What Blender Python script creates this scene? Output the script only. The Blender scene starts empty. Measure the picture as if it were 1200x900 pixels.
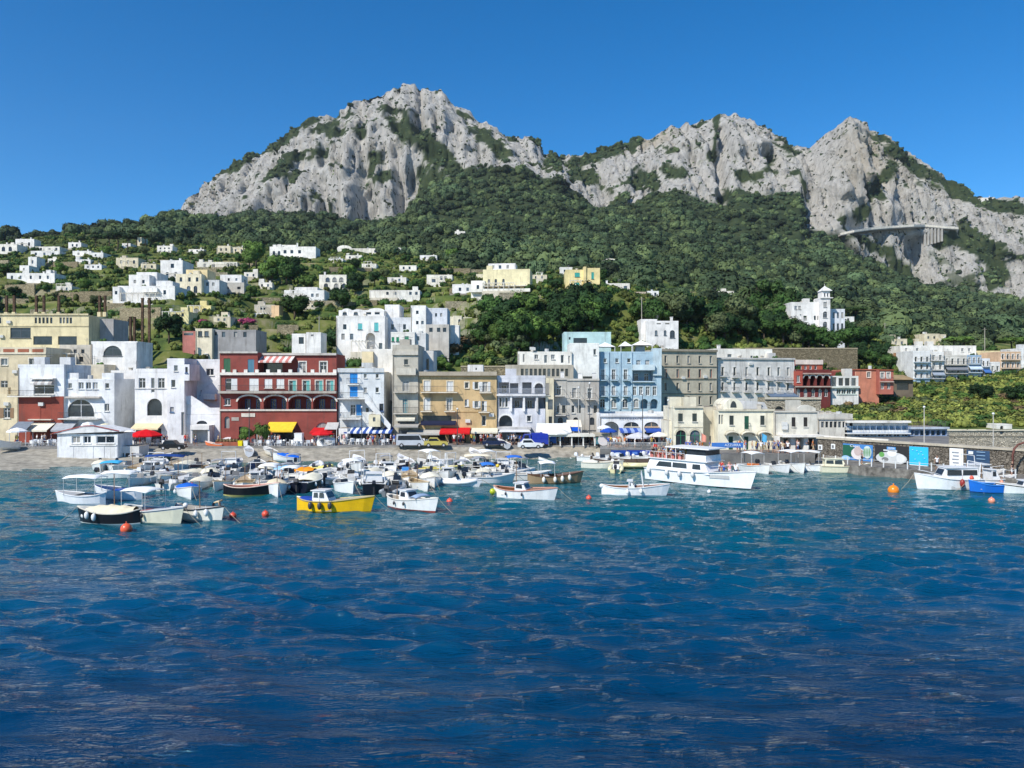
import bpy, bmesh, math, random
import numpy as np
from mathutils import Vector, Matrix
R = math.radians
random.seed(7); rng = np.random.default_rng(7)
sc = bpy.context.scene
col = sc.collection
# ------------------------------------------------------------------ camera
F = 900.0; CZ = 11.0                     # focal length in photo pixels (1200 wide), eye height in metres
cd = bpy.data.cameras.new('camera'); cam = bpy.data.objects.new('camera', cd); col.objects.link(cam)
cam.location = (0, 0, CZ); cam.rotation_euler = (R(90), 0, 0)
cd.sensor_width = 36.0; cd.lens = 36.0 * F / 1200.0
cd.clip_start = 0.5; cd.clip_end = 20000
sc.camera = cam
# ------------------------------------------------------------------ light
SUN_EL, SUN_AZ = 43.0, 40.0              # azimuth: degrees to the left of straight behind the camera
w = bpy.data.worlds.new('World'); sc.world = w; w.use_nodes = True
nt = w.node_tree; nt.nodes.clear()
sky = nt.nodes.new('ShaderNodeTexSky'); sky.sky_type = 'NISHITA'; sky.sun_disc = False
sky.sun_elevation = R(SUN_EL)
sky.sun_rotation = R(180 + SUN_AZ)
sky.altitude = 2000; sky.air_density = 1.0; sky.dust_density = 0.2; sky.ozone_density = 3.0
hs = nt.nodes.new('ShaderNodeHueSaturation'); hs.inputs['Saturation'].default_value = 1.40; hs.inputs['Value'].default_value = 1.05
bg = nt.nodes.new('ShaderNodeBackground'); bg.inputs['Strength'].default_value = 0.133
wo = nt.nodes.new('ShaderNodeOutputWorld')
nt.links.new(sky.outputs[0], hs.inputs['Color']); nt.links.new(hs.outputs[0], bg.inputs[0]); nt.links.new(bg.outputs[0], wo.inputs[0])
sl = bpy.data.lights.new('sun', 'SUN'); sl.energy = 4.6; sl.angle = R(0.53); sl.color = (1.0, 0.95, 0.87)
so = bpy.data.objects.new('sun', sl); col.objects.link(so)
sdir = Vector((-math.sin(R(SUN_AZ)) * math.cos(R(SUN_EL)), -math.cos(R(SUN_AZ)) * math.cos(R(SUN_EL)), math.sin(R(SUN_EL))))
so.rotation_euler = sdir.to_track_quat('Z', 'Y').to_euler(); so.location = (-200, -200, 400)
sc.view_settings.view_transform = 'Standard'; sc.view_settings.look = 'None'
sc.view_settings.exposure = 0.24; sc.view_settings.gamma = 1.0
sc.render.engine = 'CYCLES'
sc.cycles.max_bounces = 5; sc.cycles.diffuse_bounces = 3; sc.cycles.glossy_bounces = 3; sc.cycles.transparent_max_bounces = 6
sc.render.resolution_x = 1024; sc.render.resolution_y = 768

# ------------------------------------------------------------------ pixels to places
def X(u, Y): return (u - 600.0) / F * Y
def Zv(v, Y): return CZ + (450.0 - v) / F * Y
def Yw(v, z=0.0): return (CZ - z) * F / (v - 450.0)          # distance of a point at height z seen at row v

# ------------------------------------------------------------------ materials
MATS = {}
def lin(c): return tuple(((x / 255.0) / 12.92 if x / 255.0 <= 0.04045 else ((x / 255.0 + 0.055) / 1.055) ** 2.4) for x in c)
def mat(name, c, rough=0.75, var=0.12, scale=0.6, stretch=(1, 1, 1), metal=0.0, spec=0.35, bump=0.0, stain=0.0, rnd=0.0, coat=0.0):
    """procedural paint / plaster / cloth: colour c (linear), mottled by noise in world space, optional vertical stains"""
    key = (name,)
    if key in MATS: return MATS[key]
    m = bpy.data.materials.new(name); m.use_nodes = True
    n = m.node_tree.nodes; l = m.node_tree.links; b = n['Principled BSDF']
    b.inputs['Roughness'].default_value = rough; b.inputs['Metallic'].default_value = metal
    b.inputs['Specular IOR Level'].default_value = spec
    if coat: b.inputs['Coat Weight'].default_value = coat
    geo = n.new('ShaderNodeNewGeometry'); mp = n.new('ShaderNodeMapping'); mp.inputs['Scale'].default_value = stretch
    l.new(geo.outputs['Position'], mp.inputs[0])
    t = n.new('ShaderNodeTexNoise'); t.inputs['Scale'].default_value = scale; t.inputs['Detail'].default_value = 4; t.inputs['Roughness'].default_value = 0.65
    l.new(mp.outputs[0], t.inputs['Vector'])
    mx = n.new('ShaderNodeMix'); mx.data_type = 'RGBA'
    mx.inputs['A'].default_value = (*[max(0, x * (1 - 1.6 * var)) for x in c], 1)
    mx.inputs['B'].default_value = (*[min(1, x * (1 + var)) for x in c], 1)
    mr = n.new('ShaderNodeMapRange'); mr.inputs[1].default_value = 0.3; mr.inputs[2].default_value = 0.7
    l.new(t.outputs['Fac'], mr.inputs[0]); l.new(mr.outputs[0], mx.inputs['Factor'])
    out = mx.outputs['Result']
    if stain:
        mp2 = n.new('ShaderNodeMapping'); mp2.inputs['Scale'].default_value = (1.3, 1.3, 0.16); l.new(geo.outputs['Position'], mp2.inputs[0])
        t2 = n.new('ShaderNodeTexNoise'); t2.inputs['Scale'].default_value = 1.0; t2.inputs['Detail'].default_value = 6; t2.inputs['Roughness'].default_value = 0.7
        l.new(mp2.outputs[0], t2.inputs['Vector'])
        m2 = n.new('ShaderNodeMapRange'); m2.inputs[1].default_value = 0.52; m2.inputs[2].default_value = 0.75; m2.inputs[4].default_value = stain
        l.new(t2.outputs['Fac'], m2.inputs[0])
        mx2 = n.new('ShaderNodeMix'); mx2.data_type = 'RGBA'; l.new(m2.outputs[0], mx2.inputs['Factor']); l.new(out, mx2.inputs['A'])
        mx2.inputs['B'].default_value = (0.16 * (0.4 + c[0]), 0.145 * (0.4 + c[1]), 0.12 * (0.4 + c[2]), 1); out = mx2.outputs['Result']
    if rnd:
        oi = n.new('ShaderNodeObjectInfo'); h = n.new('ShaderNodeHueSaturation')
        r1 = n.new('ShaderNodeMapRange'); r1.inputs[3].default_value = 1 - rnd; r1.inputs[4].default_value = 1 + rnd; l.new(oi.outputs['Random'], r1.inputs[0])
        l.new(r1.outputs[0], h.inputs['Value']); l.new(out, h.inputs['Color']); out = h.outputs[0]
    l.new(out, b.inputs['Base Color'])
    if bump:
        t3 = n.new('ShaderNodeTexNoise'); t3.inputs['Scale'].default_value = 9; t3.inputs['Detail'].default_value = 5; l.new(geo.outputs['Position'], t3.inputs['Vector'])
        bp = n.new('ShaderNodeBump'); bp.inputs['Strength'].default_value = bump; bp.inputs['Distance'].default_value = 0.06
        l.new(t3.outputs['Fac'], bp.inputs['Height']); l.new(bp.outputs[0], b.inputs['Normal'])
    MATS[key] = m; return m
def plaster(c):                                        # c in sRGB 0..255 of the paint itself; chalky, sun-faded
    k_ = sum(c) / 3.0; c0 = c; f_ = (c[0] * .82 + k_ * .18, (c[1] * .82 + k_ * .18) * .985, (c[2] * .82 + k_ * .18) * .955)
    return mat('plaster_%d_%d_%d' % c, lin(f_), 0.85, 0.15, 0.42, stain=0.62, bump=0.45, spec=0.2)
def rubble(c):
    """coursed rough stone: cells of differing tone with dark joints"""
    key = ('rubble',) + c
    if key in MATS: return MATS[key]
    m = bpy.data.materials.new('rubble_%d_%d_%d' % c); m.use_nodes = True; n = m.node_tree.nodes; l = m.node_tree.links; b = n['Principled BSDF']; b.inputs['Roughness'].default_value = 0.95; b.inputs['Specular IOR Level'].default_value = 0.1
    geo = n.new('ShaderNodeNewGeometry'); mp = n.new('ShaderNodeMapping'); mp.inputs['Scale'].default_value = (2.2, 2.2, 4.0); l.new(geo.outputs['Position'], mp.inputs[0])
    v = n.new('ShaderNodeTexVoronoi'); v.inputs['Scale'].default_value = 1.3; l.new(mp.outputs[0], v.inputs['Vector']); v2 = n.new('ShaderNodeTexVoronoi'); v2.feature = 'DISTANCE_TO_EDGE'; v2.inputs['Scale'].default_value = 1.3; l.new(mp.outputs[0], v2.inputs['Vector'])
    t = n.new('ShaderNodeTexNoise'); t.inputs['Scale'].default_value = 0.5; t.inputs['Detail'].default_value = 8; l.new(mp.outputs[0], t.inputs['Vector'])
    ad = n.new('ShaderNodeMath'); l.new(v.outputs['Color'], ad.inputs[0]); l.new(t.outputs['Fac'], ad.inputs[1])
    r = n.new('ShaderNodeMapRange'); r.inputs[1].default_value = 0.4; r.inputs[2].default_value = 1.5; r.inputs[3].default_value = 0.5; r.inputs[4].default_value = 1.3; l.new(ad.outputs[0], r.inputs[0])
    j = n.new('ShaderNodeMapRange'); j.inputs[1].default_value = 0.0; j.inputs[2].default_value = 0.09; j.inputs[3].default_value = 0.35; l.new(v2.outputs['Distance'], j.inputs[0])
    mu = n.new('ShaderNodeMath'); mu.operation = 'MULTIPLY'; l.new(r.outputs[0], mu.inputs[0]); l.new(j.outputs[0], mu.inputs[1])
    vm = n.new('ShaderNodeVectorMath'); vm.operation = 'SCALE'; vm.inputs[0].default_value = lin(c); l.new(mu.outputs[0], vm.inputs['Scale']); l.new(vm.outputs[0], b.inputs['Base Color'])
    bp = n.new('ShaderNodeBump'); bp.inputs['Strength'].default_value = 1.0; bp.inputs['Distance'].default_value = 0.2; l.new(mu.outputs[0], bp.inputs['Height']); l.new(bp.outputs[0], b.inputs['Normal'])
    MATS[key] = m; return m
def paint(c, rough=0.45): return mat('paint_%d_%d_%d' % c, lin(c), rough, 0.06, 1.2)
def gel(c): return mat('gelcoat_%d_%d_%d' % c, lin(c), 0.28, 0.06, 1.5, stain=0.22, spec=0.5)
def cloth(c): return mat('cloth_%d_%d_%d' % c, lin(c), 0.95, 0.10, 2.0, spec=0.1, bump=0.3)
def foliage(name, c, rnd=0.35, var=0.35, scale=0.5): 
    return mat('foliage_' + name, c, 0.7, var, scale, spec=0.15, rnd=rnd)
GLASS = mat('window_glass', (0.025, 0.032, 0.04), 0.12, 0.4, 0.5, spec=0.6)
GLASS_PALE = mat('window_glass_pale', (0.10, 0.12, 0.14), 0.10, 0.5, 0.6, spec=0.8)
CURTAIN = mat('curtained_glass', (0.34, 0.33, 0.30), 0.35, 0.3, 1.5, stretch=(3, 3, .3), spec=0.5)
DARK = mat('dark_interior', (0.018, 0.017, 0.016), 0.9, 0.4, 0.8)

# ------------------------------------------------------------------ mesh builder
class MB:
    def __init__(s): s.v = []; s.f = []; s.mi = []
    def add(s, vs, fs, mi=0):
        o = len(s.v); s.v += [tuple(p) for p in vs]; s.f += [tuple(i + o for i in f) for f in fs]; s.mi += [mi] * len(fs); return s
    def box(s, x0, x1, y0, y1, z0, z1, mi=0):
        return s.add([(x0, y0, z0), (x1, y0, z0), (x1, y1, z0), (x0, y1, z0), (x0, y0, z1), (x1, y0, z1), (x1, y1, z1), (x0, y1, z1)],
                     [(0, 3, 2, 1), (4, 5, 6, 7), (0, 1, 5, 4), (1, 2, 6, 5), (2, 3, 7, 6), (3, 0, 4, 7)], mi)
    def prism(s, pts, y0, y1, mi=0):                     # outline pts (x, z), counter-clockwise seen from -y, extruded y0..y1
        n = len(pts)
        return s.add([(x, y0, z) for x, z in pts] + [(x, y1, z) for x, z in pts],
                     [tuple(range(n)), tuple(range(2 * n - 1, n - 1, -1))] + [((i + 1) % n, i, n + i, n + (i + 1) % n) for i in range(n)], mi)
    def flat(s, pts, z0, z1, mi=0):                      # outline pts (x, y), ccw from above, extruded z0..z1
        n = len(pts)
        return s.add([(x, y, z0) for x, y in pts] + [(x, y, z1) for x, y in pts],
                     [tuple(range(n - 1, -1, -1)), tuple(range(n, 2 * n))] + [(i, (i + 1) % n, n + (i + 1) % n, n + i) for i in range(n)], mi)
    def tube(s, pts, r, n=6, mi=0, r1=None):
        pts = [Vector(p) for p in pts]; r1 = r if r1 is None else r1; rings = []
        for i, p in enumerate(pts):
            d = (pts[min(i + 1, len(pts) - 1)] - pts[max(i - 1, 0)]).normalized()
            a = d.cross(Vector((0, 0, 1)));  a = Vector((1, 0, 0)) if a.length < 1e-3 else a.normalized()
            b = d.cross(a); rr = r + (r1 - r) * i / (len(pts) - 1)
            rings.append([p + (a * math.cos(2 * math.pi * k / n) + b * math.sin(2 * math.pi * k / n)) * rr for k in range(n)])
        vs = [q for g in rings for q in g]; fs = []
        for i in range(len(pts) - 1):
            for k in range(n): fs.append((i * n + k, (i + 1) * n + k, (i + 1) * n + (k + 1) % n, i * n + (k + 1) % n))
        fs.append(tuple(range(n))); fs.append(tuple(range(len(vs) - 1, len(vs) - n - 1, -1)))
        return s.add(vs, fs, mi)
    def ball(s, c, rx, ry=None, rz=None, n=8, m=6, mi=0):
        ry = ry or rx; rz = rz or rx; vs = [(c[0], c[1], c[2] - rz)]
        for j in range(1, m):
            a = -math.pi / 2 + math.pi * j / m
            for k in range(n): vs.append((c[0] + rx * math.cos(a) * math.cos(2 * math.pi * k / n), c[1] + ry * math.cos(a) * math.sin(2 * math.pi * k / n), c[2] + rz * math.sin(a)))
        vs.append((c[0], c[1], c[2] + rz)); fs = []
        for k in range(n): fs.append((0, 1 + (k + 1) % n, 1 + k))
        for j in range(m - 2):
            for k in range(n): fs.append((1 + j * n + k, 1 + j * n + (k + 1) % n, 1 + (j + 1) * n + (k + 1) % n, 1 + (j + 1) * n + k))
        e = len(vs) - 1; b = 1 + (m - 2) * n
        for k in range(n): fs.append((b + k, b + (k + 1) % n, e))
        return s.add(vs, fs, mi)
    def loft(s, rings, mi=0, closed=False, caps=True):   # rings of equal length
        n = len(rings[0]); vs = [p for r in rings for p in r]; fs = []
        for i in range(len(rings) - 1):
            for k in range(n if closed else n - 1): fs.append((i * n + k, i * n + (k + 1) % n, (i + 1) * n + (k + 1) % n, (i + 1) * n + k))
        if caps: fs.append(tuple(range(n - 1, -1, -1))); fs.append(tuple(range(len(vs) - n, len(vs))))
        return s.add(vs, fs, mi)
    def mesh(s, name, mats, smooth=False):
        me = bpy.data.meshes.new(name); me.from_pydata(s.v, [], s.f)
        for m in (mats if isinstance(mats, (list, tuple)) else [mats]): me.materials.append(m)
        if any(s.mi): me.polygons.foreach_set('material_index', s.mi)
        if smooth: me.polygons.foreach_set('use_smooth', [True] * len(s.f))
        me.update(); return me
    def build(s, name, mats, parent=None, smooth=False, loc=None, rz=0.0):
        return put(name, s.mesh(name, mats, smooth), parent, loc, rz)
def put(name, me, parent=None, loc=None, rz=0.0):
    o = bpy.data.objects.new(name, me); col.objects.link(o)
    if parent is not None: o.parent = parent
    if loc is not None: o.location = loc
    if rz: o.rotation_euler = (0, 0, rz)
    return o
def empty(name, loc, rz=0.0):
    o = bpy.data.objects.new(name, None); o.empty_display_size = 0.5; col.objects.link(o); o.location = loc; o.rotation_euler = (0, 0, rz); return o
def tag(o, label=None, cat=None, group=None, kind=None):
    if label: o['label'] = label
    if cat: o['category'] = cat
    if group: o['group'] = group
    if kind: o['kind'] = kind
    return o
def children(o): return KIDS.get(o.name, [c for c in o.children])
KIDS = {}
def copy_tree(o, loc, rz=0.0, scale=None, parent=None, label=None, group=None):
    c = o.copy(); col.objects.link(c)
    if parent is not None: c.parent = parent
    if loc is not None: c.location = loc; c.rotation_euler = (c.rotation_euler[0], c.rotation_euler[1], rz)
    if scale is not None: c.scale = scale
    if label: c['label'] = label
    if group: c['group'] = group
    for ch in list(o.children): copy_tree(ch, None, parent=c)
    return c

# ------------------------------------------------------------------ numpy noise
def _h(i, j, k, s):
    n = (i * 374761393 + j * 668265263 + k * 2147483647 + s * 1274126177) & 0xffffffff
    n = ((n ^ (n >> 13)) * 1274126177) & 0xffffffff
    return ((n ^ (n >> 16)) & 0xffff) / 65535.0
def vnoise(x, y, z, s=0):
    xi, yi, zi = np.floor(x).astype(np.int64), np.floor(y).astype(np.int64), np.floor(z).astype(np.int64)
    fx, fy, fz = x - xi, y - yi, z - zi
    fx, fy, fz = [f * f * f * (f * (f * 6 - 15) + 10) for f in (fx, fy, fz)]
    r = 0
    for a in (0, 1):
        for b in (0, 1):
            for c in (0, 1):
                r = r + _h(xi + a, yi + b, zi + c, s) * (fx if a else 1 - fx) * (fy if b else 1 - fy) * (fz if c else 1 - fz)
    return r * 2 - 1
def fbm(x, y, z, o=4, s=0, g=0.5):
    r = 0; a = 1.0
    for k in range(o):
        r = r + a * vnoise(x, y, z, s + k); x, y, z = x * 2.03 + 7.1, y * 2.03 + 3.3, z * 2.03 + 1.7; a *= g
    return r
# ================================================================== terrain: one height field, from the village to the peaks
US = np.array([-420, -100, 0, 100, 200, 300, 400, 500, 600, 700, 800, 900, 1000, 1100, 1200, 1620.])
LV = [  # (distance, image rows of the ground along US)
 (134, [512] * 11 + [512, 506, 503, 503, 503]),
 (141, [465, 465, 462, 458, 460, 470, 478, 478, 468, 500, 500, 503, 499, 499, 499, 499]),
 (155, [425, 425, 420, 415, 418, 425, 430, 432, 440, 486, 488, 490, 490, 488, 485, 485]),
 (175, [405, 405, 402, 396, 396, 405, 414, 414, 402, 480, 478, 476, 478, 472, 465, 460]),
 (195, [388, 388, 384, 378, 376, 384, 400, 400, 378, 400, 425, 466, 464, 456, 447, 440]),
 (215, [368, 368, 364, 356, 352, 360, 375, 380, 352, 346, 376, 400, 430, 440, 438, 430]),
 (260, [342, 342, 340, 335, 330, 336, 346, 348, 336, 338, 350, 366, 392, 402, 404, 400]),
 (340, [312, 312, 312, 312, 312, 312, 312, 314, 320, 320, 335, 352, 372, 387, 392, 390]),
 (450, [290, 290, 290, 288, 292, 290, 293, 296, 306, 306, 320, 338, 360, 380, 384, 384]),
 (600, [288, 286, 285, 279, 273, 278, 280, 272, 286, 290, 300, 318, 340, 366, 374, 376]),
 (780, [330, 320, 305, 288, 265, 262, 268, 250, 262, 266, 278, 296, 314, 352, 366, 370])]
FOOT = [(-420, 360), (0, 330), (100, 300), (170, 274), (205, 266), (250, 258), (300, 248), (350, 240), (380, 250), (400, 257), (440, 250), (475, 250), (490, 234), (510, 208), (530, 197), (560, 197),
        (580, 188), (600, 191), (615, 188), (632, 199), (655, 200), (670, 215), (700, 237), (740, 238), (790, 217), (830, 233), (852, 236), (862, 215), (900, 222), (938, 216), (946, 262), (965, 268),
        (984, 272), (1000, 298), (1045, 330), (1080, 350), (1130, 366), (1200, 362), (1300, 370), (1620, 380)]
TOP = [(-420, 400), (0, 350), (100, 300), (150, 279), (170, 272), (203, 264), (215, 240), (240, 212), (260, 200), (300, 178), (340, 152), (365, 141), (390, 137), (420, 115), (450, 103), (485, 96), (510, 105), (540, 125),
       (565, 140), (600, 157), (612, 163), (614, 158), (633, 167), (637, 177), (660, 181), (690, 178), (720, 168), (760, 158), (800, 147), (840, 136), (870, 133), (900, 148), (930, 170), (955, 168),
       (975, 152), (990, 140), (1010, 148), (1040, 165), (1070, 180), (1100, 205), (1130, 221), (1160, 229), (1200, 231), (1300, 240), (1620, 300)]
UST = 2.5; ug = np.arange(-420, 1621, UST)
Yg = np.concatenate([np.arange(134, 300, 1.8), np.arange(300, 460, 3.2), np.arange(460, 900, 7), np.arange(900, 1135, 2.3), np.arange(1140, 1700, 28)])
foot = np.interp(ug, *zip(*FOOT)) + 7.0; top = np.interp(ug, *zip(*TOP))
lev_Y = [l[0] for l in LV] + [950, 1040, 1110, 1250, 1700]
lev_v = [np.interp(ug, US, l[1]) for l in LV]
zl = [Zv(v, Y) for v, Y in zip(lev_v, lev_Y)]
zf, zt = Zv(foot, 950), Zv(top, 1110)
zl += [zf, zf + (Zv(top, 1040) - zf) * 0.80, zt, zt - 30, zt - 260]
zl = np.array(zl)
G = np.empty((len(Yg), len(ug)))
for i in range(len(ug)): G[:, i] = np.interp(Yg, lev_Y, zl[:, i])
UU, YY = np.meshgrid(ug, Yg)
XX = (UU - 600) / F * YY
# smooth the level kinks a little between 450 and 900 m
def sstep(a, b, x): t = np.clip((x - a) / (b - a), 0, 1); return t * t * (3 - 2 * t)
# terraces on the village slopes
tmask = sstep(720, 640, UU) * sstep(138, 150, YY) * sstep(430, 360, YY)
Gn = G + fbm(XX / 22, YY / 22, XX * 0, 3, 11) * 1.6 * sstep(150, 190, YY)
st = Gn / 3.6; fl = np.floor(st); Gt = (fl + sstep(0.72, 0.98, st - fl)) * 3.6
G = Gn + (Gt - Gn) * tmask * 0.85
# forest relief
G = G + fbm(XX / 90, YY / 90, XX * 0, 4, 3) * 9 * sstep(420, 600, YY) * sstep(1000, 900, YY)
# cliffs: rock mask, then buttresses, flutes and ledges pushed out along the depth
VV = 450 - (G - CZ) * F / YY
rock = sstep(948, 958, YY) * sstep(1125, 1112, YY)
thick = np.clip((foot - top)[None, :] / 30.0, 0, 1)
rock = rock * sstep(0.15, 0.5, thick)
def blob(u, v, ru, rv, rot=0.0):
    c, s_ = math.cos(R(rot)), math.sin(R(rot)); du, dv = UU - u, VV - v
    return np.exp(-(((du * c + dv * s_) / ru) ** 2 + ((-du * s_ + dv * c) / rv) ** 2))
veg = np.zeros_like(UU)
for b in [(325, 163, 60, 9, -26), (285, 190, 30, 6, -26), (385, 148, 22, 9, -25), (500, 165, 48, 14, 42), (470, 150, 25, 14, 40), (540, 200, 55, 12, 28), (505, 215, 22, 26, 10), (575, 165, 30, 10, 40), (648, 188, 14, 12, 0),
          (700, 182, 40, 8, -14), (690, 205, 20, 10, 30), (755, 207, 20, 12, 20), (722, 172, 40, 7, -14), (880, 205, 18, 9, 10), (905, 190, 10, 16, 0), (925, 175, 14, 8, 40), (1003, 252, 19, 9, -18), (1060, 185, 45, 8, 32), (1120, 222, 40, 9, 20), (1045, 195, 8, 18, 20),
          (1150, 290, 38, 16, 25), (1170, 320, 20, 22, 20), (1115, 280, 16, 12, 0), (1020, 290, 30, 8, 20), (1060, 318, 22, 8, 40), (1180, 240, 40, 8, 5), (790, 200, 18, 8, 30), (860, 228, 14, 10, 0), (840, 150, 4, 30, 4), (435, 190, 10, 20, 20), (420, 150, 12, 8, 0)]:
    veg = np.maximum(veg, blob(*b))
nb = fbm(XX / 34, YY / 34, G / 40, 4, 21); nb2 = fbm(XX / 12, YY / 12, G / 16, 3, 27)
vegm = np.clip(sstep(0.28, 0.52, veg + 0.30 * nb2) + sstep(0.62, 0.76, nb + 0.35 * nb2), 0, 1)
low = sstep(990, 1160, UU) * sstep(262, 285, VV)                       # the broken lower cliff under the road
vegm = np.maximum(vegm, low * sstep(0.02, 0.22, nb + 0.5 * nb2 - 0.05))
rk = rock * (1 - vegm)
fl1 = 1 - np.abs(fbm(XX / 60, YY / 300, G / 210, 3, 31)) * 2.0
fl2 = 1 - np.abs(fbm(XX / 19 + G / 160, YY / 200, G / 75, 3, 41)) * 2.0
led = fbm(XX / 60, YY / 60, G / 22, 3, 51)
fl3 = 1 - np.abs(fbm(XX / 8 + G / 90, YY / 200, G / 45, 2, 47)) * 2.0
disp = rock * (fl1 * 11 + fl2 * 10 + fl3 * 6 + led * 5 - 13)
# the tall buttress of the left peak and the dark cleft beside it
disp += rock * (-26 * np.exp(-((UU - 425) / 9) ** 2) * sstep(150, 200, VV) + 18 * np.exp(-((UU - 400) / 16) ** 2) * sstep(170, 215, VV) - 24 * np.exp(-((UU - 848) / 5) ** 2) * sstep(140, 160, VV)
                - 20 * np.exp(-((UU - 489) / 5) ** 2) * sstep(160, 120, VV) + 30 * np.exp(-((UU - 990) / 28) ** 2))
disp = disp * (1 - 0.92 * np.clip(np.exp(-((VV - 269) / 9) ** 2) * sstep(975, 990, UU) * sstep(1135, 1120, UU), 0, 1))
YD = YY - disp
G = G + rock * (fbm(XX / 11, YY / 11, G / 9, 3, 61) * 2.2) + sstep(1090, 1112, YY) * sstep(1140, 1120, YY) * fbm(XX / 16, XX * 0, YY / 60, 3, 71) * 5.0
nr, nc = UU.shape
vs = np.stack([XX.ravel(), YD.ravel(), G.ravel()], 1)
idx = np.arange(nr * nc).reshape(nr, nc)
quads = np.stack([idx[:-1, :-1].ravel(), idx[:-1, 1:].ravel(), idx[1:, 1:].ravel(), idx[1:, :-1].ravel()], 1)
def grid_mesh(name, vs, quads):
    me = bpy.data.meshes.new(name)
    me.vertices.add(len(vs)); me.vertices.foreach_set('co', vs.astype(np.float32).ravel())
    me.loops.add(len(quads) * 4); me.loops.foreach_set('vertex_index', quads.astype(np.int32).ravel())
    me.polygons.add(len(quads)); me.polygons.foreach_set('loop_start', np.arange(0, len(quads) * 4, 4, dtype=np.int32))
    me.polygons.foreach_set('loop_total', np.full(len(quads), 4, dtype=np.int32))
    me.polygons.foreach_set('use_smooth', np.ones(len(quads), dtype=bool))
    me.update(calc_edges=True); return me
me = grid_mesh('hillside', vs, quads)
a = me.attributes.new('rock', 'FLOAT', 'POINT'); a.data.foreach_set('value', rk.ravel().astype(np.float32))
gold = (blob(1005, 190, 30, 40) * 0.8 + blob(755, 165, 40, 6, -14)).astype(np.float32)
a = me.attributes.new('warm', 'FLOAT', 'POINT'); a.data.foreach_set('value', np.clip(gold, 0, 1).ravel())

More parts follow.
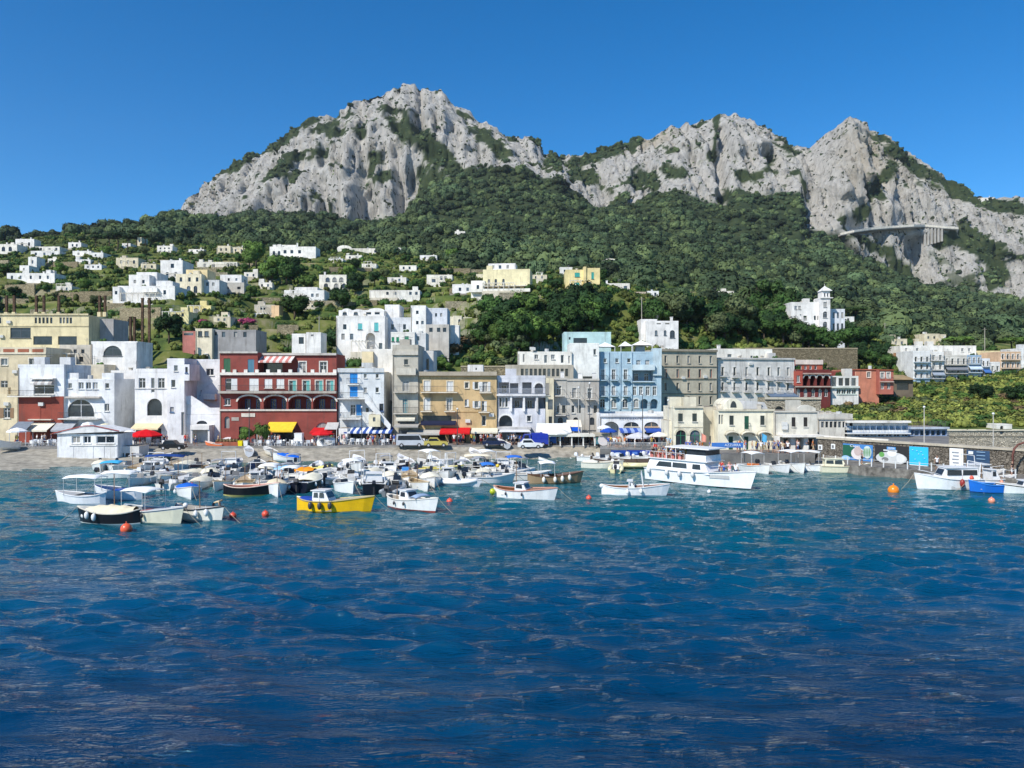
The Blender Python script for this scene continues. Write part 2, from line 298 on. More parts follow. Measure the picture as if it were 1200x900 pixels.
def terrain_mat():
    m = bpy.data.materials.new('hillside_rock_and_soil'); m.use_nodes = True
    n = m.node_tree.nodes; l = m.node_tree.links; b = n['Principled BSDF']; b.inputs['Roughness'].default_value = 0.9; b.inputs['Specular IOR Level'].default_value = 0.15
    geo = n.new('ShaderNodeNewGeometry')
    def noise(sc_, stretch, det=6, rough=0.65):
        mp = n.new('ShaderNodeMapping'); mp.inputs['Scale'].default_value = stretch; l.new(geo.outputs['Position'], mp.inputs[0])
        t = n.new('ShaderNodeTexNoise'); t.inputs['Scale'].default_value = sc_; t.inputs['Detail'].default_value = det; t.inputs['Roughness'].default_value = rough
        l.new(mp.outputs[0], t.inputs['Vector']); return t.outputs['Fac']
    def ramp(f, stops):
        r = n.new('ShaderNodeValToRGB'); e = r.color_ramp.elements
        while len(e) < len(stops): e.new(0.5)
        for k, (p, c) in enumerate(stops): e[k].position = p; e[k].color = (*c, 1)
        l.new(f, r.inputs[0]); return r.outputs[0]
    def mix(f, a_, b_):
        x = n.new('ShaderNodeMix'); x.data_type = 'RGBA'
        for k, s in (('Factor', f), ('A', a_), ('B', b_)):
            if isinstance(s, (int, float)): x.inputs[k].default_value = s
            elif isinstance(s, tuple): x.inputs[k].default_value = (*s, 1)
            else: l.new(s, x.inputs[k])
        return x.outputs['Result']
    rockc = ramp(noise(0.10, (1, 1, 0.24), 9, 0.74), [(0.29, (0.07, 0.068, 0.06)), (0.38, (0.34, 0.325, 0.29)), (0.46, (0.55, 0.528, 0.48)), (0.66, (0.70, 0.675, 0.62))])
    rf = n.new('ShaderNodeTexNoise'); rf.noise_type = 'RIDGED_MULTIFRACTAL'; rf.inputs['Scale'].default_value = 0.06; rf.inputs['Detail'].default_value = 4; rf.inputs['Roughness'].default_value = 0.55
    mpf = n.new('ShaderNodeMapping'); mpf.inputs['Scale'].default_value = (1, 1, 0.16); l.new(geo.outputs['Position'], mpf.inputs[0]); l.new(mpf.outputs[0], rf.inputs['Vector'])
    ff = n.new('ShaderNodeMapRange'); ff.inputs[1].default_value = 0.95; ff.inputs[2].default_value = 1.5; ff.inputs[4].default_value = 0.6; l.new(rf.outputs['Fac'], ff.inputs[0])
    rockc = mix(ff.outputs[0], rockc, (0.13, 0.125, 0.11))  # cavity shade of the cracks darkened into the rock colour
    at = n.new('ShaderNodeAttribute'); at.attribute_name = 'warm'
    wm = n.new('ShaderNodeMath'); wm.operation = 'MULTIPLY'; l.new(at.outputs['Fac'], wm.inputs[0]); l.new(noise(0.03, (1, 1, 0.5), 4), wm.inputs[1])
    rockc = mix(wm.outputs[0], rockc, (0.46, 0.37, 0.22))
    spk = n.new('ShaderNodeMapRange'); spk.inputs[1].default_value = 0.595; spk.inputs[2].default_value = 0.63; l.new(noise(0.13, (1, 1, 0.8), 5, 0.62), spk.inputs[0])
    rockc = mix(spk.outputs[0], rockc, (0.045, 0.06, 0.03))                     # bushes rooted in the rock
    sp = n.new('ShaderNodeSeparateXYZ'); l.new(geo.outputs['True Normal'], sp.inputs[0])
    pos = n.new('ShaderNodeSeparateXYZ'); l.new(geo.outputs['Position'], pos.inputs[0])
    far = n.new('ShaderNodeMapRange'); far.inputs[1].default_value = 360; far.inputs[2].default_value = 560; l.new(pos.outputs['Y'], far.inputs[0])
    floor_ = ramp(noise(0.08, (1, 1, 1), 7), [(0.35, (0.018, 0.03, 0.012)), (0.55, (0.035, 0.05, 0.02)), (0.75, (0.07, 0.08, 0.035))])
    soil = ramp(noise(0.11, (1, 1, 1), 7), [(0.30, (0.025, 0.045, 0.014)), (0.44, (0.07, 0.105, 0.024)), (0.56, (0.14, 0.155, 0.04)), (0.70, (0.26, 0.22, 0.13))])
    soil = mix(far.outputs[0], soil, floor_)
    sl_ = n.new('ShaderNodeMapRange'); sl_.inputs[1].default_value = 0.60; sl_.inputs[2].default_value = 0.42; l.new(sp.outputs['Z'], sl_.inputs[0])
    near = n.new('ShaderNodeMapRange'); near.inputs[1].default_value = 470; near.inputs[2].default_value = 400; l.new(pos.outputs['Y'], near.inputs[0])
    mm = n.new('ShaderNodeMath'); mm.operation = 'MULTIPLY'; l.new(sl_.outputs[0], mm.inputs[0]); l.new(near.outputs[0], mm.inputs[1])
    stone = ramp(noise(1.3, (1, 1, 2), 6), [(0.3, (0.15, 0.135, 0.10)), (0.6, (0.36, 0.325, 0.25)), (0.75, (0.46, 0.42, 0.34))])
    soil = mix(mm.outputs[0], soil, stone)
    ar = n.new('ShaderNodeAttribute'); ar.attribute_name = 'rock'
    l.new(mix(ar.outputs['Fac'], soil, rockc), b.inputs['Base Color'])
    bp = n.new('ShaderNodeBump'); bp.inputs['Strength'].default_value = 1.0; bp.inputs['Distance'].default_value = 10.0
    rg_ = n.new('ShaderNodeTexNoise'); rg_.noise_type = 'RIDGED_MULTIFRACTAL'; rg_.inputs['Scale'].default_value = 0.06; rg_.inputs['Detail'].default_value = 7; rg_.inputs['Roughness'].default_value = 0.6
    mpr = n.new('ShaderNodeMapping'); mpr.inputs['Scale'].default_value = (1, 1, 0.16); l.new(geo.outputs['Position'], mpr.inputs[0]); l.new(mpr.outputs[0], rg_.inputs['Vector'])
    sm = n.new('ShaderNodeMath'); sm.operation = 'MULTIPLY_ADD'; l.new(rg_.outputs['Fac'], sm.inputs[0]); sm.inputs[1].default_value = -0.22; l.new(noise(0.16, (1, 1, 0.4), 9, 0.75), sm.inputs[2]); l.new(sm.outputs[0], bp.inputs['Height'])
    bm_ = n.new('ShaderNodeMath'); bm_.operation = 'MULTIPLY'; l.new(ar.outputs['Fac'], bm_.inputs[0]); bm_.inputs[1].default_value = 1.0; l.new(bm_.outputs[0], bp.inputs['Strength'])
    l.new(bp.outputs[0], b.inputs['Normal'])
    return m
me.materials.append(terrain_mat())
hill = put('hillside', me); hill['kind'] = 'structure'
VD = 450 - (G - CZ) * F / YD                    # image row of each terrain vertex
def ground(u, v, ymin=136, ymax=1130):
    """the place on the terrain that a pixel's ray meets first: (X, Y, Z)"""
    i = int(round((np.clip(u, -419, 1619) + 420) / UST)); c = VD[:, i]
    k = np.where((c <= v) & (Yg >= ymin))[0]
    k = int(k[0]) if len(k) else int(np.argmin(c))
    if k > 0 and c[k - 1] > v:
        t = (c[k - 1] - v) / (c[k - 1] - c[k]); Y = YD[k - 1, i] + t * (YD[k, i] - YD[k - 1, i])
    else: Y = YD[k, i]
    return X(u, Y), Y, Zv(v, Y)
def zat(x, y):
    """terrain height under a point (nearest sample)"""
    u = 600 + F * x / max(y, 1); i = int(round((np.clip(u, -419, 1619) + 420) / UST)); return float(np.interp(y, YD[:, i] if y < 900 else Yg, G[:, i]))

# ================================================================== sea
BEACH = [(-420, 96), (0, 97), (60, 101), (150, 104.5), (300, 109), (420, 110), (560, 113), (640, 114), (690, 116)]
xs = np.concatenate([-90 - np.geomspace(1, 900, 26)[::-1], np.arange(-90, 90.1, 0.22), 90 + np.geomspace(1, 900, 26)])
ys = np.concatenate([14 - np.geomspace(0.6, 600, 24)[::-1], np.arange(14, 45, 0.14), np.arange(45, 131, 0.27)])
SX, SY = np.meshgrid(xs, ys); SZ = np.zeros_like(SX); HX = np.zeros_like(SX); HY = np.zeros_like(SX)
amp = sstep(-130, -95, SX) * sstep(130, 95, SX) * sstep(8, 14, SY) * (0.70 + 0.30 * sstep(105, 50, SY))
patch = 0.45 + 1.1 * np.clip(0.5 + 0.6 * fbm(SX / 13, SY / 9, SX * 0, 3, 81), 0, 1)      # gusts: rougher and calmer patches
for k in range(80):
    lam = math.exp(rng.uniform(math.log(0.62), math.log(4.6))); th = R(80) + rng.normal(0, 0.42); kk = 2 * math.pi / lam
    s_ = 0.031 * (1.15 if 0.8 < lam < 2.2 else 0.85); ph = kk * (SX * math.cos(th) + SY * math.sin(th)) + rng.uniform(0, 6.28); sn = np.sin(ph); cs = np.cos(ph)
    SZ += s_ / kk * sn; HX += s_ / kk * cs * math.cos(th); HY += s_ / kk * cs * math.sin(th)       # sharpened crests
SZ *= amp * patch; SX = SX + HX * amp * patch * .9; SY = SY + HY * amp * patch * .9
nr2, nc2 = SX.shape; idx = np.arange(nr2 * nc2).reshape(nr2, nc2)
q2 = np.stack([idx[:-1, :-1].ravel(), idx[:-1, 1:].ravel(), idx[1:, 1:].ravel(), idx[1:, :-1].ravel()], 1)
mw = grid_mesh('sea', np.stack([SX.ravel(), SY.ravel(), SZ.ravel()], 1), q2)
def water_mat():
    m = bpy.data.materials.new('sea_water'); m.use_nodes = True
    n = m.node_tree.nodes; l = m.node_tree.links; b = n['Principled BSDF']
    b.inputs['Roughness'].default_value = 0.03; b.inputs['IOR'].default_value = 1.40; b.inputs['Specular IOR Level'].default_value = 0.6; b.inputs['Specular Tint'].default_value = (0.84, 1.0, 0.82, 1)
    geo = n.new('ShaderNodeNewGeometry'); sp = n.new('ShaderNodeSeparateXYZ'); l.new(geo.outputs['Position'], sp.inputs[0])
    def noise(scale, stretch, det=3, rough=0.5, rot=-8):
        mp = n.new('ShaderNodeMapping'); mp.inputs['Scale'].default_value = stretch; mp.inputs['Rotation'].default_value = (0, 0, R(rot)); l.new(geo.outputs['Position'], mp.inputs[0])
        t = n.new('ShaderNodeTexNoise'); t.inputs['Scale'].default_value = scale; t.inputs['Detail'].default_value = det; t.inputs['Roughness'].default_value = rough; l.new(mp.outputs[0], t.inputs['Vector']); return t.outputs['Fac']
    def math_(op, a, c):
        x = n.new('ShaderNodeMath'); x.operation = op
        for k, s_ in ((0, a), (1, c)):
            if isinstance(s_, (int, float)): x.inputs[k].default_value = s_
            else: l.new(s_, x.inputs[k])
        return x.outputs[0]
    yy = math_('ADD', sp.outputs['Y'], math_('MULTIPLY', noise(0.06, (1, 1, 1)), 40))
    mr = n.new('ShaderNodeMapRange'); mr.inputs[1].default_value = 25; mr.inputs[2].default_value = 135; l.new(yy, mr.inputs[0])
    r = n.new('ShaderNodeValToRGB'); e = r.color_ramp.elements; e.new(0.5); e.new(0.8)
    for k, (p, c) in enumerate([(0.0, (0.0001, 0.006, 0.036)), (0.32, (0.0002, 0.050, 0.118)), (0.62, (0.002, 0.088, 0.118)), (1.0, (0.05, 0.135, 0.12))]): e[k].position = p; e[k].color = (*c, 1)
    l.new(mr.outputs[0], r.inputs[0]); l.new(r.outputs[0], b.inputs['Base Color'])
    # wind ripples gather on the wave backs in streaky patches, with smooth dark water between
    pm = n.new('ShaderNodeMapRange'); pm.inputs[1].default_value = 0.48; pm.inputs[2].default_value = 0.60; pm.inputs[3].default_value = 0.22; pm.inputs[4].default_value = 1.0; l.new(noise(0.62, (0.30, 1.25, 1), 4, 0.6), pm.inputs[0])
    rip = math_('ADD', math_('MULTIPLY', noise(4.4, (0.42, 1.3, 1), 4, 0.65), 0.22), math_('MULTIPLY', noise(9.0, (0.6, 1.3, 1), 2), 0.035))
    h = math_('ADD', math_('MULTIPLY', rip, pm.outputs[0]), math_('MULTIPLY', noise(1.6, (0.5, 1.3, 1), 2), 0.05))
    bp = n.new('ShaderNodeBump'); bp.inputs['Strength'].default_value = 1.0; bp.inputs['Distance'].default_value = 1.0; l.new(h, bp.inputs['Height']); l.new(bp.outputs[0], b.inputs['Normal'])
    return m
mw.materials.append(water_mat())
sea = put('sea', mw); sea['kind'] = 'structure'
# ================================================================== plants
def crown_mesh(name, m, blobs, nleaf, leaf, seed, core=0.78, up=0.25):
    """crown of leaf-sized faces spread over lumpy clumps (cx, cy, cz, r), with a dark-filling core inside each clump; normals point outward from clump"""
    g = np.random.default_rng(seed); V = []; Fc = []; N = []; allc = np.array([b[:3] for b in blobs]).mean(0)
    for (cx, cy, cz, r) in blobs:
        c = np.array((cx, cy, cz)); k = max(6, int(nleaf * r * r))
        d = g.normal(size=(k, 3)); d[:, 2] += 0.35; d /= np.linalg.norm(d, axis=1)[:, None]
        p = c + d * r * g.uniform(0.72, 1.12, size=(k, 1))
        t = np.cross(d, g.normal(size=(k, 3))); t /= np.linalg.norm(t, axis=1)[:, None] + 1e-9; b = np.cross(d, t)
        nn = d * 0.75 + (p - allc) / (np.linalg.norm(p - allc, axis=1)[:, None] + 1e-6) * 0.45 + g.normal(size=(k, 3)) * 0.28; nn[:, 2] += up
        nn /= np.linalg.norm(nn, axis=1)[:, None]
        tilt = g.uniform(-0.6, 0.6, size=(k, 1)); L = leaf * g.uniform(0.6, 1.3, size=(k, 1)); W = L * g.uniform(0.45, 0.8, size=(k, 1))
        b2 = b * np.cos(tilt) + d * np.sin(tilt)
        for q in (p - t * W - b2 * L * 0.5, p + t * W - b2 * L * 0.6, p + b2 * L): V.append(q)
        o = sum(len(x) for x in V[:-3]); Fc.append(np.stack([o + np.arange(k), o + k + np.arange(k), o + 2 * k + np.arange(k)], 1)); N += [nn, nn, nn]
        if core:
            mb = MB(); mb.ball((0, 0, 0), 1, n=7, m=5); cv = np.array(mb.v); cv = cv * (1 + 0.12 * g.normal(size=(len(cv), 1)))
            o = sum(len(x) for x in V); V.append(c + cv * r * core); N.append(cv / np.linalg.norm(cv, axis=1)[:, None])
            tri = []
            for f in mb.f:
                for j in range(1, len(f) - 1): tri.append((o + f[0], o + f[j], o + f[j + 1]))
            Fc.append(np.array(tri))
    V = np.concatenate(V); N = np.concatenate(N); Fc = np.concatenate(Fc)
    me = bpy.data.meshes.new(name); me.vertices.add(len(V)); me.vertices.foreach_set('co', V.astype(np.float32).ravel())
    me.loops.add(len(Fc) * 3); me.loops.foreach_set('vertex_index', Fc.astype(np.int32).ravel()); me.polygons.add(len(Fc))
    me.polygons.foreach_set('loop_start', np.arange(0, len(Fc) * 3, 3, dtype=np.int32)); me.polygons.foreach_set('loop_total', np.full(len(Fc), 3, dtype=np.int32))
    me.polygons.foreach_set('use_smooth', np.ones(len(Fc), dtype=bool)); me.update(calc_edges=True)
    me.normals_split_custom_set_from_vertices(N.tolist()); me.materials.append(m); return me
def blobset(n, rx, rz, zc, r0, r1, seed, flat=False):
    g = random.Random(seed); out = []
    for i in range(n):
        while True:
            x, y, z = g.uniform(-1, 1), g.uniform(-1, 1), g.uniform(-1, 1)
            if x * x + y * y + z * z < 1: break
        out.append((x * rx, y * rx, zc + z * rz, g.uniform(r0, r1)))
    return out
FM = {'dark': foliage('dark_green', (0.022, 0.052, 0.016)), 'mid': foliage('mid_green', (0.045, 0.095, 0.022)), 'light': foliage('light_green', (0.085, 0.15, 0.03)),
      'olive': foliage('olive_green', (0.085, 0.11, 0.045)), 'pine': foliage('pine_green', (0.04, 0.075, 0.02)), 'forest': foliage('forest', (0.058, 0.092, 0.042), 0.40, 0.5, 0.02), 'forest_light': foliage('forest_light', (0.105, 0.145, 0.056), 0.4, 0.45, 0.02), 'brush': foliage('brush', (0.125, 0.155, 0.035), 0.5),
      'bank': foliage('bank_scrub', (0.20, 0.225, 0.05), 0.5), 'palm': foliage('palm', (0.05, 0.08, 0.025)), 'pink': foliage('bougainvillea', (0.30, 0.05, 0.12)), 'dry': foliage('dry_shrub', (0.17, 0.12, 0.06))}
BARK = mat('bark', (0.085, 0.065, 0.045), 0.95, 0.3, 3.0, bump=0.8)
# ---- far forest: crown forms spread over the wooded slopes as one mass
hid = bpy.data.collections.new('plant_forms')
def form(name, me): o = bpy.data.objects.new(name, me); hid.objects.link(o); return o
for k in range(5): form('crown_form', crown_mesh('forest_crown', FM['forest' if k < 3 else 'forest_light'], blobset(7, 2.6, 1.5, 2.2, 1.5, 2.4, 100 + k), 15, 0.75, k, core=0.86))
def scatter(name, label, pts, scl, rot, coll):
    me = bpy.data.meshes.new(name); me.from_pydata(pts, [], [])
    for nm, vals in (('scl', scl), ('rot', rot)):
        a = me.attributes.new(nm, 'FLOAT', 'POINT'); a.data.foreach_set('value', np.asarray(vals, dtype=np.float32))
    o = put(name, me); tag(o, label, kind='stuff')
    ng = bpy.data.node_groups.new(name, 'GeometryNodeTree'); ng.interface.new_socket('Geometry', in_out='INPUT', socket_type='NodeSocketGeometry'); ng.interface.new_socket('Geometry', in_out='OUTPUT', socket_type='NodeSocketGeometry')
    n = ng.nodes; l = ng.links; gi = n.new('NodeGroupInput'); go = n.new('NodeGroupOutput')
    ci = n.new('GeometryNodeCollectionInfo'); ci.inputs['Collection'].default_value = coll; ci.inputs['Separate Children'].default_value = True; ci.inputs['Reset Children'].default_value = True
    ip = n.new('GeometryNodeInstanceOnPoints'); ip.inputs['Pick Instance'].default_value = True
    a1 = n.new('GeometryNodeInputNamedAttribute'); a1.data_type = 'FLOAT'; a1.inputs['Name'].default_value = 'scl'
    a2 = n.new('GeometryNodeInputNamedAttribute'); a2.data_type = 'FLOAT'; a2.inputs['Name'].default_value = 'rot'
    cx = n.new('ShaderNodeCombineXYZ'); l.new(a2.outputs['Attribute'], cx.inputs[2])
    l.new(gi.outputs[0], ip.inputs['Points']); l.new(ci.outputs[0], ip.inputs['Instance']); l.new(a1.outputs['Attribute'], ip.inputs['Scale']); l.new(cx.outputs[0], ip.inputs['Rotation']); l.new(ip.outputs[0], go.inputs[0])
    md = o.modifiers.new('spread', 'NODES'); md.node_group = ng; return o
def sample_slope(n, wt, jit=True):
    """n random places on the terrain cells, weighted by wt per cell"""
    area = (XX[:-1, 1:] - XX[:-1, :-1]) * (YD[1:, :-1] - YD[:-1, :-1]); area = np.abs(area) * wt[:-1, :-1]
    p = (area / area.sum()).ravel(); k = rng.choice(len(p), size=n, p=p); r, c = np.divmod(k, nc - 1)
    a, b = rng.random(n), rng.random(n)
    def bl(A): return A[r, c] * (1 - a) * (1 - b) + A[r, c + 1] * a * (1 - b) + A[r + 1, c] * (1 - a) * b + A[r + 1, c + 1] * a * b
    return np.stack([bl(XX), bl(YD), bl(G)], 1), bl(UU), bl(YY)
inv = sstep(-160, -60, UU) * sstep(1360, 1260, UU)
edge = np.interp(ug, [-420, 100, 170, 330, 480, 560, 640, 800, 900, 1000, 1200, 1620], [505, 500, 470, 425, 400, 350, 310, 262, 240, 235, 235, 235])[None, :]   # where the woods begin
wood = inv * sstep(0, 12, YY - edge) * sstep(1125, 1100, YY) * (1 - rk)
wood = wood * np.where(YY > 940, 1.3, 1.0)
pts, pu, py = sample_slope(19000, wood)
s = rng.choice([.5, .65, .8, .95, 1.1, 1.45], len(pts)) * rng.uniform(.9, 1.15, len(pts)) * np.where(py > 945, 0.55, 1.0) * np.where(py < 330, 0.8, 1.0)
cl_, _, cy_ = sample_slope(1500, inv * rock * (1 - vegm) * (0.15 + sstep(-.1, .5, nb2)))
pts = np.concatenate([pts, cl_]); s = np.concatenate([s * (0.75 + 0.5 * (fbm(pu / 30, py / 60, pu * 0, 3, 5) + .5)).clip(.55, 1.5), rng.uniform(.18, .5, len(cl_))])
scatter('woodland', 'dense dark green woodland covering the slope below the cliffs', [tuple(p - np.array((0, 0, 0.8))) for p in pts], s, rng.uniform(0, 6.28, len(pts)), hid)
# ---- scrub, vines and low bushes on the terraces and the green bank by the port
hid2 = bpy.data.collections.new('scrub_forms')
def form2(me): o = bpy.data.objects.new('scrub_form', me); hid2.objects.link(o)
for k in range(3): form2(crown_mesh('scrub', FM['brush'], blobset(4, 0.9, 0.3, 0.45, 0.5, 0.8, 200 + k), 34, 0.30, k, core=0.8))
form2(crown_mesh('scrub', FM['mid'], blobset(4, 0.9, 0.4, 0.5, 0.6, 0.9, 210), 34, 0.30, 9, core=0.8))
scr = inv * sstep(150, 165, YY) * sstep(0, -25, YY - edge - 20) * (1 + 3.5 * (UU > 630) * (UU < 1080) * (YY > 183))
bank = inv * sstep(960, 985, UU) * sstep(136, 139, YY) * sstep(200, 190, YY)
p1, u1, y1 = sample_slope(8000, scr); p2, u2, y2 = sample_slope(3600, bank)
ok = [k for k in range(len(p1)) if not (600 < u1[k] < 960 and y1[k] < 190)]
p1 = p1[ok]; allp = p1
scatter('hillside_scrub', 'low green scrub and vines growing on the terraces', [tuple(p) for p in allp], rng.uniform(0.5, 1.5, len(allp)), rng.uniform(0, 6.28, len(allp)), hid2)

hid3 = bpy.data.collections.new('bank_forms')
for k in range(4):
    o_ = bpy.data.objects.new('bank_form', crown_mesh('bank_scrub', FM['bank' if k < 3 else 'mid'], blobset(4, 0.9, 0.3, 0.45, 0.5, 0.8, 240 + k), 34, 0.30, k, core=0.8)); hid3.objects.link(o_)
scatter('bank_scrub', 'bright yellow green scrub covering the bank above the cove wall', [tuple(p) for p in p2], rng.uniform(0.5, 1.4, len(p2)), rng.uniform(0, 6.28, len(p2)), hid3)
# ---- single trees: each its own object with trunk and crown
def tree_proto(kind, seed):
    r = random.Random(seed); H = {'broad': 8.0, 'pine': 10.0, 'cypress': 9.0, 'bush': 3.2}[kind]
    t = MB()
    if kind == 'broad':
        bl = blobset(13, 2.9, 1.9, 5.2, 1.2, 1.9, seed); me = crown_mesh('crown', FM['dark'], bl, 42, 0.42, seed, core=0.72)
        t.tube([(0, 0, -1), (0.1, 0, 1.5), (0.0, 0.1, 3.2)], 0.34, 7, r1=0.22)
        for k in range(5): a = r.uniform(0, 6.28); t.tube([(0, 0, 2.6), (math.cos(a) * 1.0, math.sin(a) * 1.0, 4.0), (math.cos(a) * 2.0, math.sin(a) * 2.0, 5.2)], 0.15, 5, r1=0.05)
    elif kind == 'pine':
        bl = [(x * 1.0, y, 8.4 + z * 0.25, q) for x, y, z, q in blobset(16, 3.6, 2.2, 0, 0.9, 1.3, seed)]; me = crown_mesh('crown', FM['pine'], bl, 46, 0.36, seed, core=0.7, up=0.5)
        t.tube([(0, 0, -1), (0.2, 0, 3), (0.0, 0.1, 7.6)], 0.30, 7, r1=0.2)
        for k in range(6): a = r.uniform(0, 6.28); t.tube([(0, 0, 6.2), (math.cos(a) * 1.3, math.sin(a) * 1.3, 7.4), (math.cos(a) * 2.8, math.sin(a) * 2.8, 8.3)], 0.11, 5, r1=0.05)
    elif kind == 'cypress':
        bl = [(r.uniform(-.15, .15), r.uniform(-.15, .15), 0.9 + k * 0.75, 0.95 * (1 - (k / 11.0) ** 1.8) + 0.12) for k in range(11)]; me = crown_mesh('crown', FM['dark'], bl, 60, 0.30, seed, core=0.8)
        t.tube([(0, 0, -1), (0, 0, 3)], 0.16, 6, r1=0.1)
    else:
        bl = blobset(7, 1.3, 0.7, 1.1, 0.6, 1.0, seed); me = crown_mesh('crown', FM['mid'], bl, 60, 0.3, seed, core=0.72)
        t.tube([(0, 0, -0.6), (0.05, 0, 0.6), (0, 0.05, 1.3)], 0.10, 6, r1=0.05)
    return me, t.mesh('trunk', BARK, True)
TP = {k: [tree_proto(k, 300 + 17 * i + len(k)) for i in range(3)] for k in ('broad', 'pine', 'cypress', 'bush')}
TNAME = {'broad': 'broadleaf_tree', 'pine': 'umbrella_pine', 'cypress': 'cypress_tree', 'bush': 'shrub'}
def tree(kind, loc, size, label, group, tone=None, wide=1.0, n=None):
    me, tm = TP[kind][random.randrange(3) if n is None else n]
    e = empty(TNAME[kind], loc, random.uniform(0, 6.28)); e.scale = (size * wide, size * wide, size)
    c = put('crown', me, e); put('trunk', tm, e)
    if tone: c.material_slots[0].link = 'OBJECT'; c.material_slots[0].material = FM[tone]
    tag(e, label, 'shrub' if kind == 'bush' else 'tree', group); return e
HR = []                                                     # image rectangles of the houses: (u0, u1, top, base, distance)
def blocks(u, v, h, w_, y): return any(y < Yh + 3 and u + w_ > a and u - w_ < e and v > t and v - h < t + (bb - t) * .72 for a, e, t, bb, Yh in HR)
def tree_px(kind, u, vb, hpx, label, group, tone=None, wide=1.0, Y=None, avoid=False):
    """a tree whose foot stands on the terrain where row vb meets it (or at distance Y), hpx rows tall"""
    if Y is None: x, y, z = ground(u, vb)
    else: x, y, z = X(u, Y), Y, Zv(vb, Y)
    if avoid and blocks(u, vb, hpx * .9, hpx * .38 * wide, y): return None
    h = hpx * y / F; base = {'broad': 8.2, 'pine': 9.8, 'cypress': 9.0, 'bush': 2.6}[kind]
    return tree(kind, (x, y, z), h / base, label, group, tone, wide)
# ================================================================== buildings
ZP = 1.5                                                   # promenade level
WHT = (232, 233, 235); CRM = (232, 224, 196); FRW = (222, 222, 218); STONEC = (176, 168, 150)
MC = {}
def cached(key, fn):
    if key not in MC: MC[key] = fn()
    return MC[key]
def m_pane(w, h, v=0):
    return MB().box(0, w, 0, 0.04, 0, h).mesh('pane', (GLASS, GLASS_PALE, CURTAIN)[v])
pane_rnd = random.Random(77)
def m_frame(w, h, c, mull=True):
    b = MB(); t = min(0.09, w * 0.12)
    b.box(0, t, -0.03, 0, 0, h).box(w - t, w, -0.03, 0, 0, h).box(t, w - t, -0.03, 0, h - t, h).box(t, w - t, -0.03, 0, 0, t)
    if mull: b.box(w / 2 - t * .45, w / 2 + t * .45, -0.03, 0, t, h - t)
    if mull and h > 1.5: b.box(t, w / 2 - t * .45, -0.03, 0, h * .68, h * .68 + .06).box(w / 2 + t * .45, w - t, -0.03, 0, h * .68, h * .68 + .06)
    return b.mesh('frame', paint(c))
def m_shutter(w, h, c):
    b = MB(); b.box(0, 0.06, -0.05, 0, 0, h).box(w - 0.06, w, -0.05, 0, 0, h); n = max(4, int(h / 0.16)); s = h / n
    for k in range(n): b.box(0.06, w - 0.06, -0.042, -0.004, k * s + 0.01, (k + 1) * s - 0.015)
    b.box(0.06, w - 0.06, -0.004, 0, 0, h)
    return b.mesh('shutter', paint(c, 0.6))
def arch_pts(w, h, rise, n=10):                            # curved head of an opening 0..w, springing at h-rise
    return [(w / 2 - w / 2 * math.cos(math.pi * k / n), h - rise + rise * math.sin(math.pi * k / n)) for k in range(n + 1)]
def text_mesh(txt, size, m, w=None, depth=0.01):
    cu = bpy.data.curves.new('lettering', 'FONT'); cu.body = txt; cu.size = size; cu.align_x = 'CENTER'; cu.align_y = 'CENTER'; cu.extrude = depth; cu.resolution_u = 2
    o = bpy.data.objects.new('lettering', cu); col.objects.link(o)
    dg = bpy.context.evaluated_depsgraph_get(); me = bpy.data.meshes.new_from_object(o.evaluated_get(dg)); bpy.data.objects.remove(o); bpy.data.curves.remove(cu)
    if w:
        xs_ = [v.co.x for v in me.vertices]; k = w / (max(xs_) - min(xs_))
        for v in me.vertices: v.co.x *= k
    for v in me.vertices: v.co = (v.co.x, -v.co.z, v.co.y)
    me.materials.clear(); me.materials.append(m); me.update(); return me

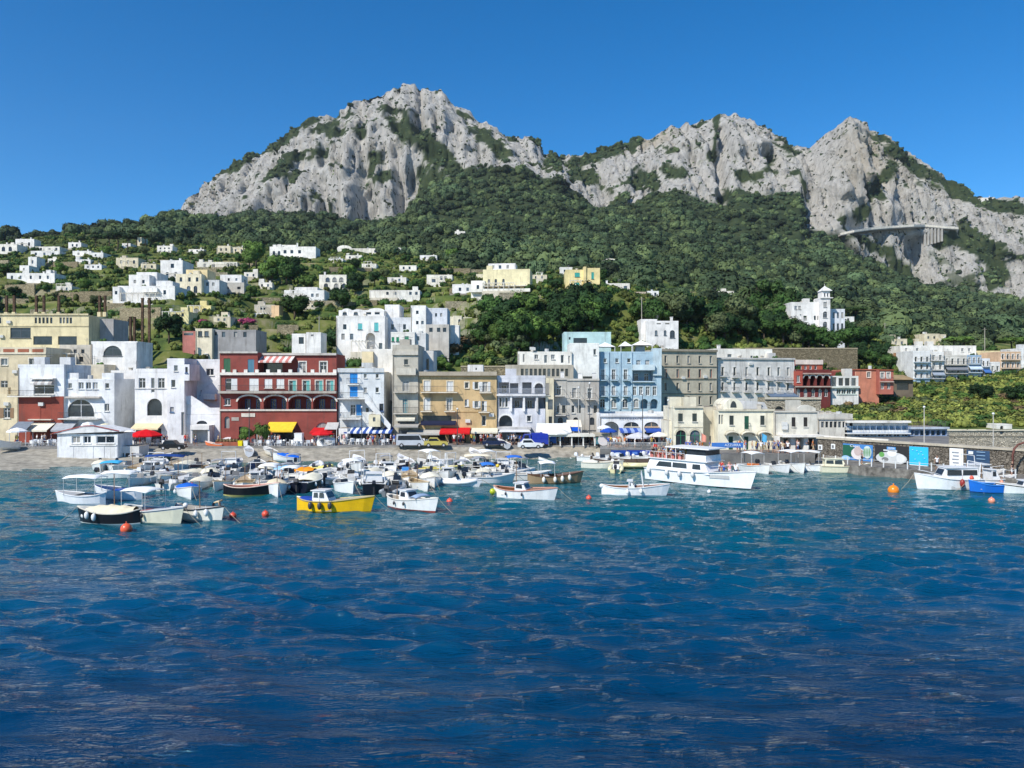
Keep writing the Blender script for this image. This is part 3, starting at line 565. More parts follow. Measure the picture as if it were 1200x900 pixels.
class Bld:
    def __init__(s, name, label, u0, u1, vt, vb, Y, dep, c, yaw=0.0, drop=0.0, cat='building', group=None, join=None, part='wing', parapet=0.0, pc=None, roof=(150, 140, 125), zb=None, wm=None):
        s.wm = wm
        s.u0, s.u1, s.Y, s.dep, s.c, s.yaw = u0, u1, Y, dep, c, R(yaw)
        s.o = Vector((X(u0, Y), Y, 0)); s.zb = (Zv(vb, Y) if zb is None else zb) - drop; s.o.z = s.zb
        s.W = s.x(u1); s.H = s.z(vt); s.op = []; s.join = join; s.part = part; s.parapet = parapet; s.pc = pc or c; s.roofc = roof
        if join is None:
            s.root = empty(name, s.o, s.yaw); tag(s.root, label, cat, group); s.off = Vector((0, 0, 0)); s.rz = 0.0
        else:
            s.root = join.root; ro = join.base; s.off = Matrix.Rotation(-ro.yaw, 3, 'Z') @ (s.o - ro.o); s.rz = s.yaw - ro.yaw
        s.base = s if join is None else join.base; s.clutter = join is None and cat in ('building', 'house')
        if join is None and Y > 136: HR.append((u0, u1, vt, vb, Y))
    def x(s, u):
        k = (u - 600) / F; c, n = math.cos(s.yaw), math.sin(s.yaw); return (k * s.Y - s.o.x) / (c - k * n)
    def z(s, v, u=None):
        Yd = s.Y + (0 if u is None else s.x(u) * math.sin(s.yaw)); return Zv(v, Yd) - s.zb
    def add(s, name, me, parent=None, loc=(0, 0, 0), rz=0.0):
        if parent is None:
            v = Vector(loc); v.rotate(Matrix.Rotation(s.rz, 3, 'Z').to_euler()); return put(name, me, s.root, s.off + v, s.rz + rz)
        return put(name, me, parent, loc, rz)
    def box(s, name, c, x0, x1, y0, y1, z0, z1, m=None): return s.add(name, MB().box(x0, x1, y0, y1, z0, z1).mesh(name, m or plaster(c)))
    # openings -----------------------------------------------------------------
    def win(s, us, vt, vb, w, st='w', fr=FRW, sh=None, trim=None, rim=None, rec=0.22, sill=True):
        us = us if isinstance(us, (list, tuple)) else [us]
        z1, z0 = s.z(vt, us[0]), s.z(vb, us[0])
        for u in us:
            x0, x1 = s.x(u - w / 2), s.x(u + w / 2); s.op.append([x0, x1, max(z0, 0.02), min(z1, s.H - 0.05), st, fr, sh, trim, rim, rec, sill])
        return s
    def band(s, v0, v1, proj, c, name='cornice', u0=None, u1=None, m=None):
        x0 = 0 if u0 is None else s.x(u0); x1 = s.W if u1 is None else s.x(u1)
        e = 0.03 if u0 is None else 0; s.add(name, MB().box(x0 - e, x1 + e, -proj, -0.003, s.z(v1), s.z(v0)).mesh(name, m or plaster(c))); return s
    def balc(s, u0, u1, v, dep=0.9, c=(205, 202, 195), rail='bar', rc=(60, 62, 64), h=0.95, th=0.16):
        x0, x1 = s.x(u0), s.x(u1); z = s.z(v, u0)
        b = s.add('balcony', MB().box(0, x1 - x0, -dep, -0.004, -th, 0).mesh('balcony', plaster(c)), None, (x0, 0, z))
        r = MB(); w = x1 - x0
        if rail == 'bar':
            r.box(0, w, -dep + .02, -dep + .06, h - .05, h).box(0, .04, -dep + .06, -.01, h - .05, h).box(w - .04, w, -dep + .06, -.01, h - .05, h).box(0, w, -dep + .02, -dep + .06, .08, .11)
            n = max(2, int(w / 0.22))
            for k in range(n + 1): xx = k * (w - .03) / n; r.box(xx, xx + .025, -dep + .03, -dep + .055, .0, h - .05)
            s.add('railing', r.mesh('railing', paint(rc, 0.5)), b)
        elif rail == 'wall':
            r.box(0, w, -dep, -dep + .12, 0.002, h).box(0, .12, -dep + .12, -.01, 0.002, h).box(w - .12, w, -dep + .12, -.01, 0.002, h)
            s.add('railing', r.mesh('railing', plaster(rc)), b)
        return s
    def awn(s, u0, u1, vt, vb, proj, c, stripe=None, val=0.25, name='awning'):
        x0, x1 = s.x(u0), s.x(u1); zt = s.z(vt); zb = Zv(vb, s.Y - proj) - s.zb + val
        b = MB(); n = max(1, int((x1 - x0) / 0.5)) if stripe else 1
        for k in range(n):
            a, e = x0 + (x1 - x0) * k / n, x0 + (x1 - x0) * (k + 1) / n; mi = k % 2 if stripe else 0
            b.add([(a, -.01, zt), (e, -.01, zt), (e, -proj, zb), (a, -proj, zb), (a, -.01, zt - .04), (e, -.01, zt - .04), (e, -proj, zb - .04), (a, -proj, zb - .04)],
                  [(0, 3, 2, 1), (4, 5, 6, 7), (0, 1, 5, 4), (1, 2, 6, 5), (2, 3, 7, 6), (3, 0, 4, 7)], mi)
            b.box(a, e, -proj - .012, -proj - .002, zb - val, zb - .045, mi)
        o = s.add(name, b.mesh(name, [cloth(c)] + ([cloth(stripe)] if stripe else [])))
        pass
        xx = 0
        for xx in (x0 + .1, x1 - .1): s.add("awning_arm", MB().tube([(xx, -.02, zt - .5), (xx, -proj + .05, zb - .06)], 0.025, 5).mesh("awning_arm", paint((150, 150, 150))), o)
        return s
    # finish ----------------------------------------------------------------------
    def fin(s):
        W, H, D = s.W, s.H, s.dep; b = MB(); Hb = H - s.parapet
        zs = sorted({0.0, Hb} | {z for o in s.op for z in o[2:4] if 0 < z < Hb})
        for z0, z1 in zip(zs[:-1], zs[1:]):
            zm = (z0 + z1) / 2; ho = sorted((max(o[0], 0), min(o[1], W)) for o in s.op if o[2] < zm < o[3]); x = 0.0
            for a, e in ho:
                if a > x + 1e-4: b.add([(x, 0, z0), (a, 0, z0), (a, 0, z1), (x, 0, z1)], [(0, 1, 2, 3)])
                x = max(x, e)
            if x < W - 1e-4: b.add([(x, 0, z0), (W, 0, z0), (W, 0, z1), (x, 0, z1)], [(0, 1, 2, 3)])
        b.add([(0, 0, 0), (W, 0, 0), (W, D, 0), (0, D, 0), (0, 0, Hb), (W, 0, Hb), (W, D, Hb), (0, D, Hb)], [(1, 2, 6, 5), (2, 3, 7, 6), (3, 0, 4, 7)])
        for o in s.op:
            x0, x1, z0, z1, st, fr, sh, trim, rim, rec, sill = o
            d = rec if 'l' not in st else 2.2
            b.add([(x0, 0, z0), (x1, 0, z0), (x1, 0, z1), (x0, 0, z1), (x0, d, z0), (x1, d, z0), (x1, d, z1), (x0, d, z1)],
                  [(0, 4, 5, 1), (3, 2, 6, 7), (0, 3, 7, 4), (1, 5, 6, 2)] + ([(4, 7, 6, 5)] if 'l' in st else []))
            w, h = x1 - x0, z1 - z0
            if 'a' in st:
                rise = min(w / 2, h * 0.95) if 'f' not in st else w * 0.25; pts = arch_pts(w, h, rise); n = len(pts)
                for half in (0, 1):                               # spandrels fill the corners above the curve
                    pp = pts[: n // 2 + 1] if half == 0 else pts[n // 2:]
                    corner = (0, h) if half == 0 else (w, h); poly = [corner] + pp
                    for j in range(1, len(poly) - 1):
                        t = [poly[0], poly[j], poly[j + 1]]
                        b.add([(x0 + p[0], 0, z0 + p[1]) for p in t], [(0, 1, 2)])
                for j in range(n - 1):
                    p, q = pts[j], pts[j + 1]; b.add([(x0 + p[0], 0, z0 + p[1]), (x0 + q[0], 0, z0 + q[1]), (x0 + q[0], d, z0 + q[1]), (x0 + p[0], d, z0 + p[1])], [(3, 2, 1, 0)])
                if rim:
                    t = 0.28; out = [(w / 2 + (p[0] - w / 2) * (1 + 2 * t / w), h - rise + (p[1] - h + rise) * (1 + t / rise)) for p in pts]; rb = MB()
                    rb.loft([[(x0 + p[0], -.06, z0 + p[1]), (x0 + q[0], -.06, z0 + q[1]), (x0 + q[0], -.002, z0 + q[1]), (x0 + p[0], -.002, z0 + p[1])] for p, q in zip(pts, out)], closed=True)
                    s.add('arch_trim', rb.mesh('arch_trim', plaster(rim)))
            if 'l' in st:
                if w > 1.6:
                    k = 2 if w > 3 else 1
                    for j in range(k):
                        dw = 0.9; xx = x0 + w * (j + 0.5) / k - dw / 2; hh = min(h * 0.75, 2.2)
                        dr = s.add('door', cached(('pane', dw, round(hh, 1)), lambda: m_pane(dw, hh)), None, (xx, 2.14, z0 + 0.01)); s.add('frame', cached(('fr', dw, round(hh, 1), sh or fr), lambda: m_frame(dw, hh, sh or fr)), dr)
                continue
            kind = 'door' if 'd' in st else 'window'; wr, hr = round(w, 2), round(h, 2)
            pv_ = 0 if w > 2.4 else pane_rnd.choices((0, 1, 2), (6, 3, 2))[0]
            p = s.add(kind, cached(('pane', wr, hr, pv_), lambda: m_pane(wr, hr, pv_)), None, (x0, rec - .04, z0))
            if 'p' not in st and 'c' not in st: s.add('frame', cached(('fr', wr, hr, fr), lambda: m_frame(wr, hr, fr, w > 0.7)), p)
            if 'c' in st:
                for j in (0, 1): s.add('shutter', cached(('sh', round(wr / 2 - .015, 3), hr, sh), lambda: m_shutter(wr / 2 - .015, hr, sh)), p, (j * (wr / 2 + .015), -0.08, 0))
            if 'o' in st:
                for j in (0, 1): s.add('shutter', cached(('sh', round(wr / 2, 3), hr, sh), lambda: m_shutter(wr / 2, hr, sh)), p, (-wr / 2 - .02 if j == 0 else wr + .02, -rec + .035, 0))
            if 'h' in st: s.add('shutter', cached(('sh', round(wr / 2 - .015, 3), hr, sh), lambda: m_shutter(wr / 2 - .015, hr, sh)), p, (wr / 2 + .015, -0.08, 0))
            if sill and kind == 'window' and 'p' not in st:
                s.add('sill', cached(('sill', wr, trim or fr), lambda: MB().box(-.08, wr + .08, -.16, -.001, -.09, 0).mesh('sill', plaster(trim or fr))), p, (0, -rec + .04, 0))
            if trim:
                t = 0.16; tb = MB().box(-t, 0, -.05, -.003, 0, h).box(w, w + t, -.05, -.003, 0, h).box(-t, w + t, -.05, -.003, h, h + t)
                s.add('surround', cached(('tr', wr, hr, trim), lambda: tb.mesh('surround', plaster(trim))), p, (0, -rec + .04, 0))
        wl = s.add('wall' if s.join is None else s.part, b.mesh('wall', s.wm or plaster(s.c)))
        t = 0.24
        if s.parapet:
            q = MB(); q.box(-.02, W + .02, -.02, t, Hb, H).box(-.02, W + .02, D - t, D + .02, Hb, H).box(-.02, t, t, D - t, Hb, H).box(W - t, W + .02, t, D - t, Hb, H)
            s.add('parapet', q.mesh('parapet', plaster(s.pc)))
        rr2 = random.Random(int(s.u0 * 7 + s.Y))
        if s.clutter and s.Y < 175 and W > 3:
            for px_ in [.12] + ([W * .5 + rr2.uniform(-1, 1)] if W > 7 else []): 
                if not any(o[0] - .15 < px_ < o[1] + .15 for o in s.op): s.add('drainpipe', MB().box(px_ - .05, px_ + .05, -.1, -.004, .1, Hb - .2).mesh('drainpipe', paint((150, 140, 125))))
            for k in range(int(W / 3)):
                px_, pz_ = rr2.uniform(.5, W - 1), rr2.uniform(2.8, max(3, Hb - 1))
                if not any(o[0] - 1.0 < px_ < o[1] + .2 and o[2] - .8 < pz_ < o[3] + .2 for o in s.op): s.add('air_conditioner', cached('ac', lambda: MB().box(0, .8, -.35, -.004, 0, .55).box(.1, .5, -.365, -.352, .08, .48).mesh('air_conditioner', paint((205, 205, 200)))), None, (px_, 0, pz_))
        if s.clutter and W > 3.5 and D > 4:
            for k in range(rr2.randint(1, 2 + int(W / 4))):
                kk = rr2.choice(('water_tank', 'antenna', 'vent_stack', 'roof_planter', 'roof_hutch')); px_, py_ = rr2.uniform(.6, W - 1.2), rr2.uniform(1.0, min(D - 1, 4.0)); q = MB(); zr = Hb
                if kk == 'water_tank': q.tube([(0, 0, 0), (0, 0, .9)], .42, 8); m_ = gel((200, 200, 196))
                elif kk == 'antenna': q.tube([(0, 0, 0), (0, 0, 2.2)], .03, 4).box(-.5, .5, -.02, .02, 1.9, 1.95).box(-.35, .35, -.02, .02, 1.6, 1.65); m_ = paint((120, 120, 120))
                elif kk == 'vent_stack': q.box(-.25, .25, -.25, .25, 0, .8).box(-.33, .33, -.33, .33, .802, .9); m_ = plaster((214, 208, 196))
                elif kk == 'roof_planter': q.box(-.7, .7, -.2, .2, 0, .4).ball((-.35, 0, .55), .3).ball((.3, 0, .6), .36); m_ = FM['mid']
                else: q.box(-.9, .9, -.7, .7, 0, 1.6); m_ = plaster(tuple(int(x * .96) for x in s.c))
                s.add(kk, q.mesh(kk, m_), None, (px_, py_, zr + .013))
        s.add('roof', MB().box(0.01, W - 0.01, 0.01, D - 0.01, Hb - 0.15, Hb + 0.012).mesh('roof', plaster(s.roofc)))
        return s
    def wing(s, u0, u1, vt, vb, dY, dep, c=None, yaw=None, part='wing', **k):
        return Bld('wing', None, u0, u1, vt, vb, s.Y + dY, dep, c or s.c, math.degrees(s.yaw) if yaw is None else yaw, join=s, part=part, **k)
    def chimney(s, u, vt, w=0.6, y=2.0):
        x = s.x(u); zt = s.z(vt); z0 = s.H - s.parapet; s.add('chimney', MB().box(x - w / 2, x + w / 2, y, y + w, z0 - .1, zt).box(x - w / 2 - .08, x + w / 2 + .08, y - .08, y + w + .08, zt + .002, zt + .1).mesh('chimney', plaster(WHT))); return s
# ================================================================== the waterfront row (image rows and columns of the photograph give the places)
DG = (120, 118, 112)
def B(label, *a, name='harbour_house', **k): return Bld(name, label, *a, **k)
def jut(b, us, v, dep=0.9, **k):
    for (a, e) in us: b.balc(a, e, v, dep, **k)
    return b
# --- far left
b = B('beige house with terracotta balustrade panels behind the red and white shop house', -40, 54, 407, 512, 134, 10, (205, 192, 160), parapet=1.1, pc=(214, 204, 178))
b.win([5, 38], 420, 428, 8, 'w', trim=(225, 218, 200)).win([5, 38], 446, 458, 8, 'd')
b.band(413, 415, 0.15, (220, 212, 190))
for k in range(5): b.box('balustrade_panel', (168, 96, 70), b.x(-30 + 17 * k), b.x(-30 + 17 * k + 13), -0.06, -0.025, b.H - 0.85, b.H - 0.3)
b.fin()
b = B('cream seaside shop with stair wall beside the red and white house', -40, 20, 462, 519, 127, 6, (222, 208, 172), zb=ZP, parapet=0.5); b.win([8], 478, 490, 8, 'o', sh=(150, 120, 90)).win([-12], 478, 490, 8, 'w').fin()
b = B('narrow house with white upper floor and weathered red lower floor', 21, 75, 427, 519, 125, 8, (222, 228, 236), zb=ZP, parapet=0.35)
b.win([51.5], 451, 462, 24, 'w').band(443, 444.5, 0.9, (235, 235, 235), 'bay_hood', 38, 66); b.awn(39, 64, 443, 451, 0.9, (205, 205, 200), (170, 165, 160))
b.wing(21, 74.5, 464.5, 519, -0.06, 0.05, (156, 72, 58), part='red_facade', zb=ZP).win([54], 471, 491, 13, 'd', fr=(230, 230, 225)).win([53], 502, 519, 24, 'd', fr=(90, 80, 70)).fin()
b.balc(13, 64, 464, 1.0, (225, 222, 215)); b.balc(36, 63, 491, 0.8, (215, 205, 190), rail='none'); b.awn(31, 66, 495, 506, 2.6, (226, 220, 200)); b.fin()
b = B('white house with triple arched window and two corner turrets', 74.6, 134, 444, 519, 125.5, 8, (226, 231, 238), zb=ZP, parapet=0.3)
b.wing(76, 92, 437, 444.5, 0.15, 3, part='turret').fin(); b.wing(119.5, 134, 437, 444.5, 0.15, 3, part='turret').fin()
b.win([82, 125.5], 449, 455, 4.5, 'w').win([95, 103.5, 111.5], 448, 456, 6, 'w', fr=(210, 215, 220)).win([94.5], 468, 489, 32, 'a', fr=(232, 232, 232), rim=(236, 238, 240)).win([125], 473, 482, 5.5, 'w').balc(73, 119, 490, 1.3, (232, 232, 232)).band(464.5, 466.5, 0.7, (190, 185, 178), 'hood', 79, 119)
b.win([82, 104], 500, 519, 16, 'd', fr=(110, 105, 100)); b.awn(69, 92, 493, 506, 2.4, (165, 168, 172)); b.fin()
b = B('plain white house in the shaded alley between two white houses', 130, 162, 434, 519, 133, 8, (222, 224, 226), zb=ZP, parapet=0.4); b.win([143], 447, 453, 5, 'w').win([139, 146], 462, 472, 5, 'w').win([152], 500, 519, 14, 'ad', fr=(70, 65, 60)); b.fin()
b = B('white house with large arched blue window and cream awning', 158, 196, 432, 519, 125, 9, (230, 233, 238), zb=ZP, parapet=0.6)
b.win([166.5, 189], 443, 455, 8, 'w').win([179], 443, 460, 4, 'd').win([181], 467, 487, 17.5, 'ap', rec=0.35).band(454.5, 456, 0.1, (214, 216, 220)).win([165, 183], 502, 519, 12, 'd', fr=(90, 88, 85)); b.awn(159, 191, 496, 504, 1.8, (224, 205, 165)); b.fin()
b = B('white stepped house with stair tower and sloping parapet wall', 195.9, 216, 420, 519, 124.2, 9, (228, 231, 238), zb=ZP, parapet=0.25)
b.win([206], 428, 435, 4.5, 'w').win([203], 445, 454, 5, 'w').win([201.5], 477, 483, 4.5, 'w', fr=(70, 110, 160)).win([214], 483, 510, 3.4, 'dp', rec=0.3)
q = b.wing(216, 222, 427, 446, 0, 4, part='oriel'); q.win([218.5], 430, 437, 3, 'w', fr=(60, 100, 160)).fin()
q = b.wing(216, 258, 421, 519, 5, 8, part='rear_wing', zb=ZP, parapet=0.3); q.win([238], 457, 463, 6, 'w', fr=(60, 80, 120)).win([246], 432, 440, 9, 'w').fin(); q.balc(243, 256, 468, 1.6, (200, 150, 120), rail='wall', rc=WHT)
q = b.wing(216, 258, 486, 519, 0.8, 4, part='front_wing', zb=ZP); q.win([219], 469, 474, 7, 'w').win([236.5], 493, 497, 13, 'ap').fin()
sp = MB(); sp.prism([(b.x(216), b.z(486.05)), (b.x(258), b.z(486.05)), (b.x(258), b.z(478)), (b.x(243), b.z(478)), (b.x(222), b.z(464)), (b.x(216), b.z(464))], 0.85, 1.15); b.add('sloping_parapet', sp.mesh('sloping_parapet', plaster((228, 231, 238))))
sp = MB(); sp.prism([(b.x(219), b.z(474)), (b.x(258), b.z(486)), (b.x(258), b.z(440)), (b.x(247), b.z(440)), (b.x(224), b.z(456))], 4.4, 4.7); b.add('stair_wall', sp.mesh('stair_wall', plaster((222, 226, 234))))
b.box('porch', (232, 232, 232), b.x(227), b.x(249), -1.4, 0.78, b.z(503), b.z(498)); b.box('porch_side', (228, 228, 230), b.x(227), b.x(229), -1.2, 0.78, 0, b.z(503.1)); b.box('porch_side', (228, 228, 230), b.x(247), b.x(249), -1.2, 0.78, 0, b.z(503.1)); b.fin()
# --- the red house
RED = (154, 72, 64)
b = B('large red waterfront house with a white rimmed arcade and green shutters', 257.5, 394.5, 437.5, 519, 124, 10, RED, zb=ZP, name='red_house')
b.win([271], 443.5, 457.5, 14, 'hd', sh=(228, 228, 225), fr=(228, 228, 225)).win([297.5], 443.5, 458, 11, 'c', sh=(230, 230, 226)).win([314.5, 328.5], 444, 455, 9, 'c', sh=(226, 226, 222)).win([343, 359, 374, 387], 446, 459, 8, 'h', sh=(110, 185, 178), fr=(225, 225, 222), trim=(214, 205, 195))
b.win([291.8, 322.5, 351.5, 380.5], 464, 480, 26.5, 'laf', rim=(226, 222, 214), sh=(70, 110, 165)).win([266.5], 467, 475, 7, 'w')
b.win([266], 488, 502, 6, 'ap', rec=0.3).win([284], 500, 519, 8, 'd', fr=(40, 50, 45)).win([306], 501, 519, 14, 'd', fr=(60, 45, 40)).win([332], 503, 519, 26, 'dp').win([378], 495, 519, 16, 'ad', fr=(150, 150, 150))
b.band(479.6, 481.6, 0.22, (214, 208, 200)).band(458.2, 461, 0.75, (178, 172, 164), 'balcony_slab').band(436.6, 439.6, 0.35, (224, 220, 214)).band(462, 478, 0.08, RED, 'pilaster', 307, 309).band(462, 478, 0.08, RED, 'pilaster', 336.5, 338).band(462, 478, 0.08, RED, 'pilaster', 365.3, 367)
r = MB()
for k in range(90): xx = b.W * k / 90; r.box(xx, xx + .03, -.72, -.69, b.z(458.15), b.z(458.15) + .9)
r.box(0, b.W, -.73, -.68, b.z(458.15) + .9, b.z(458.15) + .95); b.add('railing', r.mesh('railing', paint((70, 60, 58))))
t = b.wing(257.5, 302, 413, 437.6, 0.3, 8, part='upper_floor', roof=(140, 135, 128)); t.win([266], 420, 436, 8, 'c', sh=(60, 105, 75)).win([294], 421, 436.5, 7.5, 'c', sh=(85, 130, 150)).band(411.8, 414, 0.3, (190, 188, 184)).fin()
t = b.wing(302.2, 394.3, 415, 437.6, 2.6, 6.5, part='upper_floor', roof=(140, 135, 128)); t.win([320], 423, 437, 22, 'p').win([354.5, 379], 424, 437.3, 8, 'd', trim=(232, 232, 228)).band(413.8, 416.4, 0.35, (196, 192, 188)); t.awn(306, 346, 417, 425, 2.2, (226, 214, 206), (200, 130, 120)); t.fin()
r = MB(); zt_ = b.z(437.5) 
for k in range(11): xx = 0.3 + (b.W - .9) * k / 10.0; r.box(xx, xx + .55, 0.02, .4, zt_, zt_ + .62)
b.add('terrace_planter', r.mesh('terrace_planter', plaster((228, 226, 222))))
b.box('sign_board', (226, 218, 206), b.x(283), b.x(299), -.09, -.004, b.z(488.5), b.z(484.3)); b.box('wall_plaque', (176, 168, 160), b.x(271.5), b.x(280), -.07, -.004, b.z(493), b.z(489))
b.awn(315.5, 348, 494.5, 506.5, 2.6, (240, 196, 60)); b.awn(368, 393, 501, 508.5, 2.8, (200, 40, 44)); b.fin()
# --- pale blue stair house
b = B('pale blue house with bright blue shutters and an outside stair', 396, 450, 436, 519, 124.5, 9, (214, 222, 230), zb=ZP, parapet=0.02)
b.win([414.5], 437.5, 449, 9, 'c', sh=(40, 140, 215)).win([414.5], 453, 465, 9, 'c', sh=(40, 140, 215)).win([413.5], 474, 487, 6, 'd').win([420.5], 474, 487, 6, 'c', sh=(60, 145, 210)).win([428, 442], 438, 443, 3.5, 'w').win([428, 442], 454, 460, 4, 'w').win([447], 473, 482, 5, 'w', fr=(60, 90, 140)).win([430.5, 438], 478, 483, 3.4, 'p')
b.band(431.5, 436.3, 0.25, (206, 214, 222), 'terrace_parapet'); b.balc(407, 421.5, 450, 0.7, (225, 228, 230)); b.balc(398, 430, 466.5, 1.7, (222, 224, 224)); b.balc(400, 424, 490, 1.5, (222, 224, 224)); b.win([424], 502, 519, 44, 'dp')
st = MB()
for k in range(13):
    x0 = b.x(430 + k * 2.2); z1 = b.z(467.5 + k * 2.5); st.box(x0, x0 + 0.32, -1.6, -.25, max(0, z1 - 0.5), z1)
b.add('stair', st.mesh('stair', plaster((224, 226, 226))))
st = MB(); st.prism([(b.x(430), b.z(471)), (b.x(459), b.z(504)), (b.x(460), b.z(497)), (b.x(430), b.z(461))], -1.78, -1.62); b.add('stair_parapet', st.mesh('stair_parapet', plaster((222, 226, 230))))
q = b.wing(432, 445.5, 486, 500, -2.4, 2.3, (226, 218, 186), part='porch'); q.win([438.5], 489, 494, 3, 'p').fin()
q = b.wing(397, 407, 502, 519, -3.0, 2.9, (232, 232, 232), part='kiosk', zb=ZP); q.win([402], 509, 515, 5, 'p').fin()
b.awn(407.5, 462, 500.5, 508, 3.0, (60, 90, 160), (225, 228, 232)); b.fin()
b = B('white and cream block behind the grey tower house', 424, 461, 409, 470, 131, 7, (234, 234, 230), parapet=0.3); b.wing(424, 437, 412, 432, -0.8, 0.8, (226, 210, 168)).fin(); b.win([453], 436, 448, 6, 'p'); b.fin()
b = B('tall grey beige tower house with stacked balconies', 460, 490, 404, 519, 124.2, 9, (188, 184, 172), zb=ZP, parapet=0.6)
b.band(411, 416, 0.3, (196, 192, 182)).win([476], 421, 427.5, 5, 'w', fr=(170, 166, 156)).win([475.5], 446, 458.5, 7.5, 'd', fr=(205, 205, 200)).win([474.7], 468, 483.5, 5.5, 'd', fr=(60, 150, 160)).win([476], 489, 500, 20, 'p').win([475], 503, 519, 16, 'dp')
b.balc(465, 488, 438.5, 0.9, (196, 190, 176), rail='wall', rc=(200, 196, 184)); b.balc(462, 489, 459, 1.0, (198, 194, 184)); b.balc(462, 489.5, 484, 1.0, (198, 194, 184)); b.awn(465, 487, 487, 493.5, 1.2, (205, 200, 182)); b.awn(464, 492, 496, 501, 2.4, (172, 168, 160)); b.fin()
b = B('small grey white annex with roof terrace behind the tower house', 489, 508, 411, 436.5, 131, 6, (216, 217, 218), parapet=0.4); b.win([501], 420, 434, 4, 'd'); b.fin()
# --- ochre house
b = B('ochre yellow house with white shutters and long balcony', 490.3, 582, 440.3, 519, 124.4, 9, (206, 176, 126), zb=ZP, roof=(150, 145, 140))
OS = (222, 222, 218)
b.win([500.5], 446, 458.5, 7, 'cd', sh=OS, trim=(226, 214, 190)).win([527.5], 447, 459, 7, 'cd', sh=OS, trim=(226, 214, 190)).win([547], 448, 455, 4.5, 'w', trim=(226, 214, 190)).win([558.5], 447.5, 456, 4.5, 'o', sh=OS).win([568.5], 447.5, 459, 6, 'o', sh=OS)
b.win([500.5], 467, 481, 7, 'cd', sh=OS, trim=(226, 214, 190)).win([526.5], 467, 481, 6, 'd', trim=(226, 214, 190)).win([547], 468, 476, 4.5, 'h', sh=OS).win([558.5], 470, 478, 4.5, 'o', sh=OS).win([567.5], 470, 482, 6, 'h', sh=OS).win([567], 487, 499, 5, 'd')
b.band(435.5, 440.2, 0.55, (176, 166, 148)).band(482.5, 483.3, 0.06, (190, 150, 92), 'string_course', 536, 560)
b.balc(494, 536.5, 459.3, 1.1, (222, 214, 196)); jut(b, [(493.5, 507), (521, 534)], 481.5, 1.0, c=(222, 214, 196)); jut(b, [(562, 576)], 459.6, 0.9, c=(222, 214, 196)); jut(b, [(561, 574)], 482.5, 0.9, c=(222, 214, 196))
b.win([512], 487, 498, 34, 'p').win([512, 536, 566], 503, 519, 20, 'dp'); b.awn(493.5, 534.5, 493, 498.5, 1.0, (40, 44, 66)); b.awn(479, 498, 503, 510, 2.6, (178, 174, 164)); b.awn(498.2, 516.6, 503, 510, 2.6, (186, 182, 172)); b.awn(516.8, 551.5, 501, 509, 2.9, (206, 36, 40)); b.awn(553, 583.5, 501.5, 508, 2.8, (224, 218, 196))
b.wing(548, 566, 427.5, 435.6, 2, 4, (226, 226, 226), part='roof_hut').win([558], 431, 433.5, 1.6, 'p').fin(); b.fin()
# --- periwinkle house
b = B('pale periwinkle house with recessed loggias and a big ground arch', 582.3, 639, 440, 519, 124.8, 9, (205, 209, 222), zb=ZP, parapet=0.5)
b.win([590.5], 448, 461, 12, 'l').win([602.5], 449, 461, 10, 'l').win([617.5], 448, 462, 11, 'l').win([631.5], 449, 462, 10, 'la', rim=(226, 228, 232))
b.win([586.4, 590, 593.6], 466, 477, 3.0, 'w').win([606], 466, 478.5, 13, 'l').win([621], 466, 479, 12, 'l').win([634.5], 466, 479, 9, 'l')
for k in (597.8, 613, 628.3): b.band(464, 482, 0.45, (226, 228, 232), 'buttress', k, k + 2.2)
b.band(461.8, 464, 0.7, (214, 216, 222), 'balcony_slab').win([592.5], 486.5, 500, 15.5, 'ap', rim=(224, 226, 230), rec=0.9).win([620], 487, 494, 5, 'w', trim=(228, 228, 230)).band(500, 503, 1.2, (205, 205, 208), 'shop_fascia', 583, 622).win([592, 612], 504, 519, 15, 'dp')
r = MB()
for k in range(60): xx = b.W * k / 60; r.box(xx, xx + .03, -.66, -.63, b.z(461.8), b.z(461.8) + .85)
r.box(0, b.W, -.67, -.62, b.z(461.8) + .85, b.z(461.8) + .9); b.add('railing', r.mesh('railing', paint((190, 192, 196))))
q = b.wing(639.2, 649, 443, 519, 0.1, 8, (224, 214, 184), part='cream_strip', zb=ZP); q.win([641.8], 449, 463, 4, 'c', sh=(150, 146, 138)).win([645], 468, 480, 6, 'p').win([645, 618], 488, 496, 4, 'p').fin(); b.fin()
# --- three grey houses
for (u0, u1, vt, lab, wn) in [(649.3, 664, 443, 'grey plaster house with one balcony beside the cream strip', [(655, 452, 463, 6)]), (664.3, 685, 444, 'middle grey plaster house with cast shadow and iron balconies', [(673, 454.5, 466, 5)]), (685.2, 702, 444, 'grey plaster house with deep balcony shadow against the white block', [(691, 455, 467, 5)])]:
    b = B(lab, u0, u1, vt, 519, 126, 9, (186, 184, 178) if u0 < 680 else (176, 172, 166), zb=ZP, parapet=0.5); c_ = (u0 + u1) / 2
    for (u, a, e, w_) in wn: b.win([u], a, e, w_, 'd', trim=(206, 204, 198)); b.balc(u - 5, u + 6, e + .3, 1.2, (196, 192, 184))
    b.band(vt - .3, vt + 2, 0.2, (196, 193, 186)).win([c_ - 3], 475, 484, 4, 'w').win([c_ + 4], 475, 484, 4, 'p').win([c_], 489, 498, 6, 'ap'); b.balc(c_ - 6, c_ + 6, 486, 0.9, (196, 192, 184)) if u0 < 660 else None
    b.win([c_], 504, 519, 10, 'dp'); b.chimney(u1 - 4, vt - 7).fin()
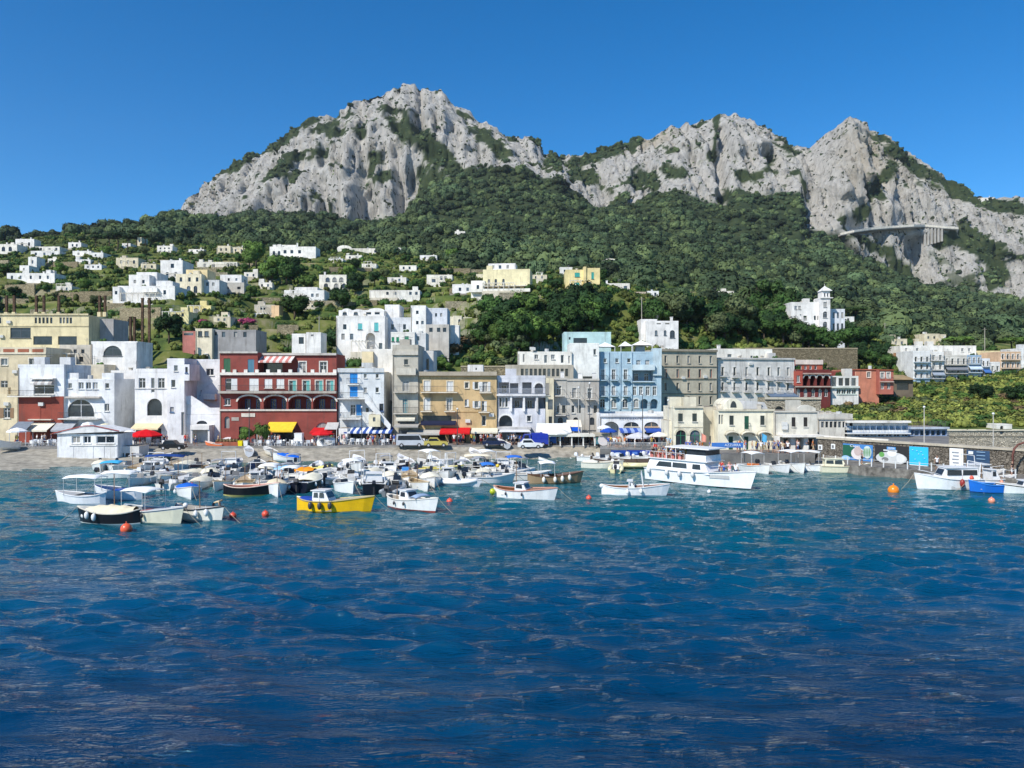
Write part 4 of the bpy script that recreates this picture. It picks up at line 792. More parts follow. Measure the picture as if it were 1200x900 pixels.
# --- low white house above the greys
b = B('long low white house on a stone terrace below the trees', 607, 670, 412, 427.5, 150, 6, (236, 236, 230), parapet=0.25); b.win([613.8], 415, 424.5, 2.2, 'd').win([628.5, 648], 415.5, 421, 4.5, 'w').win([639.5, 659], 416, 425.5, 3.6, 'd').win([667], 417, 426, 2, 'd')
q = b.wing(592, 672, 427.6, 452, -1.6, 8, (184, 178, 164), part='terrace_base'); q.win([612 + 5.2 * k for k in range(11)], 432, 441, 3.4, 'p').fin(); b.fin()
# --- blue hotel
BL = (164, 198, 222)
b = B('light blue hotel with arcades and recessed balconies under roof sunshades', 694, 775, 412, 484, 152, 12, BL, drop=3, name='blue_hotel', parapet=0.4)
b.win([709, 723, 737], 420, 425, 4, 'w').win([706.5, 719, 733], 433, 445, 4.2, 'd', trim=(205, 222, 235)).win([706.5, 719, 733], 452.5, 463.5, 4.2, 'd', trim=(205, 222, 235)).win([706, 719.3, 732.5, 745.5], 467.5, 478, 6, 'a', trim=None, rim=(215, 230, 240))
jut(b, [(703, 711), (715.5, 723.5), (729.5, 737.5)], 445.3, 0.9, c=(176, 206, 228)); jut(b, [(703, 711), (715.5, 723.5), (729.5, 737.5)], 463.8, 0.9, c=(176, 206, 228))
b.win([748, 758.5], 422, 432, 5, 'd').win([753.5], 434.5, 446.5, 24, 'l', sh=(215, 225, 232)).win([743.5, 751, 759, 767], 453, 463.5, 4.4, 'd', trim=(205, 222, 235)).win([755, 766.5], 467.5, 479, 9, 'la', rim=(170, 205, 230))
for u in (701, 713, 726.5, 740): b.band(412.5, 480, 0.22, (170, 204, 228), 'pilaster', u - .8, u + .8)
b.balc(741, 766.5, 433, 1.0, (190, 214, 232), rail='wall', rc=(200, 222, 236)); b.balc(741, 766.5, 447, 0.6, (190, 214, 232))
q = b.wing(668, 702, 402, 486, -1.5, 9, (236, 240, 240), part='white_wing', parapet=0.3); q.win([697], 409, 416, 3.2, 'w').win([689], 441, 446, 12, 'p').fin()
q = b.wing(661, 716, 389, 412, 7, 6, (176, 214, 220), part='roof_house', parapet=0.3); q.win([667.5], 395, 398, 2.2, 'p').win([680], 396, 403, 16, 'p').fin()
q = b.wing(765.5, 775.5, 408, 440, -0.4, 3, (190, 216, 232), part='corner_tower'); q.fin()
for k, (a, e, v) in enumerate([(700, 722, 403), (728, 742, 402), (742, 766, 401)]):
    cm = MB(); x0, x1, z1 = b.x(a), b.x(e), b.z(v); cm.add([(x0, 1, z1 - .5), (x1, 1, z1 - .5), (x1, 5, z1 - .5), (x0, 5, z1 - .5), ((x0 + x1) / 2, 3, z1 + .5)], [(0, 1, 4), (1, 2, 4), (2, 3, 4), (3, 0, 4), (3, 2, 1, 0)])
    for px_ in (x0 + .1, x1 - .1): cm.tube([(px_, 1.1, b.H - .5), (px_, 1.1, z1 - .5)], 0.06, 5)
    b.add('roof_sunshade', cm.mesh('roof_sunshade', cloth((236, 236, 232))))
b.fin()
# --- grey five storey block and the white row beyond
b = B('grey beige five storey block with rows of narrow windows', 773.5, 840, 409, 477, 160, 11, (190, 184, 166), yaw=14, drop=4, name='apartment_block')
CU = [780, 794, 807, 820, 833]
for (a, e) in [(416.5, 425.5), (432.5, 442.5), (448.5, 458), (464.5, 474.5)]: b.win(CU, a, e, 2.9, 'w', fr=(150, 60, 50) if a == 432.5 else (200, 196, 186), trim=(196, 190, 174))
for v in (409.2, 428.5, 443.2, 460.6): b.band(v, v + (2.4 if v < 410 else 1.1), 0.4 if v < 410 else 0.18, (158, 150, 134))
b.fin()
b = B('long white row house with pedimented windows and roof terrace', 840.3, 931, 419, 469, 164.5, 11, (214, 215, 216), yaw=12, drop=4, name='row_house', parapet=0.4)
WU = [847, 861, 875, 888, 901, 912.5, 923.5]
b.win(WU, 430, 440.5, 3.2, 'd', trim=(226, 226, 226)).win(WU, 448, 458, 3.2, 'd', trim=(226, 226, 226))
for k, u in enumerate(WU):
    b.balc(u - 3.6, u + 3.6, 441 + k * 1.15, 0.8, (190, 190, 190), rail='bar', rc=(80, 80, 84)); b.balc(u - 3.6, u + 3.6, 458.5 + k * .45, 0.8, (190, 190, 190), rc=(80, 80, 84))
b.band(419, 421, 0.3, (196, 196, 198)).band(444.6, 445.6, 0.12, (196, 196, 198), 'string_course')
q = b.wing(838, 905, 408.5, 420, 3.5, 6, (234, 233, 226), part='attic'); q.win([855], 415, 418.5, 5, 'p').win([868, 881, 893], 416.5, 421, 3, 'w').chimney(848, 404).fin()
b.awn(897, 930, 460.5, 466, 2.0, (100, 116, 136)); b.fin()
# --- white arcade restaurant with stair
b = B('low white restaurant with fan shaped lunette windows and lettering', 703, 791, 484.5, 521, 121, 9, (226, 231, 238), zb=ZP, name='restaurant', parapet=0.5)
b.win([716], 494, 519, 20, 'la').win([740], 494.5, 500.5, 18, 'a', fr=(190, 180, 160)).win([763.5], 494.5, 500.5, 17, 'a', fr=(190, 160, 130)).win([740, 763.5], 506, 519, 16, 'dp').band(487, 488.6, 0.25, (196, 200, 208))
b.add('lettering', text_mesh('RISTORANTE', 0.5, paint((110, 116, 130)), b.x(752) - b.x(726)), None, (b.x(739), -.02, b.z(491.2)))
b.awn(725, 750, 501.5, 507.5, 2.0, (60, 90, 170), (150, 170, 210)); b.awn(755, 776, 502, 507, 2.0, (50, 84, 168)); b.fin()
# --- customs houses on the quay
CC = (232, 228, 206)
b = B('cream quay house with green arched double doors', 790, 824, 477, 531, 112, 8, CC, zb=ZP, name='quay_house', parapet=0.2)
b.win([797.5, 814], 484.5, 494, 5.4, 'c', sh=(60, 70, 66)).win([798, 814.5], 504, 525, 12, 'ad', fr=(40, 120, 90), rim=(206, 200, 176)).band(476.2, 478, 0.25, (206, 198, 176)).band(500, 501, 0.08, (210, 204, 182), 'string_course')
b.wing(782.5, 789.9, 493, 531, 2, 5, (226, 222, 204), zb=ZP).fin()
q = b.wing(824.1, 841.5, 477, 531, 1.8, 6, (196, 190, 170), part='side_wing', zb=ZP); q.win([838.5], 486, 498, 2.6, 'p').win([832], 511, 520, 2.6, 'p').fin(); b.fin()
b = B('cream quay house with rounded gable and three shell hoods over the doors', 841.6, 907, 481, 531, 111, 9, (234, 230, 208), zb=ZP, name='quay_house')
b.win([857.3, 893.5], 487, 498, 5, 'c', sh=(58, 66, 62)).win([875], 487.5, 503, 5.2, 'cd', sh=(40, 92, 70)).win([843.2, 846.3], 486, 497, 2, 'p').win([856.5, 874.5, 893.5], 511.5, 527, 5, 'cd', sh=(40, 80, 62)).band(479.5, 481.6, 0.25, (212, 206, 184)); b.balc(872, 878.4, 503.3, 0.4, (200, 196, 180))
b.prism_ = MB(); xa, xb, zz = b.x(848), b.x(871), b.z(479.5)
pts = [(xa + (xb - xa) * (0.5 - 0.5 * math.cos(math.pi * k / 12)), zz + (b.z(467) - zz) * math.sin(math.pi * k / 12)) for k in range(13)]
gm = MB(); gm.prism(pts[::-1], 0.0, 6.0); b.add('barrel_gable', gm.mesh('barrel_gable', plaster((230, 226, 206))))
lu = MB(); lu.prism([(xa + (xb - xa) * .5 + math.cos(a) * 0.45, b.z(477.6) + math.sin(a) * 0.95) for a in [math.pi * k / 8 for k in range(9)]], -.03, -.002); b.add('lunette', lu.mesh('lunette', GLASS))
gm = MB(); gm.prism([(b.x(872), zz), (b.x(903), zz), (b.x(899), b.z(471.5)), (b.x(876), b.z(470.5))], 1.2, 7); b.add('pitched_roof', gm.mesh('pitched_roof', plaster((196, 200, 204))))
for u in (857, 875.5, 894.5):
    hd = MB(); xc, zc = b.x(u), b.z(510); ring = []
    for k in range(9):
        a = math.pi * k / 8; ring.append([(xc - 1.05 * math.cos(a), -1.0, zc + .55 * math.sin(a)), (xc - 1.0 * math.cos(a), -.002, zc + .75 * math.sin(a)), (xc - .9 * math.cos(a), -.002, zc + .62 * math.sin(a)), (xc - .95 * math.cos(a), -1.0, zc + .44 * math.sin(a))])
    hd.loft(ring, closed=True); b.add('shell_hood', hd.mesh('shell_hood', plaster((205, 200, 182)), True))
b.fin()
b = B('grey white quay house with low gable and white shop front', 907.2, 958, 482.5, 531, 110.5, 9, (212, 211, 202), zb=ZP, name='quay_house')
b.win([930, 944], 489, 500, 4.6, 'c', sh=(52, 50, 48)).band(481.5, 483.2, 0.2, (198, 196, 188))
gm = MB(); gm.prism([(b.x(935), b.z(481.5)), (b.x(956), b.z(481.5)), (b.x(956), b.z(478.5)), (b.x(947.5), b.z(474.5)), (b.x(940), b.z(474.5)), (b.x(935), b.z(478.5))], 0.0, 0.5); b.add('gable', gm.mesh('gable', plaster((212, 211, 202))))
b.win([922, 937, 951], 514, 531, 7, 'dp').wing(911, 914, 511, 531, -1.6, 1.5, (228, 228, 226), part='shop_pier', zb=ZP).fin(); b.wing(927, 932, 512, 531, -1.6, 1.5, (228, 228, 226), part='shop_pier', zb=ZP).fin(); b.wing(942, 947, 512, 531, -1.6, 1.5, (228, 228, 226), part='shop_pier', zb=ZP).fin()
b.box('shop_canopy', (232, 230, 224), b.x(910), b.x(957.5), -2.6, -.004, b.z(511), b.z(508.6)); b.fin()
b = B('low grey building with flat parapet at the root of the stone mole', 958.2, 999, 485, 506, 116, 8, (206, 205, 198), drop=3, name='low_building', parapet=0.6); b.win([964 + 5 * k for k in range(7)], 494, 501, 3.4, 'p').band(490, 491.5, 0.2, (190, 188, 180)).fin()
b = B('stone viaduct wall with shallow arches carrying the coast road', 896, 962, 466, 492, 138, 4, (178, 170, 150), yaw=0, drop=3, name='road_wall', cat='wall', wm=rubble((188, 178, 156))); b.win([913, 929, 945], 476, 484, 10, 'ap', rec=0.6).band(465.5, 468, 0.25, (196, 190, 172)).fin()
# --- houses along the coast road
b = B('dark red hotel with four white arches and a roof sign band', 931.2, 973, 433, 466, 168, 9, (124, 52, 50), yaw=6, drop=3, name='red_hotel')
b.win([945, 952.5, 960.5, 968.5], 440, 452, 6.6, 'la', rim=(226, 222, 216)).win([935.5], 439, 449, 4, 'w').win([935.5, 944, 953, 961, 968], 455.5, 465, 4.4, 'ad', fr=(222, 220, 214)).band(452.4, 453.8, 0.8, (190, 170, 160), 'balcony_slab').band(437, 438.6, 0.4, (190, 160, 150))
q = b.wing(932, 964, 422, 433.2, 3, 5, (178, 84, 66), part='upper_floor'); q.win([938, 944, 950, 956], 428.5, 433, 3, 'w').band(421.6, 427, 0.2, (228, 214, 206), 'sign_band').fin(); q = b.wing(931.2, 940.6, 435, 452, -0.5, 0.45, (190, 84, 70), part='bay'); q.win([935.5], 440, 448, 4, 'w').fin(); b.fin()
b = B('white glazed veranda restaurant between the red and coral houses', 973.3, 1006, 440.5, 465, 170, 7, (228, 228, 226), yaw=6, drop=3, name='veranda'); b.win([977.5], 442, 453, 5.5, 'p').win([985.5, 993, 1000.5], 443, 452, 5.5, 'p').win([983, 989, 995, 1001], 456, 462, 5.2, 'w', fr=(205, 220, 214)).band(452.6, 454.6, 0.5, (214, 222, 218)); b.wing(975, 1002, 435, 440.6, 3, 4, (150, 66, 60)).fin(); b.fin()
b = B('coral orange house with white framed windows above the green bank', 991.5, 1030, 433, 466, 177, 8, (206, 128, 102), drop=3, name='coral_house'); b.win([1000], 437, 442, 4, 'w', trim=(230, 170, 140)).win([1018], 436, 442.5, 4, 'w', trim=(240, 214, 196)).band(432.5, 433.8, 0.25, (176, 90, 66))
q = b.wing(1030.2, 1047, 433.5, 462, -1.5, 8, (186, 104, 90), yaw=0, part='front_wing'); q.win([1034, 1041], 436.5, 443, 4, 'w', trim=(232, 226, 220)).win([1034, 1041.5], 449, 456, 4, 'd').band(433, 434.3, 0.25, (160, 80, 60)).fin(); q.balc(1031, 1046, 447, 0.7, (210, 190, 180)); b.fin()  # front wing in darker coral: the face's shadow is put into its colour
b = B('small stone hut with thatched looking roof beside the coral house', 1047.5, 1070, 445, 458, 182, 6, (120, 108, 92), drop=3, name='stone_hut', roof=(150, 126, 90)); b.win([1058], 449, 457, 14, 'p'); gm = MB(); gm.add([(-.4, -.8, b.H), (b.W + .4, -.8, b.H), (b.W + .4, 6.4, b.H), (-.4, 6.4, b.H), (.8, 3, b.H + 1.2), (b.W - .8, 3, b.H + 1.2)], [(0, 1, 5, 4), (1, 2, 5), (2, 3, 4, 5), (3, 0, 4), (3, 2, 1, 0)]); b.add('thatch', gm.mesh('thatch', plaster((156, 132, 94)))); b.fin()
def hotel(label, u0, u1, vt, vb, Y, c, cols, rows, sc_=None, aw=None, name='hotel', base=None, **k):
    b = B(label, u0, u1, vt, vb, Y, 9, c, drop=4, name=name, parapet=0.4, **k); w_ = (u1 - u0) / cols
    us = [u0 + w_ * (j + .5) for j in range(cols)]
    for i, (a, e) in enumerate(rows):
        b.win(us, a, e, min(3.6, w_ * .42), 'd' if sc_ else 'w', trim=(228, 228, 226))
        if sc_: b.balc(u0 + .6, u1 - .6, e + .4, 0.9, sc_)
    if aw: b.awn(u0 + 1, u1 - 1, rows[-2][0] - 1, rows[-2][0] + 4, 1.2, aw)
    if base: b.wing(u0 + .2, u1 - .2, base, vb, -0.5, 0.45, (150, 184, 208), part='blue_base').win(us, base + 3, vb - 1, 3, 'dp').fin()
    return b.fin()
hotel('white hotel with blue balconies beside the pine', 1070, 1090, 411, 452, 205, (226, 230, 234), 3, [(418, 424), (427, 433), (437, 443)], (150, 180, 205), base=444)
hotel('white hotel bay with grey sun blinds over balconies', 1090.2, 1106, 412, 452, 206, (230, 231, 232), 2, [(416, 422), (425, 433), (436, 443), (446, 451)], (205, 208, 212), aw=(150, 160, 172))
hotel('grey white hotel with dark balconies and wide slate blinds', 1106.2, 1133, 416, 452, 207, (206, 205, 200), 4, [(420, 427), (430, 437), (440, 447)], (188, 186, 180), aw=(120, 124, 130))
hotel('blue and white hotel with turquoise shaded lower balconies', 1133.2, 1150, 416, 450, 208, (150, 184, 218), 3, [(419, 426), (429, 436), (440, 446)], (196, 212, 226), aw=(190, 205, 220))
hotel('small white hotel with blue awning between blue and peach hotels', 1150.2, 1160, 420, 450, 208.5, (216, 222, 232), 2, [(423, 429), (433, 439), (443, 448)], (200, 210, 222), aw=(70, 110, 170))
hotel('plain white block with few windows beside the peach hotel', 1160.2, 1172, 424, 448, 209, (234, 236, 238), 2, [(429, 435)])
hotel('peach hotel with stacked balconies and pale window frames', 1172.2, 1196, 412, 444, 212, (222, 186, 150), 4, [(415, 421), (425, 431), (434, 440)], (226, 206, 184))
hotel('white house at the end of the hotel row', 1196.2, 1250, 408, 445, 218, (228, 232, 236), 5, [(414, 421), (426, 432)])
b = B('long white upper block behind the blue hotels', 1055, 1144, 405, 432, 222, 8, (236, 236, 232), drop=3, parapet=0.3, name='upper_block'); b.win([1062, 1075, 1128, 1136], 408, 412, 3, 'w').wing(1055, 1069, 413, 430, -4, 4, (200, 150, 110)).fin(); b.fin()
b = B('pale yellow block behind the small white hotel', 1143.5, 1172, 411, 440, 224, 8, (236, 222, 170), drop=3, name='upper_block', parapet=0.3); b.fin()
# ================================================================== beach, promenade, quays, mole
def poly_struct(name, uv, back, z0, z1, m):
    pts = [(X(u, Y), Y) for u, Y in uv] + [(X(u, Y), Y) for u, Y in back]
    o = MB().flat(pts, z0, z1).build(name, m); o['kind'] = 'structure'; return o
PAVE = mat('paving_stone', (0.20, 0.19, 0.175), 0.9, 0.25, 0.5, bump=0.5, stain=0.3)
QUAYM = mat('quay_stone', (0.20, 0.185, 0.16), 0.9, 0.45, 1.4, bump=1.0, stain=0.7)
EDGE = [(-420, 113), (0, 114.5), (130, 115.5), (400, 117), (560, 118), (690, 118.5)]
poly_struct('promenade', EDGE + [(703, 118.5), (703, 112), (784, 112), (784, 104), (955, 104)], [(1010, 131), (1000, 142), (-420, 142)], -1.2, ZP, PAVE)
kb = MB()
for (ua, Ya), (ub, Yb) in zip(EDGE[:-1], EDGE[1:]):
    a, b_ = Vector((X(ua, Ya), Ya, 0)), Vector((X(ub, Yb), Yb, 0)); kb.add([(a.x, a.y - .35, ZP - .5), (b_.x, b_.y - .35, ZP - .5), (b_.x, b_.y - .004, ZP - .5), (a.x, a.y - .004, ZP - .5), (a.x, a.y - .35, ZP + .1), (b_.x, b_.y - .35, ZP + .1), (b_.x, b_.y - .004, ZP + .1), (a.x, a.y - .004, ZP + .1)],
        [(0, 3, 2, 1), (4, 5, 6, 7), (0, 1, 5, 4), (1, 2, 6, 5), (2, 3, 7, 6), (3, 0, 4, 7)])
kb.build('promenade_kerb', mat('kerb_stone', (0.26, 0.25, 0.23), 0.9, 0.25, 0.8, stain=0.4))['kind'] = 'structure'
# beach of grey sand and pebbles
bu = np.arange(-420, 720, 2.5); bt = np.linspace(0, 1, 34)
bw = np.interp(bu, *zip(*BEACH)); be = np.interp(bu, *zip(*EDGE)) - 0.33
BU, BT = np.meshgrid(bu, bt); BY = (bw - 5)[None, :] + (be - bw + 5)[None, :] * BT
BX = (BU - 600) / F * BY; d_ = BY - bw[None, :]; BZ = np.clip(d_ / np.maximum(be - bw, 2)[None, :], -1.2, 1) * 1.25 + 0.05 + 0.10 * fbm(BX / 3, BY / 2, BX * 0, 4, 91)
nb_, mb_ = BU.shape; idx = np.arange(nb_ * mb_).reshape(nb_, mb_); q3 = np.stack([idx[:-1, :-1].ravel(), idx[:-1, 1:].ravel(), idx[1:, 1:].ravel(), idx[1:, :-1].ravel()], 1)
ms = grid_mesh('beach', np.stack([BX.ravel(), BY.ravel(), BZ.ravel()], 1), q3)
ms.materials.append(mat('beach_sand', (0.37, 0.335, 0.265), 0.95, 0.30, 0.9, bump=0.9)); put('beach', ms)['kind'] = 'structure'
def zbeach(u, Y): bwv, bev = np.interp(u, *zip(*BEACH)), np.interp(u, *zip(*EDGE)) - .33; return float(np.clip((Y - bwv) / max(bev - bwv, 2), -1, 1) * 1.25 + 0.05)
# upper quay behind the mole wall, the retaining wall of the far cove
poly_struct('upper_quay', [(960, 107.5), (1010, 101.2), (1112, 92.3)], [(1112, 125), (1100, 133), (1005, 133)], -1.0, 3.0, PAVE)
w_ = Bld('cove_wall', 'pale stone retaining wall at the foot of the green bank', 1100, 1420, 504, 530, 133.6, 1.0, (196, 186, 164), cat='wall', drop=1.5, wm=rubble((206, 196, 174))); w_.band(510.5, 511.6, .12, (150, 142, 126), 'string_course').band(503.4, 505, 0.2, (206, 198, 178), 'coping').win([1174], 499, 509, 4, 'ap'); w_.fin()
g = Bld('gatehouse', 'tiny white gatehouse with arched door on the cove wall', 1168, 1186, 497, 505, 134.4, 3, (230, 230, 224), parapet=0.2); g.win([1174], 499, 504, 4, 'ap'); g.fin()
# mole
MF = [(955, 98), (1010, 92.5), (1075, 88), (1200, 79.5), (1330, 72)]
poly_struct('mole_walkway', MF, [(1330, 77.5), (1200, 84.9), (1075, 94.0), (1010, 99.5), (958, 104.6)], -1.2, 1.1, QUAYM)
mw_ = Bld('mole_wall', 'dark stone harbour wall of the mole hung with posters', 958, 1330, 514.9, 543, 104, 1.1, (116, 110, 100), yaw=-53, cat='wall', zb=1.0, wm=rubble((124, 116, 104))); mw_.H = 2.6
mw_.fin()
mw_.add('coping', MB().box(-.1, mw_.W, -.15, 1.25, 2.615, 2.85).mesh('coping', plaster((190, 182, 164))))
mw_.box('pipe', (228, 226, 220), mw_.x(965), mw_.x(1040), 0.2, 0.45, 2.86, 3.05)
def plate(b, u0, u1, v0, v1, c, lay=0, name='printed_shape', par=None, y0=0.05):
    z0, z1 = b.z(v1, u0), b.z(v0, u0); me_ = MB().box(b.x(u0), b.x(u1), -(y0 + .012 * lay + .03), -(y0 + .012 * lay - .018 if lay else .004), z0, z1).mesh(name, paint(c, 0.7)); return b.add(name, me_)
def blobplate(b, u, v, ru, rv, c, lay, n=14, half=False):
    x_, z_ = b.x(u), b.z(v, u); rx = b.x(u + ru) - x_; rz_ = (b.z(v - rv, u) - z_)
    pts = [(x_ + rx * math.cos(a), z_ + rz_ * math.sin(a) * (1 if not half or math.sin(a) > 0 else 0.15)) for a in [2 * math.pi * k / n for k in range(n)]]
    b.add('printed_shape', MB().prism(pts, -(.05 + .012 * lay + .03), -(.05 + .012 * lay - .018)).mesh('printed_shape', paint(c, 0.7)))
def plate_text(b, txt, u0, u1, v, size, c, lay=3): b.add('lettering', text_mesh(txt, size, paint(c, 0.7), b.x(u1) - b.x(u0), 0.005), None, (b.x((u0 + u1) / 2), -(.05 + .012 * lay + .03), b.z(v, (u0 + u1) / 2)))
def poster(label, u0, u1, v0, v1, c):
    p = Bld('poster', label, u0, u1, v0, v1, mw_.Y + mw_.x(u0) * math.sin(mw_.yaw), 0.05, c, yaw=-53, cat='poster')
    p.o.y -= 0.0; dv = Matrix.Rotation(p.yaw, 3, 'Z') @ Vector((0, -0.06, 0)); p.root.location = p.o + dv
    p.add('panel', MB().box(0, p.W, 0, 0.05, 0, p.H).mesh('panel', paint(c, 0.7))); return p
p = poster('poster with white bust and plant on green and blue', 988, 1023, 519.5, 540, (70, 130, 190))
plate(p, 988.5, 1001, 521, 534, (30, 92, 70), 1); blobplate(p, 992, 536.5, 5, 3, (150, 190, 225), 2); blobplate(p, 1006, 531.5, 8, 7, (214, 206, 202), 2, half=False); blobplate(p, 1006, 528.5, 4.5, 5.5, (190, 172, 166), 3); blobplate(p, 1017, 530, 5, 7.5, (196, 210, 206), 2)
for k in range(4): blobplate(p, 1013.5 + k * 2.2, 530, .7, 5.5, (76, 136, 74), 3, 8)
plate_text(p, 'Capri', 997, 1008, 522.6, 0.42, (235, 235, 230), 4)
p = poster('dark poster with white round emblem under a blue strip', 1025.5, 1065, 521, 544, (44, 44, 46))
blobplate(p, 1045, 537, 18.5, 7.5, (196, 198, 196), 1, 18); blobplate(p, 1034, 532.5, 3.2, 3, (100, 160, 84), 2); blobplate(p, 1046, 531, 5.5, 4.2, (226, 228, 228), 2); blobplate(p, 1056, 537.5, 5, 5, (216, 216, 216), 2); blobplate(p, 1038, 538, 4, 2.5, (120, 122, 120), 3); plate(p, 1036, 1052, 526.5, 528.3, (200, 202, 202), 2); plate(p, 1040, 1050.5, 523.4, 526.6, (60, 140, 200), 3); plate_text(p, 'ZEMA', 1041, 1049.5, 525.4, 0.34, (235, 235, 235), 5)
p = poster('bright cyan square poster on the mole wall', 1066, 1088, 523, 546, (46, 184, 236)); plate(p, 1066.5, 1087.5, 544, 547, (228, 230, 232), 1)
for k in range(7): blobplate(p, 1070 + (k * 7) % 16, 527 + (k * 5) % 14, .7, .5, (170, 226, 246), 1, 6)
p = poster('white notice poster with small print on the mole wall', 1113, 1129, 525, 548, (234, 234, 232))
for k in range(4): plate(p, 1116 + k % 2, 1124, 529 + 4 * k, 530 + 4 * k, (170, 172, 176), 1)
p = poster('navy blue information board on the mole wall', 1133, 1160, 527, 549, (46, 74, 104)); plate(p, 1135.5, 1141, 528.5, 532, (220, 224, 226), 1)
for k in range(3): plate(p, 1145, 1155, 529 + 4 * k, 530 + 4 * k, (130, 160, 184), 1)
for (u, a, e, lab) in [(961.5, 521, 527, 'small white notice pinned on dark mole stones beside the quay house'), (976.5, 520, 526, 'small white framed notice beside the green bust poster')]:
    p = poster(lab, u - 2.4, u + 2.4, a, e, (226, 226, 222)); plate(p, u - 1, u + 1, a + 1.5, e - 1.5, (120, 120, 120), 1)
# white rail posts along the mole
WM = paint((226, 226, 222)); pm = MB().box(-.05, .05, -.05, .05, 0, .9).box(-.07, .07, -.07, .07, .902, .95).mesh('post', WM)
for k in range(17):
    t = k / 16.0; u = 965 + 225 * t; Yf = np.interp(u, *zip(*MF)) + .35
    o = put('mole_post', pm, None, (X(u, Yf), Yf, 1.1)); tag(o, 'short white rail post on the edge of the mole', 'post', 'white posts along the mole')
rl = MB()
for k in range(16):
    a, e = [(X(965 + 225 * t, np.interp(965 + 225 * t, *zip(*MF)) + .35), np.interp(965 + 225 * t, *zip(*MF)) + .35) for t in (k / 16.0, (k + 1) / 16.0)]
    rl.tube([(a[0], a[1], 1.9), (e[0], e[1], 1.9)], 0.02, 5)
tag(rl.build('mole_rail', WM), 'thin white handrail running along the mole posts', 'handrail')
# glass terrace restaurant and blue pavilion behind the mole
b = Bld('terrace_restaurant', 'white two storey terrace restaurant with blue railings behind the mole wall', 990, 1064, 495, 517, 116, 7, (226, 230, 234), cat='restaurant', zb=3.0)
b.win([994 + 7.4 * k for k in range(10)], 499, 504, 6.4, 'l').win([996 + 9.2 * k for k in range(8)], 508.5, 514, 7.4, 'w', fr=(190, 205, 220)).band(492.8, 495.2, 0.9, (234, 234, 232), 'roof_slab'); b.balc(990, 1064, 507, 0.9, (214, 220, 226), rc=(90, 140, 190), rail='bar'); b.fin()
b = Bld('pavilion', 'blue glazed pavilion with roof railing beside the terrace restaurant', 1064.5, 1110, 501, 517, 118, 6, (150, 168, 196), cat='pavilion', zb=3.0); b.win([1068 + 6.4 * k for k in range(7)], 504, 514, 5.0, 'w', fr=(120, 144, 180)).band(500.2, 502.6, 0.6, (176, 190, 210), 'roof_slab'); b.fin()
rr = MB()
for k in range(24): rr.box(b.W * k / 24, b.W * k / 24 + .04, 0, .04, b.H + .1, b.H + .85)
rr.box(0, b.W, 0, .05, b.H + .85, b.H + .9); b.add('roof_railing', rr.mesh('roof_railing', paint((90, 80, 80))))
# wooden jetty and banners on the quay face
WOOD = mat('dock_wood', (0.10, 0.065, 0.042), 0.9, 0.35, 2.0, stretch=(1, 6, 1), bump=0.6)
jt = empty('wooden_jetty', (X(727, 106), 106, 0)); tag(jt, 'dark wooden jetty on posts in front of the blue banners', 'jetty')
for k in range(14): put('plank', cached('plank', lambda: MB().box(-4.2, 4.2, 0, .34, .62, .7).mesh('plank', WOOD)), jt, (0, -5 + .37 * k * 2.0 / 2, 0))
for sx in (-4, -1.4, 1.4, 4):
    for sy in (-4.8, 0.0): put('pile', cached('pile', lambda: MB().tube([(0, 0, -1.5), (0, 0, 1.1)], .16, 8).mesh('pile', WOOD)), jt, (sx, sy, 0))
for (u0, u1, t, lab, bc) in [(716, 733.5, None, 'blue and white banner with boat shapes on the quay edge', (40, 74, 150)), (734.5, 790, 'BLUE GROTTO', 'long blue banner with white BLUE GROTTO lettering on the quay edge', (28, 62, 150))]:
    p = Bld('banner', lab, u0, u1, 527.6, 534.6, 111.8, 0.05, bc, cat='banner'); p.add('cloth', MB().box(0, p.W, 0, .05, 0, p.H).mesh('cloth', cloth(bc)))
    if t: plate_text(p, t, 750, 777, 531, 0.62, (232, 236, 240), 1); plate(p, 741, 747, 529.5, 532.5, (90, 130, 200), 1, y0=.0)
    else: blobplate(p, 724, 532, 5, 1.8, (226, 230, 236), 1, 10); plate(p, 719, 731, 533, 534, (220, 226, 234), 2)
p = Bld('banner', 'light blue banner with white lettering behind the excursion boat', 834, 871, 518.8, 524.6, 103.4, 0.05, (70, 120, 190), cat='banner'); p.add('cloth', MB().box(0, p.W, 0, .05, 0, p.H).mesh('cloth', cloth((70, 120, 190)))); plate_text(p, 'AZZURRA', 849, 868, 521.6, 0.48, (226, 234, 242), 1)
for u in (834.4, 870.6): p.add('pole', MB().tube([(0, 0, -1.4), (0, 0, p.H)], .04, 6).mesh('pole', paint((150, 150, 150))), None, (p.x(u), .1, 0))
